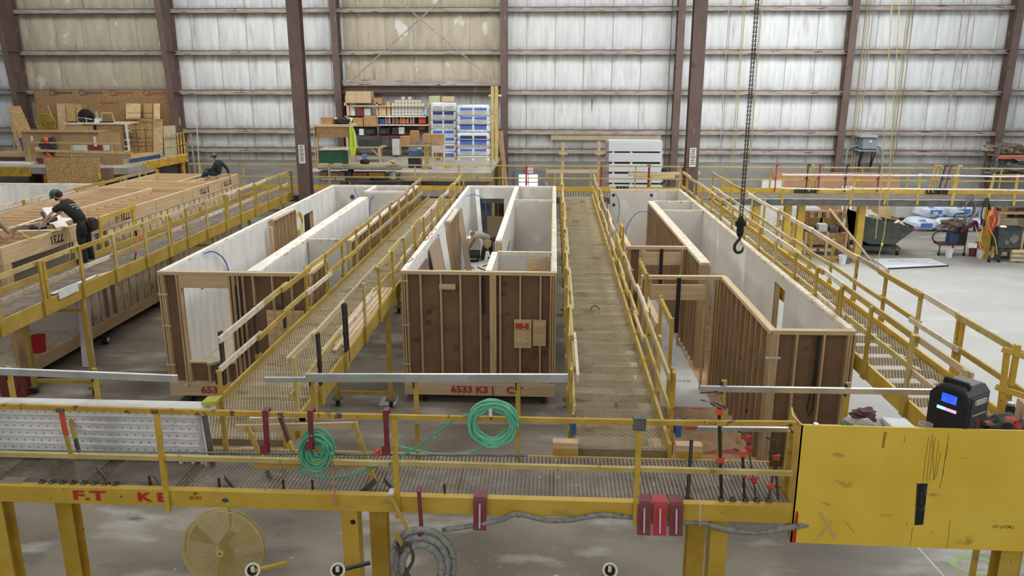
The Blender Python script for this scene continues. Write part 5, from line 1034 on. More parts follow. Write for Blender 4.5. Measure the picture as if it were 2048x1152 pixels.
# --- centre bay : shelves on the platform
Y0 = 42.6
t = thing('wall_shelf', 'long crowded wall shelf unit with orange pockets left of the insulation bags', 'shelf', (gy(760, 300, Y0).x, Y0, ZM))
SHD = mat('shelf_shadow', '35302c'); pb('back_board', mat('dull_back', '5c554c'), 690, 232, 858, 264, 43.35, .03, t)
for y0_, x0_, x1_ in ((211, 700, 850), (249, 700, 858), (232, 755, 852)): pb('shelf_board', WPLATE if y0_ != 211 else PX, x0_, y0_, x1_, y0_ + 2.5, Y0 - .1, .8, t)
for px in (692, 755, 857): pb('shelf_upright', PX, px, 205, px + 2, 322, Y0, .7, t, ZM)
for px in (771, 778, 785, 793, 801, 807, 815, 821, 826): pb('pocket_divider', WPLATE, px, 234, px + 1, 248, Y0 - .05, .5, t)
pb('red_ledge', mat('wine_ledge', '6e2a3a'), 735, 271, 812, 274, Y0 - .3, .8, t); pb('ledge_leg', mat('wine_ledge', '6e2a3a'), 778, 274, 781, 310, Y0 - .2, .06, t)
bits = [('hardware_bin', 'b0502e', 773, 236, 778, 247), ('hardware_bin', '8a3c30', 786, 236, 792, 247), ('hardware_bin', 'c05a30', 801, 236, 807, 247), ('hardware_bin', 'c2502c', 808, 238, 815, 247), ('hardware_bin', '6b5548', 794, 238, 800, 247), ('hardware_bin', 'c44c2e', 837, 236, 851, 247), ('hardware_bin', '8b3a34', 837, 251, 850, 259), ('hardware_bin', 'b35a3c', 820, 237, 825, 247)]
pos = ['leftmost of the shelf pockets', 'third pocket of the lower shelf', 'middle of the shelf pockets', 'right of the middle pocket', 'pocket left of the middle, dull', 'right section of the shelf, bright', 'lower right section, dark', 'narrow right pocket of the shelf']
for (n, c, *r), l in zip(bits, pos): item(n, mat('bin_' + c, c, rough=.8), *r, Y0, .3, 'small coloured hardware bin, ' + l, 'bin', 'hardware bins in the shelf pockets')
item('blue_tub', mat('blue_tub', '2f4f9a'), 759, 238, 770, 249, Y0 - .05, .4, 'blue plastic tub on the wall shelf', 'tub')
# stacked sleeves of screws: little cylinders in a grid
SL = mat('sleeve_end', 'c3bdb2', 'd0cac0', rough=.7); sl0 = None; n = 0
def carton_label(r, k):
    return 'small pale carton on the wall shelf, %s row, %s from the left' % (['bottom', 'second', 'third', 'fourth', 'fifth', 'top'][r], ['first', 'second', 'third', 'fourth', 'fifth', 'sixth', 'seventh', 'eighth', 'ninth', 'tenth'][k])
for r in range(6):
    for k in range(10):
        if r == 5 and k not in (3, 5): continue
        if r == 4 and k in (0, 9): continue
        p = gy(786 + k * 6.6, 228 - r * 6.3, Y0)
        if sl0 is None: sl0 = MB().box(p.x - .075, Y0, p.z - .07, p.x + .075, Y0 + .3, p.z + .07).out('carton', SL); tag(sl0, carton_label(r, k), 'carton', 'small cartons stacked on the wall shelf'); base = Vector(sl0.location); p00 = p.copy()
        else: copy_tree(sl0, base + (p - p00) + Vector((0, 0, random.uniform(-.006, .006))), carton_label(r, k))
for a in ((('long_carton', CARDP, 690, 191, 742, 206, Y0, .8, 'long pale cardboard carton high above the shelves, lower of two', 'carton')), ('long_carton', CARDP, 691, 183, 741, 191, Y0, .8, 'long pale cardboard carton high above the shelves, upper of two', 'carton'), ('small_carton', CARD, 747, 196, 764, 208, Y0, .5, 'small brown carton right of the long cartons', 'carton'),
          ('wood_box', PX, 688, 211, 699, 232, Y0, .5, 'tall wooden box at the left end of the wall shelf', 'box'), ('white_bucket', WHITE, 700, 214, 710, 231, Y0 + .1, .4, 'white bucket on the wall shelf', 'bucket'), ('red_jug', mat('dark_red_plastic', '7c2c26'), 715, 217, 727, 232, Y0, .4, 'dark red jug on the wall shelf', 'jug'), ('steel_pot', GALV, 728, 217, 741, 231, Y0, .4, 'grey metal pot on the wall shelf', 'pot'),
          ('paper_rolls', CARDP, 757, 211, 772, 231, Y0, .5, 'bundle of rolled tubes on the wall shelf', 'tubes'), ('fir_block', PLY, 773, 203, 781, 232, Y0, .5, 'pale wooden block left of the small cartons', 'block'), ('brown_carton', CARD, 705, 236, 726, 253, Y0 - .3, .6, 'brown carton on the middle shelf, left of two', 'carton'), ('brown_carton', CARD, 727, 232, 754, 253, Y0 - .3, .6, 'brown carton on the middle shelf, right of two', 'carton'),
          ('microwave', BLACK, 729, 258, 750, 269, Y0 - .3, .4, 'black microwave on the wine-red ledge, left of two', 'microwave'), ('microwave', BLACK, 757, 257, 779, 269, Y0 - .3, .4, 'black microwave on the wine-red ledge, right of two', 'microwave'), ('coffee_maker', DARK, 784, 256, 796, 269, Y0 - .3, .3, 'dark coffee maker on the wine-red ledge', 'coffee maker'), ('toaster', GALV, 797, 255, 808, 268, Y0 - .3, .3, 'silver appliance at the right end of the wine-red ledge', 'appliance'),
          ('paper_towel', WHITE, 718, 258, 727, 270, Y0 - .4, .2, 'white paper towel roll left of the microwaves', 'paper towel'), ('small_fridge', GALV, 784, 278, 800, 310, Y0 - .4, .5, 'small silver fridge under the ledge', 'fridge'), ('blue_water_pack', mat('pale_blue_pack', '9fb8cc', 'b5c8d6'), 846, 216, 855, 229, Y0, .4, 'pale blue pack beside the insulation bags', 'pack')): item(*a)
for px0, w_ in ((731, 17), (759, 16)): item('door_glass', mat('dim_glass', '3c4642', rough=.2), px0, 260, px0 + w_ * .8, 267, Y0 - .32, .01, 'grey window of the %s microwave door' % ('left' if px0 < 740 else 'right'), 'window')
# wooden hutch with green board
t = thing('wooden_hutch', 'open wooden hutch with green board and strand board header', 'hutch', (gy(670, 330, 37).x, 37, ZM)); Yh = 36.9
pb('top_board', PX, 627, 249, 702, 254, Yh - .05, 1.2, t); pb('header_panel', OSBD, 630, 254, 698, 275, Yh, .05, t)
for px in (628, 632, 697): pb('post', PZ, px, 254, px + 4, 340, Yh, .1, t, ZM - .1)
pb('post', PZ, 634, 254, 638, 330, Yh + 1.0, .1, t, ZM); pb('post', PZ, 694, 254, 698, 330, Yh + 1.0, .1, t, ZM)
pb('mid_shelf', DUSTY, 640, 297, 700, 300, Yh, 1.0, t); pb('green_board', mat('green_chalk', '1f4a34', '2a5a40', rough=.8), 637, 301, 697, 331, Yh + .1, .04, t)
item('brown_carton', CARD, 641, 235, 664, 249, Yh + .1, .5, 'brown carton on top of the wooden hutch', 'carton')
p = gy(684, 243, Yh + .2); tag(MB().blob((p.x, Yh + .3, p.z), (.34, .2, .16), .2, 20, 4).out('black_bag', BLACK), 'black bag lying on top of the wooden hutch', 'bag')
a = gy(665, 235, Yh + .6); tag(MB().prism([gy(664, 235, Yh + .9), gy(706, 235, Yh + .9), gy(701, 249, Yh + .4), gy(664, 249, Yh + .4)], (0, .02, 0)).out('open_carton_flap', CARDP), 'pale open carton flap behind the black bag', 'carton')
p = gy(702, 281, Yh - .1); v = thing('safety_vest', 'bright lime safety vest hanging on the corner of the wooden hutch', 'vest', (p.x, Yh - .1, gy(702, 312, Yh).z)); b = MB(); VM = mat('lime_vest', 'b6d428', 'c4e03c', rough=.8, emit=None)
prof = [(253, 699, 704), (262, 699, 709), (275, 700, 712), (290, 700, 713), (300, 701, 711), (312, 702, 708)]; vs = []
for y_, xa, xb in prof:
    for k in range(6): u = k / 5; q = gy(xa + (xb - xa) * u, y_, Yh - .12 - .05 * math.sin(u * 9)); vs.append(q)
b.add(vs, [(r * 6 + k, r * 6 + k + 1, r * 6 + k + 7, r * 6 + k + 6) for r in range(5) for k in range(5)]); n_ = len(vs)
b.add([q + Vector((0, .06, 0)) for q in vs], [(r * 6 + k + 1, r * 6 + k, r * 6 + k + 6, r * 6 + k + 7) for r in range(5) for k in range(5)]); b.out('vest_cloth', VM, v)
MB().bar(gy(708, 262, Yh - .2), gy(711, 292, Yh - .2), .05, .01, Vector((0, 1, 0))).out('reflective_stripe', mat('silver_stripe', 'c9ccc0'), v)
for a in (('plastic_tray', GREYWOOD, 637, 328, 655, 336, Yh - .3, .4, 'pale tray at the foot of the green board, left of two', 'tray'), ('plastic_tray', GREYWOOD, 665, 328, 681, 334, Yh - .3, .4, 'pale tray at the foot of the green board, right of two', 'tray')): item(*a)
for y0_, l in ((337, 'upper grey steel bench shelf in front of the wooden hutch'), (361, 'lower grey steel bench shelf behind the second module')): item('bench_shelf', GSTEEL, 636, y0_, 800, y0_ + 3, 34.75, .8, l, 'shelf')
crates = [(638, 343, 655, 356, '6b5b4c'), (658, 345, 676, 356, '8b6b4e'), (676, 344, 690, 356, '6e5542'), (692, 342, 703, 354, '3a3530'), (705, 345, 735, 356, '7a4a2a'), (737, 345, 768, 355, '8a6a28'), (643, 354, 670, 361, 'b5b0a6'), (671, 355, 690, 361, 'b9b5ad'), (690, 355, 712, 361, '4b4b4c'), (712, 356, 740, 361, '5c564c')]
cl = ['dusty crate at the left end of the grey bench', 'brown crate second on the grey bench', 'dark brown crate beside the second crate', 'small black box on the grey bench', 'rusty brown crate in the middle of the bench', 'yellow-brown crate with markings on the bench', 'white power tool case on the lower shelf, left', 'white power tool case on the lower shelf, right', 'grey case on the lower shelf', 'flat dull case on the lower shelf']
for (a, b_, c, d_, col), l in zip(crates, cl): item('storage_crate', mat('crate_' + col, col, rough=.85), a, b_, c, d_, 34.85, .5, l, 'crate', 'crates and cases on the grey bench')
for k in range(4): p = gy(785, 343 + k * 5, 35.6); tag(MB().lathe([(.13, -.1), (.17, .02), (.18, .03)], (p.x, 35.5, p.z), 14).out('bucket', WHITE), 'white bucket nested in the stack right of the bench, %s' % ['top', 'second', 'third', 'lowest'][k], 'bucket', 'nested white buckets')
# work table, bin and boxes in the middle
t = thing('work_table', 'dark-topped wooden work table behind the bench', 'table', (gy(740, 315, 40).x, 40, ZM)); pb('table_top', GREYWOOD, 703, 294, 764, 297, 39.6, 1.2, t)
for px in (706, 758): pb('leg', PZ, px, 297, px + 4, 320, 39.6, .1, t, ZM); pb('leg', PZ, px + 3, 297, px + 6, 315, 40.7, .1, t, ZM)
MB().bar(gy(744, 298, 39.65), gy(758, 312, 39.65), .06, .06).out('brace', PZ, t)
item('machine_housing', mat('dark_green_machine', '2d332c', '3a4038'), 716, 279, 757, 294, 39.8, .7, 'dark machine housing on the work table', 'machine')
t = thing('chair_like_cart', 'blue and black office chair leaning by the work table', 'chair', (gy(730, 325, 38.5).x, 38.5, ZM)); MB().prism([gy(724, 307, 38.6), gy(736, 309, 38.6), gy(730, 320, 38.4), gy(724, 322, 38.4)], (0, .1, 0)).out('backrest', mat('dull_blue', '4a6488'), t); p = gy(729, 324, 38.4); MB().blob((p.x, 38.5, p.z), (.22, .22, .12), .08, 14, 2).out('seat', BLACK, t); MB().cyl((p.x, 38.5, ZM), (p.x, 38.5, p.z), .04, 8).out('leg', DARK, t)
for i, (a, c) in enumerate((((765, 330), (790, 320)), ((772, 331), (795, 325)), ((780, 322), (799, 333)))): tag(MB().bar(gy(*a, 37.5), gy(*c, 38.2), .12, .04).out('loose_board', PX), 'loose pale board lying on the platform, %s of three' % ['first', 'second', 'third'][i], 'board')
t = thing('steel_scaffold', 'tan tube frame with rails around the blue bin on the platform', 'frame', (gy(840, 330, 36.5).x, 36.5, ZM))
for px in (798, 848, 885): pb('upright', YELP, px, 290, px + 2, 340, 36.4, .05, t, ZM)
for y_ in (291, 315): MB().bar(gy(797, y_, 36.4), gy(984, y_, 36.4), .04, .05).out('tube_rail', YELP, t)
pb('upright', YELP, 981, 290, 984, 340, 36.4, .05, t, ZM)
t = thing('blue_bin', 'ribbed blue bin with grey cloth on top inside the tube frame', 'bin', (gy(830, 320, 37.2).x, 37.2, ZM)); pb('bin_body', mat('steel_blue', '3c5a7c', '48678a'), 817, 302, 839, 316, 37.2, .6, t); pb('lower_body', DARK, 816, 316, 840, 330, 37.25, .6, t, ZM); p = gy(828, 300, 37.3); MB().blob((p.x, 37.5, p.z), (.3, .2, .12), .2, 18, 6).out('grey_cloth', mat('grey_cloth', 'a9abb2'), t)
p = gy(853, 317, 37.0); MP = MB()
for k in range(12): MP.tube([(p.x + random.uniform(-.06, .06), 37, gy(853, 285, 37).z), (p.x + random.uniform(-.12, .12), 36.95, p.z), (p.x + random.uniform(-.2, .2), 36.95, ZM)], .02, 5)
tag(MP.out('hanging_mop', YELP), 'bundle of tan cords hanging from the tube frame', 'cords', None, 'stuff')
for a in (('open_carton', CARD, 800, 273, 819, 289, 36.9, .5, 'open brown carton left of the tall one on the tube frame', 'carton'), ('open_carton', CARD, 820, 262, 836, 285, 37.2, .4, 'tall open brown carton on the tube frame', 'carton'), ('wide_carton', CARD, 845, 269, 886, 286, 36.9, .5, 'wide brown carton right on the tube frame', 'carton'), ('white_drum', mat('pink_white_drum', 'c4b4ac', 'd0c4bc', spots=[('a85a52', (3, 3, 3), .62, .03)]), 863, 290, 887, 345, 36.8, .5, 'white and pink container stack under the wide carton', 'container')): item(*a)
t = thing('plywood_sign', 'small pale sign with black hand lettering on the container stack', 'sign', (gy(877, 312, 36.6).x, 36.6, gy(877, 320, 36.6).z)); pb('board', CARDP, 867, 305, 887, 320, 36.78, .015, t); text('1101', gy(877, 310, 36.77), .24, INK, t, bold=.012); text('151', gy(876, 317, 36.77), .13, INK, t, bold=.006)
# insulation bags, two columns
BAGW = mat('white_bag', 'c9ccd0', 'dadcdf', rough=.35, scale=(4, 4, 4), spots=[('a9adb4', (6, 6, 6), .62, .05)]); BN = mat('navy_print', '1f2d5c', '2b3a6c', rough=.4); BB = mat('blue_print', '3f5fae', '5272bb', rough=.4); BG = mat('grey_print', '9a9c98', 'aeb0ac', rough=.4)
def bag(px0, py0, px1, py1, Y, band, label, side=0):
    a, c = gy(px0, py0, Y), gy(px1, py1, Y); cx, cz = (a.x + c.x) / 2, (a.z + c.z) / 2; w_, h_ = (c.x - a.x) / 2, (a.z - c.z) / 2
    t = thing('insulation_bag', label, 'bag', (cx, Y, c.z), 0, 'stacked insulation bags'); bd_ = MB().blob((cx, Y + .35, cz), (w_ * 1.02, .34, h_ * 1.05), .018, 28, int(px0 + py0), sq=.3).out('bag_body', BAGW, t)
    for s in (-1, 1):
        for bm, z0, z1 in band: MB().box(cx + s * w_ * .44 - w_ * .38, Y + .0, cz + h_ * z0, cx + s * w_ * .44 + w_ * .38, Y + .04, cz + h_ * z1).out('printed_band', bm, bd_)
rowsA = [('G', 'N'), ('G', 'N'), ('W', 'N'), ('B', 'W'), ('B', 'W'), ('B', 'B'), ('W', 'B')]
def bands(c): return {'G': [(BG, -.5, .9)], 'N': [(BN, -.9, .2)], 'W': [(BG, -.5, .3)], 'B': [(BB, -.3, .7)]}[c]
za = 205
for k, (py0, py1, cs) in enumerate(((205, 223, 'G'), (223, 241, 'NG'), (241, 259, 'NW'), (259, 273, 'B'), (273, 288, 'B'), (288, 304, 'B'), (304, 322, 'B'), (322, 337, 'W'))):
    bd = []
    if 'N' in cs: bd += [(BN, .3, .95)]
    if 'G' in cs: bd += [(BG, -.85, .2)]
    if 'B' in cs: bd += [(BB, -.1, .75)]
    if 'W' in cs: bd += [(BG, -.6, .1)]
    bag(861 if k < 4 else 866, py0, 912, py1, 41.3, bd, 'insulation bag in the left stack, %s' % ['topmost, grey print', 'second from the top', 'third from the top', 'fourth from the top', 'fourth from the bottom', 'third from the bottom', 'second from the bottom', 'lowest'][k])
for k, (py0, py1, bd) in enumerate(((210, 233, [(BB, .1, .5), (BG, -.8, .05)]), (233, 250, [(BB, .3, .9), (BG, -.7, .2)]), (250, 265, [(BN, .7, 1.1), (BB, -.2, .65)]), (265, 281, [(BN, -.6, .2)]), (281, 297, [(BN, .8, 1.1), (BB, -.5, .75)]), (297, 312, [(BB, .3, .9), (BG, -.7, .2)]), (312, 325, [(BG, -.9, .6)]), (325, 339, [(BG, -.5, .6)]))):
    bag(914, py0, 979, py1, 40.8, bd, 'insulation bag in the right stack, %s' % ['topmost, blue print on white', 'second from the top', 'third from the top, navy band', 'fourth from the top, navy band', 'fifth from the top, broad blue band', 'third from the bottom', 'second from the bottom, grey print', 'lowest'][k])
for k, (a, b_) in enumerate(((864, 205), (886, 203), (898, 203))): item('small_carton', CARDP if k else mat('lime_beige', 'b4b092'), a - 2 - (4 if k == 0 else 0), 193 if k else 192, a + 10 + (6 if k == 0 else 0), b_ if k else 210, 41.4, .4, 'small pale package on the left bag stack, %s of three' % ['left', 'middle', 'right'][k], 'package')
p = gy(940, 340, 38.5); RB = MB()
for k in range(36): q = gy(880 + random.uniform(0, 100), 333 + random.uniform(0, 8), 37.5 + random.uniform(0, 1)); RB.bar(q, q + Vector((random.uniform(-.3, .3), random.uniform(-.2, .2), random.uniform(0, .08))), .05, .03)
tag(RB.out('offcut_heap', mat('offcut_wood', 'a09070', 'c0b496', scale=(5, 5, 5))), 'heap of wood offcuts at the front edge of the platform', 'offcuts', None, 'stuff')
item('yellow_crate', YELB, 890, 330, 899, 341, 37.2, .4, 'small yellow crate beside the offcut heap', 'crate')
# yellow tube posts right of the bags
for i, (px, l) in enumerate(((985, 'left yellow upright post beside the insulation bags'), (993, 'right yellow upright post beside the insulation bags'))):
    tag(MB().bar((gy(px, 300, 41).x, 41, ZM if i else 0), gy(px, 172, 41), .16, .12, Vector((0, 1, 0))).out('yellow_post', YELP), l, 'post')
for i, (a, b_) in enumerate((((996, 262), (1026, 372)), ((1000, 280), (1014, 372)), ((1003, 262), (1020, 372)))):
    q = gy(*b_, 41.5); tag(MB().bar(gy(*a, 42.9), (q.x, 41.3, 0), .14, .04, Vector((0, 1, 0))).out('leaning_plank', PSTUD), 'long plank leaning on the wall column, %s of three' % ['outer', 'middle', 'inner'][i], 'board')
tag(MB().bar(gy(978, 191, 41.2), gy(1003, 191, 41.2), .3, .1).out('short_block', DUSTY), 'short pale board resting on the yellow posts', 'board')
# white board stack
for k, (y0_, y1_) in enumerate(((282, 303), (306, 324), (328, 344), (348, 366), (369, 392))):
    n_ = ['topmost', 'second', 'third', 'fourth', 'lowest']; t = thing('board_bundle', 'bundle of white boards, %s of the tall white stack' % n_[k], 'board bundle', (gy(1270, 300, 40).x, 40.5, gy(1270, y1_, 40).z), 0, 'white board bundles')
    o = pb('boards', mat('white_board', 'c0c1c3', 'cdced0', rough=.6, scale=(.5, 9, 60), lo=.4, hi=.6), 1218, y0_, 1324, y1_, 40, 1.2, t, 0.02 if k == 4 else None)
    for px in (1224, 1260, 1320): pb('spacer_block', DUSTY, px, y1_ - 1, px + 5, y1_ + 4, 40.05, 1.1, t, 0.0 if k == 4 else None) if k < 4 else None
    pb('pink_edge', mat('pink_board', 'a88a8c'), 1214, y0_ + 1, 1218, y1_, 40.1, 1.1, t, .02 if k == 4 else None)
for i, (px, l) in enumerate(((1126, 'brown wooden post with a short crossbar near the exit doors'), (1198, 'brown wooden post with a short crossbar left of the white board stack'))):
    q = gy(px - 2, 372, 43.0); t = thing('wooden_post', l, 'post', (q.x, 43, 0)); MB().bar((q.x, 43, 0), gy(px, 285 if i == 0 else 283, 43.2), .16, .09).out('post', PZ, t); MB().bar(gy(px - 8, 307, 42.95), gy(px + 9, 307, 42.95), .08, .1).out('crossbar', PX, t)
for i, (a, c, y_) in enumerate(((1092, 1195, 343), (1256, 1400, 349), (1268, 1350, 356))): tag(MB().bar(gy(a, y_, 38), gy(c, y_ - (0 if i == 0 else 3), 38), .12, .14).out('long_timber', PX), 'long timber lying on supports, %s' % ['left of the white board stack', 'in front of the white board stack, upper', 'in front of the white board stack, lower'][i], 'timber')
for i, px in enumerate((1110, 1380, 1300)): q = gy(px, 345, 38); tag(box('timber_trestle', YELD, q.x - .06, 37.9, 0, q.x + .06, 38.1, q.z - .07), 'yellow trestle post under the long timber, %s' % ['near the exit doors', 'by the right hall column', 'before the white stack'][i], 'trestle')
for i, (px, py) in enumerate(((1052, 340), (1201, 345), (1297, 332), (1364, 333))):
    q = gy(px, py, 34.7); tag(MB().bar((q.x, 34.64, 2.4), (q.x + .03, 34.64, 3.8), .08, .05).box(q.x - .07, 34.6, 3.7, q.x + .09, 34.68, 3.8).out('bar_clamp', BRED if i < 2 else MAROON), 'red clamp on the far walkway rail, %s' % ['left of the exit sign', 'left of the white stack', 'in front of the white stack', 'by the right hall column'][i], 'clamp', 'clamps on the far rail')
# lever hoist hook by the column
q = gy(1328, 345, 38.6); t = thing('chain_hoist', 'small black hoist and hook hanging beside the white stack', 'hoist', (q.x, 38.6, q.z - .6)); MB().blob((q.x, 38.6, q.z), (.14, .12, .24), .1, 14, 2).out('hoist_body', BLACK, t)
MB().tube(smoothpts([(q.x + .03, 38.6, q.z - .2), (q.x + .04, 38.6, q.z - .42), (q.x - .1, 38.6, q.z - .58), (q.x - .1, 38.6, q.z - .46)], 5), .04, 8).out('hook', DARK, t); MB().cyl((q.x, 38.6, q.z), (q.x + .02, 38.6, 13), .015, 6).out('chain', DARK, t)
# transformer on a bracket
t = thing('transformer_box', 'grey electrical transformer box on black bracket legs on the back wall', 'electrical box', (gy(1738, 300, 42.9).x, 42.9, gy(1738, 300, 42.9).z)); TG = mat('transformer_grey', '7d8588', '8a9295')
pb('cabinet', TG, 1727, 276, 1754, 298, 42.6, .9, t); pb('lid', mat('pale_lid', 'a0a6a6'), 1722, 271, 1756, 275, 42.5, 1.05, t); pb('vent', DARK, 1729, 297, 1753, 300, 42.7, .7, t); pb('label', WHITE, 1739, 281, 1744, 285, 42.58, .01, t); pb('shelf', TG, 1718, 300, 1758, 303, 42.6, 1.0, t)
for a, c in (((1722, 303), (1715, 338)), ((1726, 303), (1716, 338)), ((1751, 303), (1740, 336)), ((1745, 303), (1739, 336))): MB().bar(gy(*a, 42.65), gy(*c, 43.5), .06, .06).out('bracket_leg', DARK, t)
for i, (pts, l) in enumerate((([(1727, 291), (1705, 293), (1694, 305), (1692, 360)], 'grey conduit bending down left of the transformer'), ([(1755, 293), (1763, 303), (1762, 345)], 'grey conduit bending down right of the transformer'))): tag(MB().tube(smoothpts([gy(*p, 43.2) for p in pts], 6), .045, 8).out('electrical_conduit', TG), l, 'conduit')
# cables and cords hanging on the right part of the wall
CT = mat('tan_cord', '9c8c5e', 'a99a6c'); CB = mat('brown_cord', '8a6a48')
cords = [(1712, 1684, 322, CT), (1728, 1696, 345, CB), (1740, 1701, 345, CT), (1744, 1706, 345, GIRT), (1748, 1712, 345, CT), (1798, 1775, 348, CT), (1810, 1784, 330, CT), (1827, 1790, 320, CB), (1477, 1463, 330, CT), (1489, 1468, 330, CT), (1527, 1500, 330, CT), (1928, 1885, 306, GIRT), (1965, 1928, 183, GIRT), (1463, 1440, 300, GIRT)]
for i, (xa, xb, yb, mt) in enumerate(cords):
    q0, q1 = gy(xb, yb, 43.3), gy(xb, yb, 43.3); q0 = Vector((q1.x, 43.3, 13)); tag(MB().tube([q0, (q0 + q1) / 2 + Vector((random.uniform(-.05, .05), 0, 0)), q1], .022, 5).out('wall_cable', mt), '%s cord hanging down the back wall, %s of the cords on the right side' % ({'tan_cord': 'tan', 'brown_cord': 'brown'}.get(mt.name, 'grey'), ['third', 'fourth', 'fifth', 'sixth', 'seventh', 'eighth', 'ninth', 'tenth', 'first', 'second pair', 'single far', 'eleventh', 'last', 'leftmost'][i]), 'cord', 'cords on the back wall')
for i, (xa, ya, l) in enumerate(((1185, 188, 'dark torn stain hanging below the wall girt above the timbers'),)):
    q = gy(1185, 187, 43.6); tag(MB().prism([q + Vector(v_) for v_ in ((-.16, 0, 0), (.1, 0, 0), (.02, 0, -.5), (-.03, 0, -1.1), (-.05, 0, -.45))], (0, .01, 0)).out('torn_facing', mat('torn_dark', '6a6252')), l, 'tear')
item('cardboard_patch', mat('tan_patch', 'a8977a', 'b5a587'), 1102, 268, 1322, 281, 43.64, .02, 'long tan patch board under a wall girt', 'board')
# ================================================================== goods under and beyond the far walkway, right side
WB = mat('white_board', 'c0c1c3')
def onfloor(name, mt, px0, pyt, px1, pyb, dep, label, cat, z0=0.0, group=None, parent=None):
    """a box standing on the floor where its near lower edge is seen"""
    a, c = gz(px0, pyb, z0), gz(px1, pyb, z0); Y = a.y; top = gy((px0 + px1) / 2, pyt, Y).z
    o = box(name, mt, a.x, Y, z0, c.x, Y + dep, top, parent); return tag(o, label, cat, group) if parent is None else o
def skid_stack(px0, px1, pyt, pyb, dep, label, mt, skid=.25, nm='board_stack'):
    a, c = gz(px0, pyb, 0), gz(px1, pyb, 0); Y = a.y; top = gy((px0 + px1) / 2, pyt, Y).z; t = thing(nm, label, 'stack', ((a.x + c.x) / 2, Y, 0)); box('boards', mt, a.x, Y, skid, c.x, Y + dep, top, t)
    n = max(2, int((c.x - a.x) / 1.2) + 1)
    for i in range(n): x = a.x + .05 + (c.x - a.x - .25) * i / (n - 1); box('skid_block', PSTUD, x, Y + .02, 0, x + .15, Y + dep - .02, skid, t)
    return t
skid_stack(1788, 1860, 404, 452, 1.6, 'long stack of pale boards on brown skids behind the green hopper', mat('pale_green_board', 'b3b5ac', 'c0c2ba', scale=(.6, 6, 40)), .45)
skid_stack(1868, 1985, 400, 448, 1.6, 'white board stack right of the pale one, behind the bag heap', WB, .2)
skid_stack(1560, 1636, 416, 452, 1.6, 'low stack of white boards left under the far walkway', WB, .3)
skid_stack(1452, 1520, 405, 452, 1.4, 'white board stack seen through the catwalk rails', WB, .1)
o = onfloor('steel_cabinet', mat('pale_cabinet', 'b5bdbf', 'c2c9ca'), 1716, 400, 1731, 452, .6, 'tall pale cabinet behind the yellow walkway column', 'cabinet')
onfloor('wooden_crate', PLY, 1753, 414, 1790, 448, .9, 'square wooden crate above the green hopper', 'crate', z0=.0)
item('brown_board_wall', mat('pinkish_board', 'a5785a', 'b48868', scale=(1, 1, 1)), 1548, 344, 1800, 372, 43.0, .08, 'long pinkish brown board panel along the back wall behind the far walkway', 'panel', zb=0)
item('white_sheet', WHITE, 1525, 358, 1565, 378, 41.5, .06, 'white sheet leaning in front of the pinkish board panel', 'panel', zb=0)
for i, (a, c) in enumerate((((1692, 372), (1640, 440)), ((1686, 372), (1634, 440)), ((1698, 372), (1650, 440)), ((1703, 372), (1662, 440)), ((1708, 372), (1670, 440)), ((1680, 380), (1640, 440)))):
    q = gz(c[0], c[1], 0.02); tag(MB().bar(gy(a[0], a[1], 41), (q.x, min(q.y, 40.2), .02), .1, .03, Vector((0, 1, 0))).out('metal_trim', [WHITE, GREYWOOD, ALU][i % 3]), 'long %s strip leaning in the bundle behind the wooden table, number %s from left' % (['white', 'brown', 'metal'][i % 3], ['two', 'one', 'three', 'four', 'five', 'six'][i]), 'strip', 'leaning long strips')
for i, (a, c) in enumerate((((1682, 385), (1683, 505)), ((1690, 385), (1700, 505)), ((1678, 395), (1676, 505)))): q = gz(c[0], c[1], 0); tag(MB().bar((gy(a[0], a[1], q.y + .3).x, q.y + .3, 2.3), q, .1, .05).out('leaning_stud', PZ), 'wooden stud leaning under the far walkway, %s of three' % ['middle', 'right', 'left'][i], 'stud')
# self-dumping hopper
a, c = gz(1706, 508, 0), gz(1788, 505, 0); Y = a.y - .3; t = thing('dumping_hopper', 'dark green steel dumping hopper full of rubbish on wheels', 'hopper', ((a.x + c.x) / 2, Y, 0)); HG = mat('dark_green_hopper', '3a3d33', '4c5044', rough=.6, scale=(4, 4, 4), spots=[('6a685a', (6, 6, 6), .62, .06)])
x0, x1 = a.x + .05, c.x; P = lambda *v: [Vector(q) for q in v]
b = MB(); prof = [(x0 - .05, 1.75), (x0 - .05, .75), (x0 + .5, .5), (x1 - .3, .5), (x1 + .45, 1.15), (x1 + .4, 1.25)]
b.prism([(x, Y, z) for x, z in prof], (0, .04, 0)).prism([(x, Y + 1.5, z) for x, z in prof], (0, .04, 0))
for (xa, za), (xb, zb) in zip(prof[:-1], prof[1:]): b.prism([(xa, Y + .04, za), (xb, Y + .04, zb), (xb, Y + .04, zb + .04), (xa, Y + .04, za + .04)], (0, 1.46, 0))
b.out('hopper_body', HG, t); box('base_frame', HG, x0, Y + .1, .2, x1, Y + .2, .35, t); box('base_frame', HG, x0, Y + 1.3, .2, x1, Y + 1.4, .35, t); box('base_plate', DARK, x0 + .1, Y + .1, .35, x1 - .1, Y + 1.4, .42, t)
for x in (x0 + .1, x1 - .1):
    for y in (Y + .15, Y + 1.35): MB().cyl((x - .04, y, .1), (x + .04, y, .1), .1, 14).out('wheel', BLACK, t)
p = gy(1735, 445, Y + .6); tag(MB().blob((p.x, Y + .7, 1.4), (.5, .45, .42), .12, 22, 4).out('rubbish_bag', mat('clear_white_bag', 'b9b2a6', 'cbc5ba', rough=.4)), 'pale full rubbish bag standing in the green hopper', 'bag')
b = MB(); rr = random.Random(2)
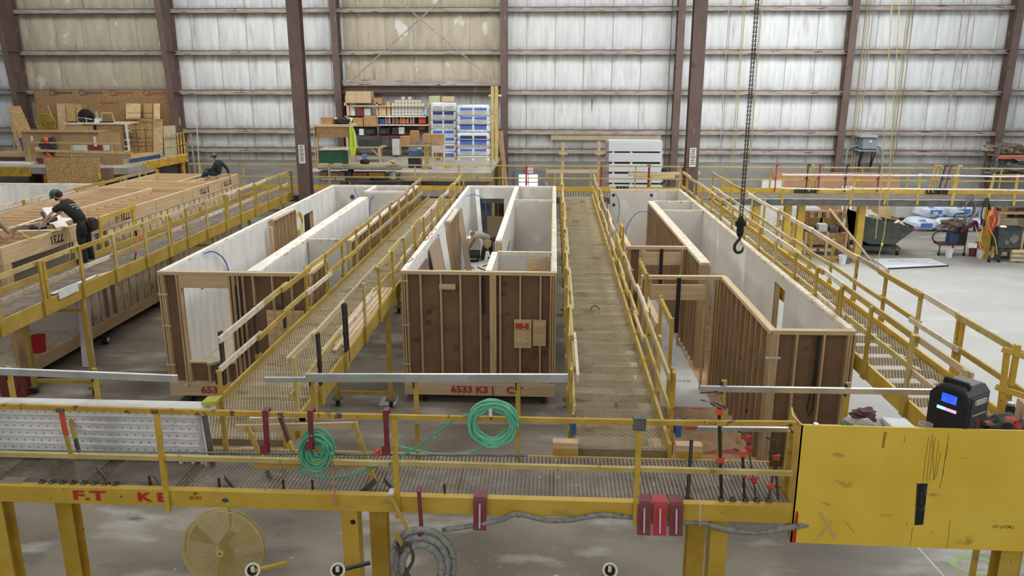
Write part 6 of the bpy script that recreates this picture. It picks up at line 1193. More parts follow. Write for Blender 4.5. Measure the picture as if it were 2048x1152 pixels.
for k in range(26): q = (x0 + .9 + rr.uniform(0, 1.3), Y + .3 + rr.uniform(0, 1), 1.15 + rr.uniform(-.05, .12)); b.bar(q, (q[0] + rr.uniform(-.4, .4), q[1] + rr.uniform(-.2, .2), q[2] + rr.uniform(-.05, .15)), .14, .02)
tag(b.out('rubbish', DUSTY), 'scraps of board and paper filling the green hopper', 'rubbish', None, 'stuff')
# work table with bins
a, c = gz(1606, 512, 0), gz(1690, 512, 0); Y = a.y; t = thing('scrap_table', 'wooden scrap table with notched pale rail above and open boxes below', 'table', ((a.x + c.x) / 2, Y, 0)); x0, x1 = a.x, c.x
for x in (x0, x1 - .1, (x0 + x1) / 2):
    box('leg', PZ, x, Y, 0, x + .1, Y + .1, 1.05, t); box('leg', PZ, x, Y + 1.0, 0, x + .1, Y + 1.1, 1.85, t)
box('lower_shelf', OSBD, x0, Y + .1, .3, x1, Y + 1.0, .34, t); box('bin_front', OSBD, x0 + .1, Y + .05, .5, x1 - .1, Y + .09, 1.0, t); box('bin_back', OSB, x0, Y + 1.0, .5, x1, Y + 1.04, 1.8, t); box('top_rail', PX, x0 + .3, Y + .9, 1.75, x1, Y + 1.0, 1.83, t)
for k in range(5): x = x0 + .4 + k * .34; box('notch_block', PLY, x, Y + .88, 1.5, x + .18, Y + .92, 1.76, t)
for i, (dx, w_, h_, mt, l) in enumerate(((.15, .4, .22, BLACK, 'black bin of scraps left on the scrap table'), (.65, .36, .32, WHITE, 'white tub on the scrap table'), (1.15, .4, .2, GSTEEL, 'grey tray on the scrap table'), (1.5, .3, .26, mat('dark_red_bin', '5e2c2c'), 'dark red bin right on the scrap table'))): tag(box('scrap_bin', mt, x0 + dx, Y + .3, 1.0, x0 + dx + w_, Y + .7, 1.0 + h_), l, 'bin')
b = MB()
for k in range(30): q = (x0 + .3 + rr.uniform(0, 1.3), Y + .2 + rr.uniform(0, .6), .36 + rr.uniform(0, .12)); b.bar(q, (q[0] + rr.uniform(-.25, .25), q[1] + rr.uniform(-.2, .2), q[2] + rr.uniform(-.03, .06)), .1, .03)
tag(b.out('scrap_heap', mat('mixed_scrap', '3c3632', '8a8278', scale=(9, 9, 9), lo=.45, hi=.55)), 'dark heap of scraps on the lower shelf of the scrap table', 'scraps', None, 'stuff')
for i, (px, py, mt, l) in enumerate(((1684, 528, WHITE, 'white bucket on the floor beside the scrap table'), (1594, 503, WHITE, 'white bucket left of the scrap table'), (1897, 514, WHITE, 'white bucket under the welding cart'), (1960, 516, WHITE, 'white paint-stained bucket by the cord column'), (1944, 512, mat('dark_red_plastic', '7c2c26'), 'dark red can beside the paint-stained bucket'))):
    p = gz(px, py, 0); t = thing('bucket', l, 'bucket', p); MB().lathe([(.13, 0), (.16, .36), (.17, .37), (.15, .37), (.13, .05)], p, 18).out('pail', mt, t); MB().tube([p + Vector((-.16, 0, .33)), p + Vector((0, -.12, .22)), p + Vector((.16, 0, .33))], .006, 5).out('handle', GSTEEL, t)
onfloor('grey_crate', GSTEEL, 1687, 518, 1699, 528, .3, 'small grey crate beside the white bucket', 'crate'); onfloor('wood_offcut', OSBD, 1646, 516, 1682, 524, .3, 'flat brown offcut lying under the scrap table', 'offcut')
p, q = gz(1741, 520, 0), gy(1671, 424, 32.2); tag(MB().bar(p, (q.x, 32.9, q.z), .1, .08).out('leaning_timber', PX), 'long pale timber leaning diagonally on the walkway column', 'timber')
p = gz(1706, 525, 0); tag(MB().lathe([(.12, 0), (.14, .2)], p, 14).out('orange_pot', mat('tan_orange', 'b07a4a')), 'small orange pot on the floor near the leaning timber', 'pot')
P = [gz(1745, 519, 0), gz(1860, 518, 0), gz(1897, 533, 0), gz(1775, 539, 0)]; t = thing('floor_sheet', 'pale printed sheet lying on the floor right of the catwalk', 'sheet', (P[0] + P[2]) / 2); MB().prism([p + Vector((0, 0, .01)) for p in P], (0, 0, .03)).out('sheet', mat('pale_sheet', 'c4c6c8', 'd2d4d6', scale=(1, 1, 1)), t)
MB().prism([P[3] + Vector((0, -.03, .0)), P[2] + Vector((0, -.03, 0)), P[2] + Vector((0, .02, 0)), P[3] + Vector((0, .02, 0))], (0, 0, .06)).out('dark_edge', DARK, t)
for k in range(4): q = P[0].lerp(P[2], .3 + .15 * k); MB().bar(q + Vector((-.3, -.1, .045)), q + Vector((.4, .1, .045)), .03, .004).out('pencil_line', GREYI, t)
# bag heap
hp = gz(1890, 462, 0)
for k, (dx, dy, z, sx_, sy2, sz, l) in enumerate(((-1.1, 0, .32, .8, .6, .34, 'lower left'), (.2, 0, .34, .9, .6, .36, 'lower middle'), (1.3, .1, .32, .7, .6, .34, 'lower right'), (-.6, .2, .95, .8, .55, .32, 'upper left'), (.7, .2, 1.0, .95, .55, .34, 'upper right, blue print'), (.1, .3, 1.45, .7, .4, .16, 'topmost'))):
    t = thing('insulation_bag', 'white and blue insulation bag in the floor heap, %s' % l, 'bag', (hp.x + dx, hp.y + dy + .3, z - sz), 0, 'insulation bags heaped on the floor'); MB().blob((hp.x + dx, hp.y + dy + .3, z), (sx_, sy2, sz), .06, 24, k).out('bag_body', mat('white_blue_bag', 'b9c0c8', 'd0d6dc', rough=.35, scale=(2, 2, 2), spots=[('5a76a8', (2.5, 2.5, 3.5), .6, .03)]), t)
    MB().box(hp.x + dx - sx_ * .3, hp.y + dy + .3 - sy2 * 1.0, z - sz * .3, hp.x + dx + sx_ * .4, hp.y + dy + .32 - sy2 * .9, z + sz * .3).out('printed_band', BB, t)
q = gz(1845, 452, 0); tag(MB().prism([q + Vector((0, 0, .05)), q + Vector((.45, -.05, 0)), q + Vector((1.5, .2, 1.1)), q + Vector((1.15, .25, 1.25))], (0, .4, .05)).out('leaning_bag', BAGW), 'white insulation bag leaning on the left side of the floor heap', 'bag')
# cord column
cx_ = gz(1985, 516, 0); YC = 32.9
t = thing('cord_bundle', 'coiled black and red hoses with orange and yellow cords hanging on the walkway columns', 'cords', (gy(1980, 440, YC).x, YC, .6))
c = gy(1972, 425, YC); COR = [(BLACK, 1972, 425, .26, 2), (mat('yellow_cord', 'c9a63a'), 1983, 440, .2, 5), (mat('orange_cord', 'c86a2c'), 1980, 445, .22, 6), (mat('pink_cord', 'a83a4a'), 1988, 442, .2, 8), (mat('grey_hose_coil', '6a6260'), 1940, 420, .3, 3)]
for mt, px, py, r, sd in COR:
    c = gy(px, py, YC - .05 * sd / 4); b = MB()
    for k in range(5): b.tube([(c.x + (r - .02 * k) * .7 * math.cos(q), c.y + .02 * k, c.z + (r + .05 * k) * 1.3 * math.sin(q)) for q in (2 * PI * i / 16 for i in range(16))], .022, 5, True)
    b.out('coil', mt, t)
for a_ in ((1950, 1958, 500), (1965, 1962, 490), (1975, 1990, 508)): MB().tube(smoothpts([gy(a_[0], 450, YC - .1), gy(a_[1], 480, YC - .1), gy(a_[1] + 4, a_[2], YC - .1)], 5), .018, 5).out('hanging_loop', mat('yellow_cord', 'c9a63a'), t)
p = gz(1965, 500, 0); t2 = thing('wall_box', 'grey and red box mounted low on the cord column', 'box', (gy(1953, 490, YC).x, YC, gy(1953, 496, YC).z)); pb('grey_box', GALV, 1937, 487, 1954, 496, YC - .1, .2, t2); pb('red_box', mat('dull_red', '7c3a34'), 1955, 485, 1966, 497, YC - .1, .2, t2)
# welding cart
p = gz(1900, 512, 0); t = thing('welding_cart', 'dark welding machine on a rolling cart with red hose', 'cart', p); x, y = p.x, p.y
box('cart_deck', mat('rust_red', '5a2f28'), x - .5, y, .45, x + .65, y + .6, .52, t); box('machine_body', mat('blue_machine', '2f4a6a'), x - .05, y + .1, .52, x + .3, y + .5, .95, t); box('machine_body', DARK, x + .3, y + .1, .52, x + .65, y + .5, 1.15, t); MB().blob((x + .1, y + .3, 1.35), (.5, .25, .2), .2, 20, 3).out('tangled_gear', mat('mixed_gear', '4a4038', '8a7a64', scale=(8, 8, 8), lo=.4, hi=.6), t)
MB().tube(smoothpts([(x - .5, y + .3, .5), (x - .75, y + .2, .75), (x - .6, y + .2, 1.0), (x - .2, y + .2, 1.02)], 5), .03, 7).out('push_handle', DARK, t); MB().tube(smoothpts([(x + .3, y + .1, 1.0), (x + .6, y, 1.3), (x + .9, y + .1, 1.45), (x + 1.0, y + .2, 1.1)], 5), .09, 8).out('red_hose', mat('dark_red_hose', '6a2a2c'), t); MB().tube([(x + .1, y + .3, 1.2), (x + .1, y + .3, 1.75), (x + .6, y + .3, 1.8)], .03, 6).out('boom', DARK, t)
for dx in (-.45, .1, .6): box('cart_leg', DARK, x + dx - .02, y + .05, .1, x + dx + .02, y + .09, .45, t); MB().cyl((x + dx - .03, y + .07, .07), (x + dx + .03, y + .07, .07), .07, 12).out('wheel', BLACK, t)
# black tool cart
p = gz(2012, 525, 0); t = thing('tool_stand', 'black wheeled tool stand with splayed legs near the right edge', 'tool stand', p); x, y = p.x, p.y
MB().prism([(x - .42, y, .62), (x + .42, y, .62), (x + .5, y, 1.4), (x - .5, y, 1.4)], (0, .45, 0)).out('machine_body', mat('grey_black', '2f3330', '454a46', scale=(5, 5, 5)), t); MB().cyl((x + .15, y - .03, 1.0), (x + .15, y, 1.0), .18, 18).cyl((x - .12, y - .03, .85), (x - .12, y, .85), .1, 16).out('hand_wheel', GSTEEL, t); box('top_tray', DARK, x - .55, y - .05, 1.4, x + .52, y + .5, 1.46, t); box('work_light', mat('pale_glow', 'e6f0c8', emit=('e6f0c8', .8)), x - .35, y + .1, 1.46, x - .15, y + .25, 1.5, t)
MB().prism([(x - .35, y, .6), (x - .15, y, .6), (x - .3, y, .08), (x - .5, y, .08)], (0, .1, 0)).out('leg', DARK, t); MB().prism([(x + .2, y, .6), (x + .4, y, .6), (x + .5, y, .08), (x + .38, y, .08)], (0, .1, 0)).out('leg', DARK, t); MB().bar((x - .75, y, .14), (x - .3, y, .14), .06, .08).out('foot_bar', DARK, t)
for dx in (-.7, -.3, .45): MB().cyl((x + dx - .03, y, .07), (x + dx + .03, y, .07), .07, 12).out('wheel', BLACK, t)
# racks at the right edge
t = thing('tool_rack', 'wooden rack with rows of pale tool handles at the right edge', 'rack', (gz(2020, 516, 0).x, 33.6, 0)); xr0, xr1 = gy(1993, 450, 33.8).x, gy(2100, 450, 33.8).x
for x in (xr0, xr0 + 1.1, xr1): box('post', PZ, x - .05, 33.7, 0, x + .05, 33.8, 2.05, t); box('post', PZ, x - .05, 34.5, 0, x + .05, 34.6, 2.05, t)
box('top_board', PX, xr0, 33.68, 1.95, xr1, 34.6, 2.03, t); box('dark_back', DARK, xr0, 34.55, .2, xr1, 34.6, 1.95, t); box('low_shelf', OSBD, xr0, 33.7, .35, xr1, 34.6, .4, t); box('grey_bin', GREYWOOD, xr0 + .1, 33.9, 1.35, xr1 - .1, 34.3, 1.75, t)
for k in range(12): x = xr0 + .15 + k * .15; MB().cyl((x, 33.85, 1.0), (x + random.uniform(-.04, .04), 33.9, 1.35), .022, 6).out('tool_handle', WHITE, t)
for k in range(3): tag(MB().cyl((xr0 + .5, 33.3 - .0 * k, .1 + .18 * k), (xr1, 33.3, .1 + .18 * k), .09, 12).out('long_roll', [BEI, GREYWOOD, PX][k]), 'long roll lying at the foot of the tool rack, %s' % ['lowest', 'middle', 'top'][k], 'roll', 'rolls under the tool rack')
for i, (a, b_, c, d_, col, l) in enumerate(((1996, 418, 2012, 432, '6a4a3c', 'brown carton on the tool rack, left'), (2014, 408, 2030, 428, '8a6a50', 'tan carton on the tool rack, middle'), (2032, 412, 2060, 428, '5c4438', 'dark carton on the tool rack, right'), (1998, 404, 2010, 417, 'b0aca4', 'pale box on top of the brown carton'))): item('rack_carton', mat('rc' + col, col), a, b_, c, d_, 34.0, .4, l, 'carton', zb=2.03 if i < 3 else None)
# pallet rack against the wall at far right
t = thing('pallet_rack', 'orange-beamed pallet rack loaded with grey parts behind the far walkway', 'rack', (gy(2030, 380, 41).x, 41, 0)); xa, xb = gy(1998, 300, 41).x, gy(2130, 300, 41).x
for x in (xa, xb): box('upright', GSTEEL, x - .05, 41, 0, x + .05, 41.1, 4.3, t); box('upright', GSTEEL, x - .05, 42.1, 0, x + .05, 42.2, 4.3, t)
for py in (314, 352): z = gy(2020, py, 41).z; box('beam', ORG_, xa, 40.97, z - .08, xb, 41.03, z + .04, t); box('deck', GREYWOOD, xa, 41, z + .04, xb, 42.2, z + .07, t)
for i, (px, py, sx_, sz, mt, l) in enumerate(((2020, 300, .9, .3, mat('mixed_gear', '4a4038'), 'heap of brown and tan gear on top of the pallet rack'), (2022, 340, .9, .35, GSTEEL, 'heap of grey metal parts on the middle level of the pallet rack'))): q = gy(px, py, 41.4); tag(MB().blob((q.x, 41.6, gy(2020, (314, 352)[i], 41).z + .07 + sz * .8), (sx_, .4, sz), .22, 26, i + 3, 1.2, True).out('parts_heap', mt), l, 'parts', None, 'stuff')
for i, (px, py) in enumerate(((1870, 340), (1878, 340), (1890, 340), (1901, 340), (1918, 340), (1616, 330), (1622, 330), (1640, 332), (1553, 330), (1760, 330), (1694, 330))):
    q = gy(px + 2, py - 15, 34.4); mt = [YELD, YELD, DARK, MAROON, YELP, DARK, YELD, MAROON, BRED, MAROON, DARK][i]; tag(MB().bar((q.x - .15 * (px > 1800), 34.4, 2.72), (q.x, 34.4, 3.85), .045, .04).box(q.x - .03, 34.36, 3.81, q.x + .11, 34.44, 3.88).box(q.x - .08, 34.36, 3.26, q.x + .03, 34.44, 3.33).out('bar_clamp', mt), '%s bar clamp standing in the far walkway sockets, %s' % ({'dirty_yellow_paint': 'yellow', 'black_steel': 'black', 'maroon_steel': 'dark red', 'pale_yellow_paint': 'pale yellow', 'bright_red_steel': 'bright red'}[mt.name], ['first of the right group', 'second of the right group', 'third of the right group', 'fourth of the right group', 'last of the right group', 'first of the left group', 'second of the left group', 'third of the left group', 'nearest the white panel', 'in front of the transformer', 'just left of the transformer'][i]), 'clamp', 'clamps standing on the far walkway')
for i, (pts, l) in enumerate((([(1800, -10), (1777, 392), (1768, 470), (1755, 523)], 'long hanging cord with a lime knot reaching down to the floor beside the green hopper'), ([(1785, -10), (1761, 392), (1754, 446), (1751, 478)], 'hanging cord ending in front of the green hopper'))):
    P = [gy(x, y, 32.2) for x, y in pts]; t = thing('drop_cord', l, 'cord', P[-1]); MB().tube(P, .02, 6).out('cord', CT, t)
    if i == 0: MB().ball(gy(1764, 489, 32.2), .05, 10, (1, 1, 1.5)).out('knot', mat('lime_knot', 'b4c23a'), t)
# floor marks in the foreground
GM = mat('green_floor_mark', '8fa06e', '9caf7c', rough=.9)
c = gz(1950, 1130, 0); b = MB(); n = 28; vs = []; 
for k in range(n): q = 2 * PI * k / n; vs += [(c.x + .27 * math.cos(q), c.y + .17 * math.sin(q), .002), (c.x + .39 * math.cos(q), c.y + .27 * math.sin(q), .002)]
b.add(vs, [(2 * k, 2 * k + 1, (2 * k + 3) % (2 * n), (2 * k + 2) % (2 * n)) for k in range(n)]); tag(b.out('green_ring_mark', GM), 'faded green ring painted on the floor under the yellow bin', 'floor mark')
p, q = gz(1836, 1095, 0), gz(1890, 1155, 0); tag(MB().bar(p + Vector((0, 0, .001)), q + (q - p) + Vector((0, 0, .001)), .02, .003).out('chalk_line', WHITE), 'straight white chalk line on the floor beside the green ring', 'floor mark')
# loose things on and around the catwalks
P = [gz(105, 588, 2.67), gz(123, 590, 2.67), gz(155, 578, 2.67), gz(196, 549, 2.67)]
tag(MB().prism([gz(118, 592, 2.68), gz(154, 580, 2.68), gz(160, 548, 2.68), gz(126, 560, 2.68)], (0, 0, .3)).out('white_offcut', WHITE) if False else MB().bar(gz(118, 590, 2.8), gz(156, 573, 2.8), .02, .2).out('white_offcut', WHITE), 'white board offcut standing on edge on the left catwalk', 'board')
tag(MB().bar(gz(104, 588, 2.68), gz(196, 550, 2.68), .12, .02).out('white_strip', WHITE), 'long white strip lying on the left catwalk', 'board'); tag(MB().bar(gz(195, 553, 2.7), gz(240, 540, 2.7), .1, .06).out('short_plank', DUSTY), 'short pale plank against the rail of the left catwalk', 'board')
t = thing('pry_bar', 'red and black pry bar leaning on the left catwalk rail', 'pry bar', gz(268, 527, 2.67)); p, q = gz(268, 527, 2.67), gy(279, 465, 21.6); MB().bar(p, p.lerp(q, .35), .04, .03).out('bar_end', BLACK, t); MB().bar(p.lerp(q, .35), q, .035, .025).out('bar', RED, t)
pA, pB_ = gz(712, 655, 2.55), gz(792, 560, 2.6)
for k in range(5): off = Vector((-.0 - .11 * k, .35 * (k % 2), .0)); tag(MB().bar(Vector((-4.12 + .1 * k, 13.5 + .3 * (k % 2), 2.685)), Vector((-4.12 + .1 * k, 17.9, 2.685)), .085, .035).out('long_board', PY), 'pale long board lying on the catwalk left of the centre module, %s' % ['leftmost', 'second from left', 'middle of five', 'second from right', 'rightmost'][k], 'board', 'long boards on the catwalk')
for i, (px, py) in enumerate(((510, 0), )): pass
for i, (px, py) in enumerate(((1190, 620), (1151, 447), (1165, 407))): p = gz(px, py, 2.675); tag(MB().tube(arc(p, .09, 0, 180, 10, 'xz'), .01, 6).out('deck_handle', DARK), 'small black loop handle on the big catwalk deck, %s' % ['nearest', 'middle', 'farthest'][i], 'handle', 'loop handles on the deck')
# inside the modules
def leaninside(x0, y0, y1, dx, h, mt, l, z=.52): tag(MB().prism([(x0 + dx, y0, z), (x0 + dx, y1, z), (x0, y1, z + h), (x0, y0, z + h)], (.02, 0, 0)).out('leaning_sheet', mt), l, 'sheet')
leaninside(-3.3, 19.0, 20.3, .4, 2.35, BROWN, 'brown-backed panel leaning inside the centre module, nearest'); leaninside(-3.27, 20.6, 22.4, .45, 2.5, mat('gyp_brown_edge', 'a08a6e'), 'tan panel leaning on the left wall inside the centre module'); leaninside(-3.3, 22.6, 23.7, .35, 2.55, WHITE, 'white panel leaning left of the exposed studs')
leaninside(-3.28, 26.8, 28.2, .35, 2.4, mat('gyp_brown_edge', 'a08a6e'), 'tan panel leaning behind the exposed studs'); tag(MB().bar((-2.75, 30.6, .52), (-3.05, 31.6, 3.1), .16, .12).out('white_post', WHITE), 'tall white post leaning in the far corner of the centre module', 'post')
p = gz(938, 524, .51); t = thing('tool_case', 'open black tool case on the floor beside the bending man', 'case', p)
for i in range(3): box('case_tray', BLACK, p.x - .25, p.y + i * .35, .51, p.x + .35, p.y + .3 + i * .35, .78, t); box('case_band', GALV, p.x - .2, p.y - .005 + i * .35, .62, p.x + .3, p.y + i * .35, .65, t)
tag(MB().tube(smoothpts([gz(965, 533, .52), gz(985, 528, .52), gz(990, 538, .52), gz(970, 540, .52), gz(955, 534, .52)], 6), .02, 6).out('power_cord', DARK), 'black cord curled on the white floor of the centre module', 'cord'); tag(MB().tube(smoothpts([gz(927, 536, .52), gz(940, 533, .52), gz(948, 537, .52)], 6), .02, 6).out('extension_lead', BLUE), 'blue cord on the floor near the tool case', 'cord')
D_ = thing('panel_door', 'grey six-panel door seen through the far doorway of the centre module', 'door', gy(968, 440, 33.6) * 1); a, c = gy(959, 395, 33.6), gy(984, 462, 33.6); D_.location.z = 0; ORG[D_.name] = Vector(D_.location)
DG = mat('slate_door', '6d7780', '78828b'); box('leaf', DG, a.x, 33.6, .02, c.x, 33.65, 2.55, D_)
for zz in (.3, 1.1, 1.95):
    for xx in (a.x + .08, (a.x + c.x) / 2 + .03): box('raised_panel', mat('slate_dark', '5c666f'), xx, 33.585, zz, xx + (c.x - a.x) / 2 - .12, 33.6, zz + .5, D_)
tag(box('tan_sheet', mat('gyp_brown_edge', 'a08a6e'), gy(974, 430, 33.3).x, 33.3, .0, gy(1010, 430, 33.3).x, 33.34, gy(990, 433, 33.3).z), 'tan sheet standing behind the far doorway', 'sheet'); tag(box('dark_shelf', mat('dark_clutter', '2a2522', '4a3a34', scale=(5, 5, 5)), gy(997, 400, 35).x, 35, 0, gy(1012, 400, 35).x, 35.6, 2.6), 'dark cluttered shelf seen through the far doorway', 'shelf')
# open corner of the left module: subfloor, buckets, board
for i, (px, py, mt, l, s_) in enumerate(((88, 722, mat('dusty_bucket', 'a39a88', 'b5ac9a'), 'dusty white bucket at the open corner of the left module', 1.15), (113, 704, RED, 'red bucket behind the dusty white one', 1.1))):
    p = gz(px, py, .62); p.x = min(p.x, -13.15); t = thing('bucket', l, 'bucket', p); MB().lathe([(.14 * s_, 0), (.17 * s_, .38 * s_), (.18 * s_, .39 * s_), (.155 * s_, .385 * s_), (.13 * s_, .06)], p, 20).out('pail', mt, t); MB().tube([p + Vector((-.18, 0, .36)), p + Vector((0, -.14, .2)), p + Vector((.18, 0, .36))], .006, 5).out('handle', GSTEEL, t)
a, c = gz(190, 735, 0), gz(168, 735, 0); b = MB().prism([(a.x, a.y, 0.01), (c.x - .05, a.y, .01), (c.x - .9, a.y + 1.6, 2.3), (a.x - .9, a.y + 1.6, 2.3)], (0, .03, 0)); tag(b.out('leaning_board', DRY), 'long grey board leaning against the left module behind the catwalk leg', 'board')
p = gz(222, 690, 0); t = thing('wheel_dolly', 'black wheel beside the base of the left module', 'wheel', p); MB().cyl(p + Vector((-.25, .1, .13)), p + Vector((-.12, .1, .13)), .13, 18).out('tyre', BLACK, t); MB().cyl(p + Vector((-.12, .1, .13)), p + Vector((-.11, .1, .13)), .07, 16).out('hub', GALV, t)
p = gz(8, 800, 0); tag(MB().box(p.x - .2, p.y + .2, 0, p.x + .4, p.y + .7, .55).cyl((p.x + .1, p.y + .15, .3), (p.x + .1, p.y + .2, .3), .2, 14).out('red_machine', mat('dull_red', '7c3a34')), 'dull red machine at the left edge behind the near walkway', 'machine')
for i in range(1): p = gz(425, 732, 1.06); tag(MB().bar(p + Vector((-.12, 0, .03)), p + Vector((.12, .3, .03)), .09, .06).out('grey_trim', ALU), 'short grey metal piece on the window sill of the left-centre module', 'metal piece')
tag(box('floor_plate', GALV, gz(757, 812, 0).x, gz(757, 812, 0).y, 0, gz(790, 812, 0).x, gz(757, 795, 0).y, .02), 'pale flat plate on the floor between the catwalk casters', 'plate')
# clutter on the joist frame
for i, (a, c, w_, mt, l) in enumerate((((95, 415), (125, 455), .3, WHITE, 'broad white board propped beside the man in black'), ((98, 448), (136, 436), .5, WHITE, 'white sheet lying by the hands of the man in black'), ((35, 462), (120, 460), .12, WHITE, 'thin white strip lying across the joist frame'), ((50, 450), (105, 440), .1, PX, 'pale lath lying across the joist frame'), ((35, 452), (140, 418), .12, DUSTY, 'long pale board along the joist frame'))):
    tag(MB().bar(gz(*a, ZT + .02 + .012 * i), gz(*c, ZT + .02 + .012 * i), w_, .02).out('loose_board', mt), l, 'board', 'boards on the joist frame')
tag(MB().bar(gz(96, 448, ZT + .1), gz(84, 425, ZT + .25), .07, .06).box(gz(96, 448, ZT).x - .1, gz(96, 448, ZT).y, ZT + .05, gz(96, 448, ZT).x + .1, gz(96, 448, ZT).y + .3, ZT + .14).out('nail_gun', BLACK), 'black nail gun on the boards beside the man in black', 'tool'); p = gz(73, 455, ZT + .08); tag(MB().blob(p, (.2, .15, .06), .2, 14, 3).out('work_glove', DARK), 'dark glove lying on the joist frame', 'glove')
tag(MB().tube(smoothpts([gz(40, 462, ZT + .05), gz(70, 478, ZT + .05), (-12.9, 20.2, ZT + .05), (-12.85, 20.3, 3.2), (-12.8, 20.1, 2.75)], 6), .015, 6).out('air_hose', mat('yellow_cable', 'c9b13e')), 'thin yellow air hose draped over the rim of the left module', 'hose')
# ================================================================== people
def skin_mesh(name, mt, nodes, edges, parent, sub=1):
    """one continuous skinned surface grown over joints: nodes = [(point, radius)], root first"""
    o = ORG[parent.name]; me = bpy.data.meshes.new(name); me.from_pydata([tuple(Vector(p) - o) for p, r in nodes], edges, []); ob = bpy.data.objects.new(name, me); COL.objects.link(ob)
    m = ob.modifiers.new('skin', 'SKIN'); m.use_smooth_shade = True; m.branch_smoothing = .6
    for i, (p, r) in enumerate(nodes):
        v = me.skin_vertices[0].data[i]; v.radius = r if isinstance(r, tuple) else (r, r); v.use_root = i == 0
    if sub: s = ob.modifiers.new('sub', 'SUBSURF'); s.levels = sub; s.render_levels = sub
    bpy.context.view_layer.update(); ev = ob.evaluated_get(bpy.context.evaluated_depsgraph_get()); nm = bpy.data.meshes.new_from_object(ev)
    bpy.data.objects.remove(ob); nm.materials.clear(); nm.materials.append(mt); nm.polygons.foreach_set('use_smooth', [True] * len(nm.polygons))
    r = bpy.data.objects.new(name, nm); COL.objects.link(r); r.parent = parent; return r
def hand_nodes(nodes, edges, wrist_i, wrist, d, side, curl=.3):
    """palm, four unequal fingers and a thumb from the side of the palm"""
    d = Vector(d).normalized(); _, a, b = basis(d); a = a * side; palm = wrist + d * .055
    nodes.append((palm, (.032, .018))); pi = len(nodes) - 1; edges.append((wrist_i, pi))
    for k, (off, L) in enumerate(((-.03, .06), (-.01, .075), (.01, .07), (.03, .055))):
        k0 = wrist + d * .1 + a * off; nodes.append((k0, .0095)); edges.append((pi, len(nodes) - 1))
        k1 = k0 + d * L * .55 - b * curl * .03; nodes.append((k1, .0085)); edges.append((len(nodes) - 2, len(nodes) - 1))
        k2 = k1 + d * L * .4 - b * curl * .06; nodes.append((k2, .007)); edges.append((len(nodes) - 2, len(nodes) - 1))
    t0 = wrist + d * .045 - a * .04; nodes.append((t0, .012)); edges.append((pi, len(nodes) - 1)); nodes.append((t0 + d * .04 - a * .015 - b * .01, .009)); edges.append((len(nodes) - 2, len(nodes) - 1))
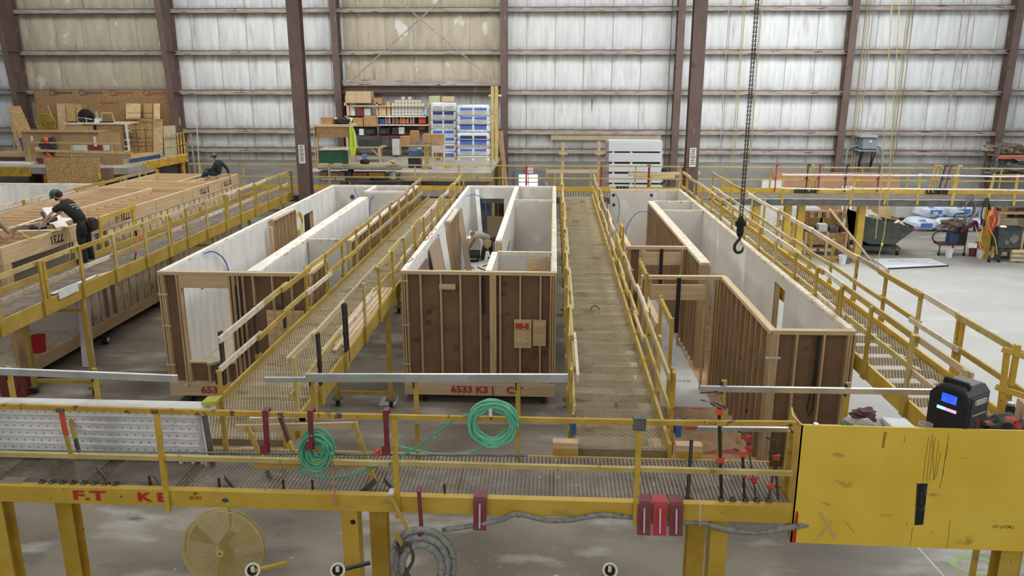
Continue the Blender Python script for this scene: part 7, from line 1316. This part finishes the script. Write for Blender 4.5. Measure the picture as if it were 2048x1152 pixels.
def person(label, J, look, skin, shirt, pants, sleeves='short', shoe=None, base=None, extra=None):
    """J: dictionary of joint positions"""
    J = {k: Vector(v) for k, v in J.items()}; t = thing('person', label, 'person', base or (J['pelvis'].x, J['pelvis'].y, min(J['footL'].z, J['footR'].z)))
    pel, ch, nk, hd = J['pelvis'], J['chest'], J['neck'], J['head']; wa = pel.lerp(ch, .45)
    N = [(pel, .095), (wa, .085), (ch, .09), (nk, .056), (hd, (.078, .09))]; E = [(0, 1), (1, 2), (2, 3), (3, 4)]
    top = hd + (hd - nk).normalized() * .09; N.append((top, .07)); E.append((4, 5))
    arms, legs = [], []
    for s, sd in (('L', -1), ('R', 1)):
        i = len(N); N += [(J['sh' + s], .034), (J['sh' + s].lerp(J['el' + s], .5), .034), (J['el' + s], .038), (J['el' + s].lerp(J['wr' + s], .4), .036), (J['wr' + s], .025)]; E += [(2, i), (i, i + 1), (i + 1, i + 2), (i + 2, i + 3), (i + 3, i + 4)]
        hand_nodes(N, E, i + 4, J['wr' + s], J['wr' + s] - J['el' + s], sd)
        i = len(N); N += [(J['hip' + s], .075), (J['hip' + s].lerp(J['kn' + s], .4), .078), (J['kn' + s], .055), (J['kn' + s].lerp(J['foot' + s], .35), .056), (J['foot' + s] + Vector((0, 0, .08)), .036), (J['foot' + s] + Vector(look) * .12 + Vector((0, 0, .04)), .035)]
        E += [(0, i), (i, i + 1), (i + 1, i + 2), (i + 2, i + 3), (i + 3, i + 4), (i + 4, i + 5)]
    skin_mesh('body', skin, N, E, t)
    # clothes follow the body
    N = [(pel + (pel - wa) * .3, .165), (wa, .18), (ch, .215), (nk.lerp(ch, .15), .115)]; E = [(0, 1), (1, 2), (2, 3)]
    for s in 'LR':
        e_ = J['sh' + s].lerp(J['el' + s], .62); N.append((J['sh' + s], .112)); E.append((2, len(N) - 1)); N.append((e_, .078)); E.append((len(N) - 2, len(N) - 1))
        if sleeves == 'long': N += [(J['el' + s], .07), (J['el' + s].lerp(J['wr' + s], .92), .05)]; E += [(len(N) - 3, len(N) - 2), (len(N) - 2, len(N) - 1)]
    skin_mesh('shirt', shirt, N, E, t)
    N = [(pel, .185), (pel.lerp(wa, .3), .175)]; E = [(0, 1)]
    for s in 'LR':
        i = len(N); N += [(J['hip' + s], .12), (J['hip' + s].lerp(J['kn' + s], .5), .108), (J['kn' + s], .092), (J['kn' + s].lerp(J['foot' + s], .5), .085), (J['foot' + s] + Vector((0, 0, .05)), .078)]; E += [(0, i), (i, i + 1), (i + 1, i + 2), (i + 2, i + 3), (i + 3, i + 4)]
    skin_mesh('trousers', pants, N, E, t)
    for s in 'LR':
        f = J['foot' + s]; lk = Vector(look); MB().blob(f + lk * .07 + Vector((0, 0, .055)), (.05 + abs(lk.x) * .09, .05 + abs(lk.y) * .09, .055), .03, 14, 2, 1, True).out('shoe', shoe or BLACK, t)
    # face: nose, eyes, ears, mouth
    fd = (J['face'] - hd).normalized(); up_ = (hd - nk).normalized(); rt_ = fd.cross(up_).normalized(); up_ = rt_.cross(fd)
    b = MB().ball(hd + fd * .098 - up_ * .01, .016, 8); [b.ball(hd + rt_ * s * .078, .02, 8, (.6, .6, 1)) for s in (-1, 1)]; b.out('nose_and_ears', skin, t)
    b = MB(); [b.ball(hd + fd * .084 + rt_ * s * .03 + up_ * .015, .009, 8) for s in (-1, 1)]; b.out('eyes', BLACK, t); MB().bar(hd + fd * .088 - up_ * .045 - rt_ * .02, hd + fd * .088 - up_ * .045 + rt_ * .02, .006, .006).out('mouth', mat('lips', '7a4238'), t)
    return t, hd, fd, up_, rt_
def dome(name, mt, hd, fd, up_, rt_, parent, r=.115, brim=.09, full=False):
    M = Matrix((rt_, fd, up_)).transposed(); b = MB(); n = 20; prof = [(r * math.cos(a), r * math.sin(a)) for a in (PI / 2 * i / 6 for i in range(7))]
    vs = []
    for rr, h in prof: vs += [hd + up_ * .02 + M @ Vector((rr * .9 * math.cos(q), rr * 1.1 * math.sin(q), h)) for q in (2 * PI * k / n for k in range(n))]
    b.add(vs, [(i * n + k, i * n + (k + 1) % n, (i + 1) * n + (k + 1) % n, (i + 1) * n + k) for i in range(6) for k in range(n)]); b.out(name, mt, parent)
    b = MB(); vs = []
    for k in range(9): q = PI * k / 8; ext = brim * math.sin(q); vs += [hd + up_ * .02 + M @ Vector((r * .9 * math.cos(q), r * 1.1 * math.sin(q), 0)), hd + up_ * .01 + M @ Vector(((r * .9 + (.02 if full else 0)) * math.cos(q), r * 1.1 * math.sin(q) + ext, -.01))]
    b.add(vs, [(2 * k, 2 * k + 1, 2 * k + 3, 2 * k + 2) for k in range(8)]); b.add([v + up_ * .006 for v in vs], [(2 * k, 2 * k + 2, 2 * k + 3, 2 * k + 1) for k in range(8)]); b.out('brim', mt, parent)
BLKC = mat('black_cloth', '1e1c1e', '2a282a', rough=.9); HATG = mat('dark_green_helmet', '24503c', '2c6048', rough=.45)
# --- man in black leaning on the left module
fx, fy = -12.42, 20.2; z0 = 2.67
J = dict(footL=(fx + .05, fy - .12, z0), footR=(fx + .02, fy + .22, z0), knL=(fx + .02, fy - .1, z0 + .47), knR=(fx, fy + .18, z0 + .47), hipL=(fx + .02, fy - .1, z0 + .9), hipR=(fx + .02, fy + .14, z0 + .9), pelvis=(fx + .03, fy + .02, z0 + .98),
         chest=(fx - .22, fy - .02, z0 + 1.34), neck=(fx - .36, fy - .04, z0 + 1.5), head=(fx - .46, fy - .06, z0 + 1.6), face=(fx - .57, fy - .08, z0 + 1.52),
         shL=(fx - .3, fy - .22, z0 + 1.38), shR=(fx - .28, fy + .17, z0 + 1.4), elL=(fx - .52, fy - .36, z0 + 1.16), elR=(fx - .55, fy + .24, z0 + 1.2), wrL=(fx - .66, fy - .42, z0 + .97), wrR=(fx - .78, fy + .1, z0 + 1.0))
t, hd, fd, u_, r_ = person('man in black clothes and green helmet leaning over the joist frame', J, (-1, 0, 0), SKIN, BLKC, BLKC)
dome('helmet', HATG, hd, fd, u_, r_, t, .125, .05); MB().ball(hd + Vector((.03, 0, .0)) - fd * .03, .088, 12).out('hair', mat('dark_hair', '2c211b'), t); MB().ball(hd + fd * .05 - u_ * .075, .05, 10, (1, 1, .9)).out('beard', mat('dark_hair', '2c211b'), t)
t.scale = (1.13, 1.13, 1.13); MB().tube([(fx + .03 + .19 * math.cos(q), fy + .02 + .16 * math.sin(q), z0 + .98) for q in (2 * PI * k / 16 for k in range(16))], .028, 6, True).out('tool_belt', BLACK, t); MB().blob((fx + .24, fy + .05, z0 + .9), (.1, .14, .16), .08, 14, 3).out('tool_pouch', BLKC, t); MB().blob((fx + .12, fy - .16, z0 + .82), (.1, .07, .16), .08, 14, 4).out('tool_pouch', BLKC, t)
rr = random.Random(1); PM = Euler((math.radians(50), 0, math.radians(50))).to_matrix(); pc = Vector((fx - .01, fy - .14, z0 + 1.4))
for k, (w0, w1) in enumerate(((-.1, .1), (-.07, .09), (.01, .07))):                # illegible small white print in three lines
    x = w0
    while x < w1:
        L_ = rr.uniform(.008, .022); a_, c_ = pc + PM @ Vector((x, -.055 * k, .0)), pc + PM @ Vector((x + L_, -.055 * k + rr.uniform(-.02, .02), .0)); MB().bar(a_, c_, .012, .004, PM @ Vector((0, 0, 1))).out('back_print', WHITE, t); x += L_ + .008
# --- seated man on the far corner of the joist frame
fx, fy = -13.35, 31.35; zz = ZT
J = dict(pelvis=(fx, fy, zz + .12), hipL=(fx - .08, fy - .1, zz + .13), hipR=(fx - .08, fy + .1, zz + .13), knL=(fx - .48, fy - .2, zz + .18), knR=(fx - .5, fy + .1, zz + .3), footL=(fx - .62, fy - .22, zz - .12), footR=(fx - .6, fy + .1, zz - .12),
         chest=(fx + .02, fy, zz + .52), neck=(fx - .03, fy, zz + .7), head=(fx - .1, fy - .02, zz + .81), face=(fx - .22, fy - .06, zz + .77), shL=(fx + .03, fy - .2, zz + .58), shR=(fx + .03, fy + .2, zz + .58), elL=(fx - .1, fy - .26, zz + .34), elR=(fx + .28, fy + .22, zz + .32), wrL=(fx - .36, fy - .2, zz + .26), wrR=(fx + .36, fy + .16, zz + .08))
t, hd, fd, u_, r_ = person('man in dark top and green helmet sitting on the far corner of the joist frame', J, (-1, 0, 0), SKINT, mat('dark_grey_cloth', '22262b', '2c3036', rough=.9), mat('dark_jeans', '232c42', '2c364e', rough=.9), 'long')
dome('helmet', HATG, hd, fd, u_, r_, t, .125, .06); MB().ball(hd - fd * .02, .086, 12).out('hair', mat('dark_hair', '2c211b'), t)
# --- man bending over the tool case in the centre module
p = gz(960, 521, .51); fx, fy, zz = p.x + .1, p.y, .51; g = lambda px, py, dy=0: gy(px, py, fy + dy)
J = dict(footL=(g(965, 521).x, fy - .1, zz), footR=(g(985, 516).x, fy + .25, zz), knL=g(967, 503, -.12), knR=g(981, 498, .2), hipL=g(974, 483, -.1), hipR=g(980, 482, .15), pelvis=g(979, 479, .03), chest=g(961, 466, -.02), neck=g(950, 465, -.04), head=g(943, 467, -.05), face=g(939, 474, -.1), shL=g(953, 470, -.2), shR=g(953, 467, .18), elL=g(944, 483, -.25), elR=g(948, 482, .2), wrL=g(937, 499, -.25), wrR=g(940, 496, .15))
t, hd, fd, u_, r_ = person('man in grey shirt and white cap bending down inside the centre module', J, (-1, 0, 0), SKINT, mat('grey_tshirt', '9a978f', 'a8a59d', rough=.9), BLKC, shoe=mat('olive_shoe', '5c5c3c'))
dome('cap', WHITE, hd, fd, u_, r_, t, .11, .09); MB().blob(g(975, 487, -.18), (.14, .08, .17), .1, 16, 3).out('tool_pouch', mat('leather_pouch', 'a58a62', 'b39a72'), t); MB().blob(g(985, 478, .05), (.12, .12, .1), .12, 14, 5).out('belt_tools', mat('dark_red_tools', '3a2a28'), t)
q = hd + fd * .17; MB().ball(q, .045, 12).out('head_torch', mat('torch_glow', 'fff6d8', emit=('fff2c8', 9)), t)
# --- head of a man inside the second module, behind the middle wall
fx, fy, zz = -7.9, 27.3, .52
J = dict(footL=(fx, fy - .1, zz), footR=(fx + .05, fy + .15, zz), knL=(fx - .05, fy - .1, zz + .45), knR=(fx - .05, fy + .15, zz + .45), hipL=(fx, fy - .1, zz + .88), hipR=(fx, fy + .12, zz + .88), pelvis=(fx, fy, zz + .95), chest=(fx - .05, fy, zz + 1.32), neck=(fx - .08, fy, zz + 1.5), head=(fx - .12, fy, zz + 1.62), face=(fx - .25, fy, zz + 1.57), shL=(fx - .05, fy - .2, zz + 1.38), shR=(fx - .05, fy + .2, zz + 1.38), elL=(fx - .3, fy - .25, zz + 1.15), elR=(fx - .3, fy + .25, zz + 1.15), wrL=(fx - .55, fy - .15, zz + 1.2), wrR=(fx - .55, fy + .15, zz + 1.2))
gg = gy(603, 424, 27.3); t, hd, fd, u_, r_ = person('man with a pale cap standing inside the left-centre module, mostly hidden by its middle wall', J, (-1, 0, 0), SKINT, BLKC, BLKC)
dome('cap', mat('pale_cap', 'b5b6bc'), hd, fd, u_, r_, t, .11, .07)
# --- man at the left edge, cut by the picture
p = gz(0, 470, ZT); fx, fy, zz = p.x - .15, p.y - .3, 2.62
J = dict(footL=(fx - .1, fy, zz - .1), footR=(fx - .1, fy + .3, zz - .1), knL=(fx, fy, zz + .35), knR=(fx, fy + .3, zz + .35), hipL=(fx - .05, fy, zz + .8), hipR=(fx - .05, fy + .25, zz + .8), pelvis=(fx - .05, fy + .12, zz + .88), chest=(fx + .1, fy + .1, zz + 1.25), neck=(fx + .2, fy + .1, zz + 1.42), head=(fx + .3, fy + .08, zz + 1.5), face=(fx + .42, fy + .05, zz + 1.44), shL=(fx + .15, fy - .1, zz + 1.3), shR=(fx + .15, fy + .3, zz + 1.3), elL=(fx + .3, fy - .12, zz + 1.12), elR=(fx + .32, fy + .3, zz + 1.12), wrL=(fx + .46, fy - .1, zz + 1.0), wrR=(fx + .48, fy + .22, zz + 1.0))
t, hd, fd, u_, r_ = person('person in a khaki jacket at the left edge working on the joist frame', J, (1, 0, 0), SKINT, mat('khaki_cloth', '8a7f62', '978c6e', rough=.9), mat('dull_jeans', '3c4658'), 'long'); MB().ball(hd - fd * .02 + u_ * .02, .09, 12).out('hair', mat('dark_hair', '2c211b'), t)
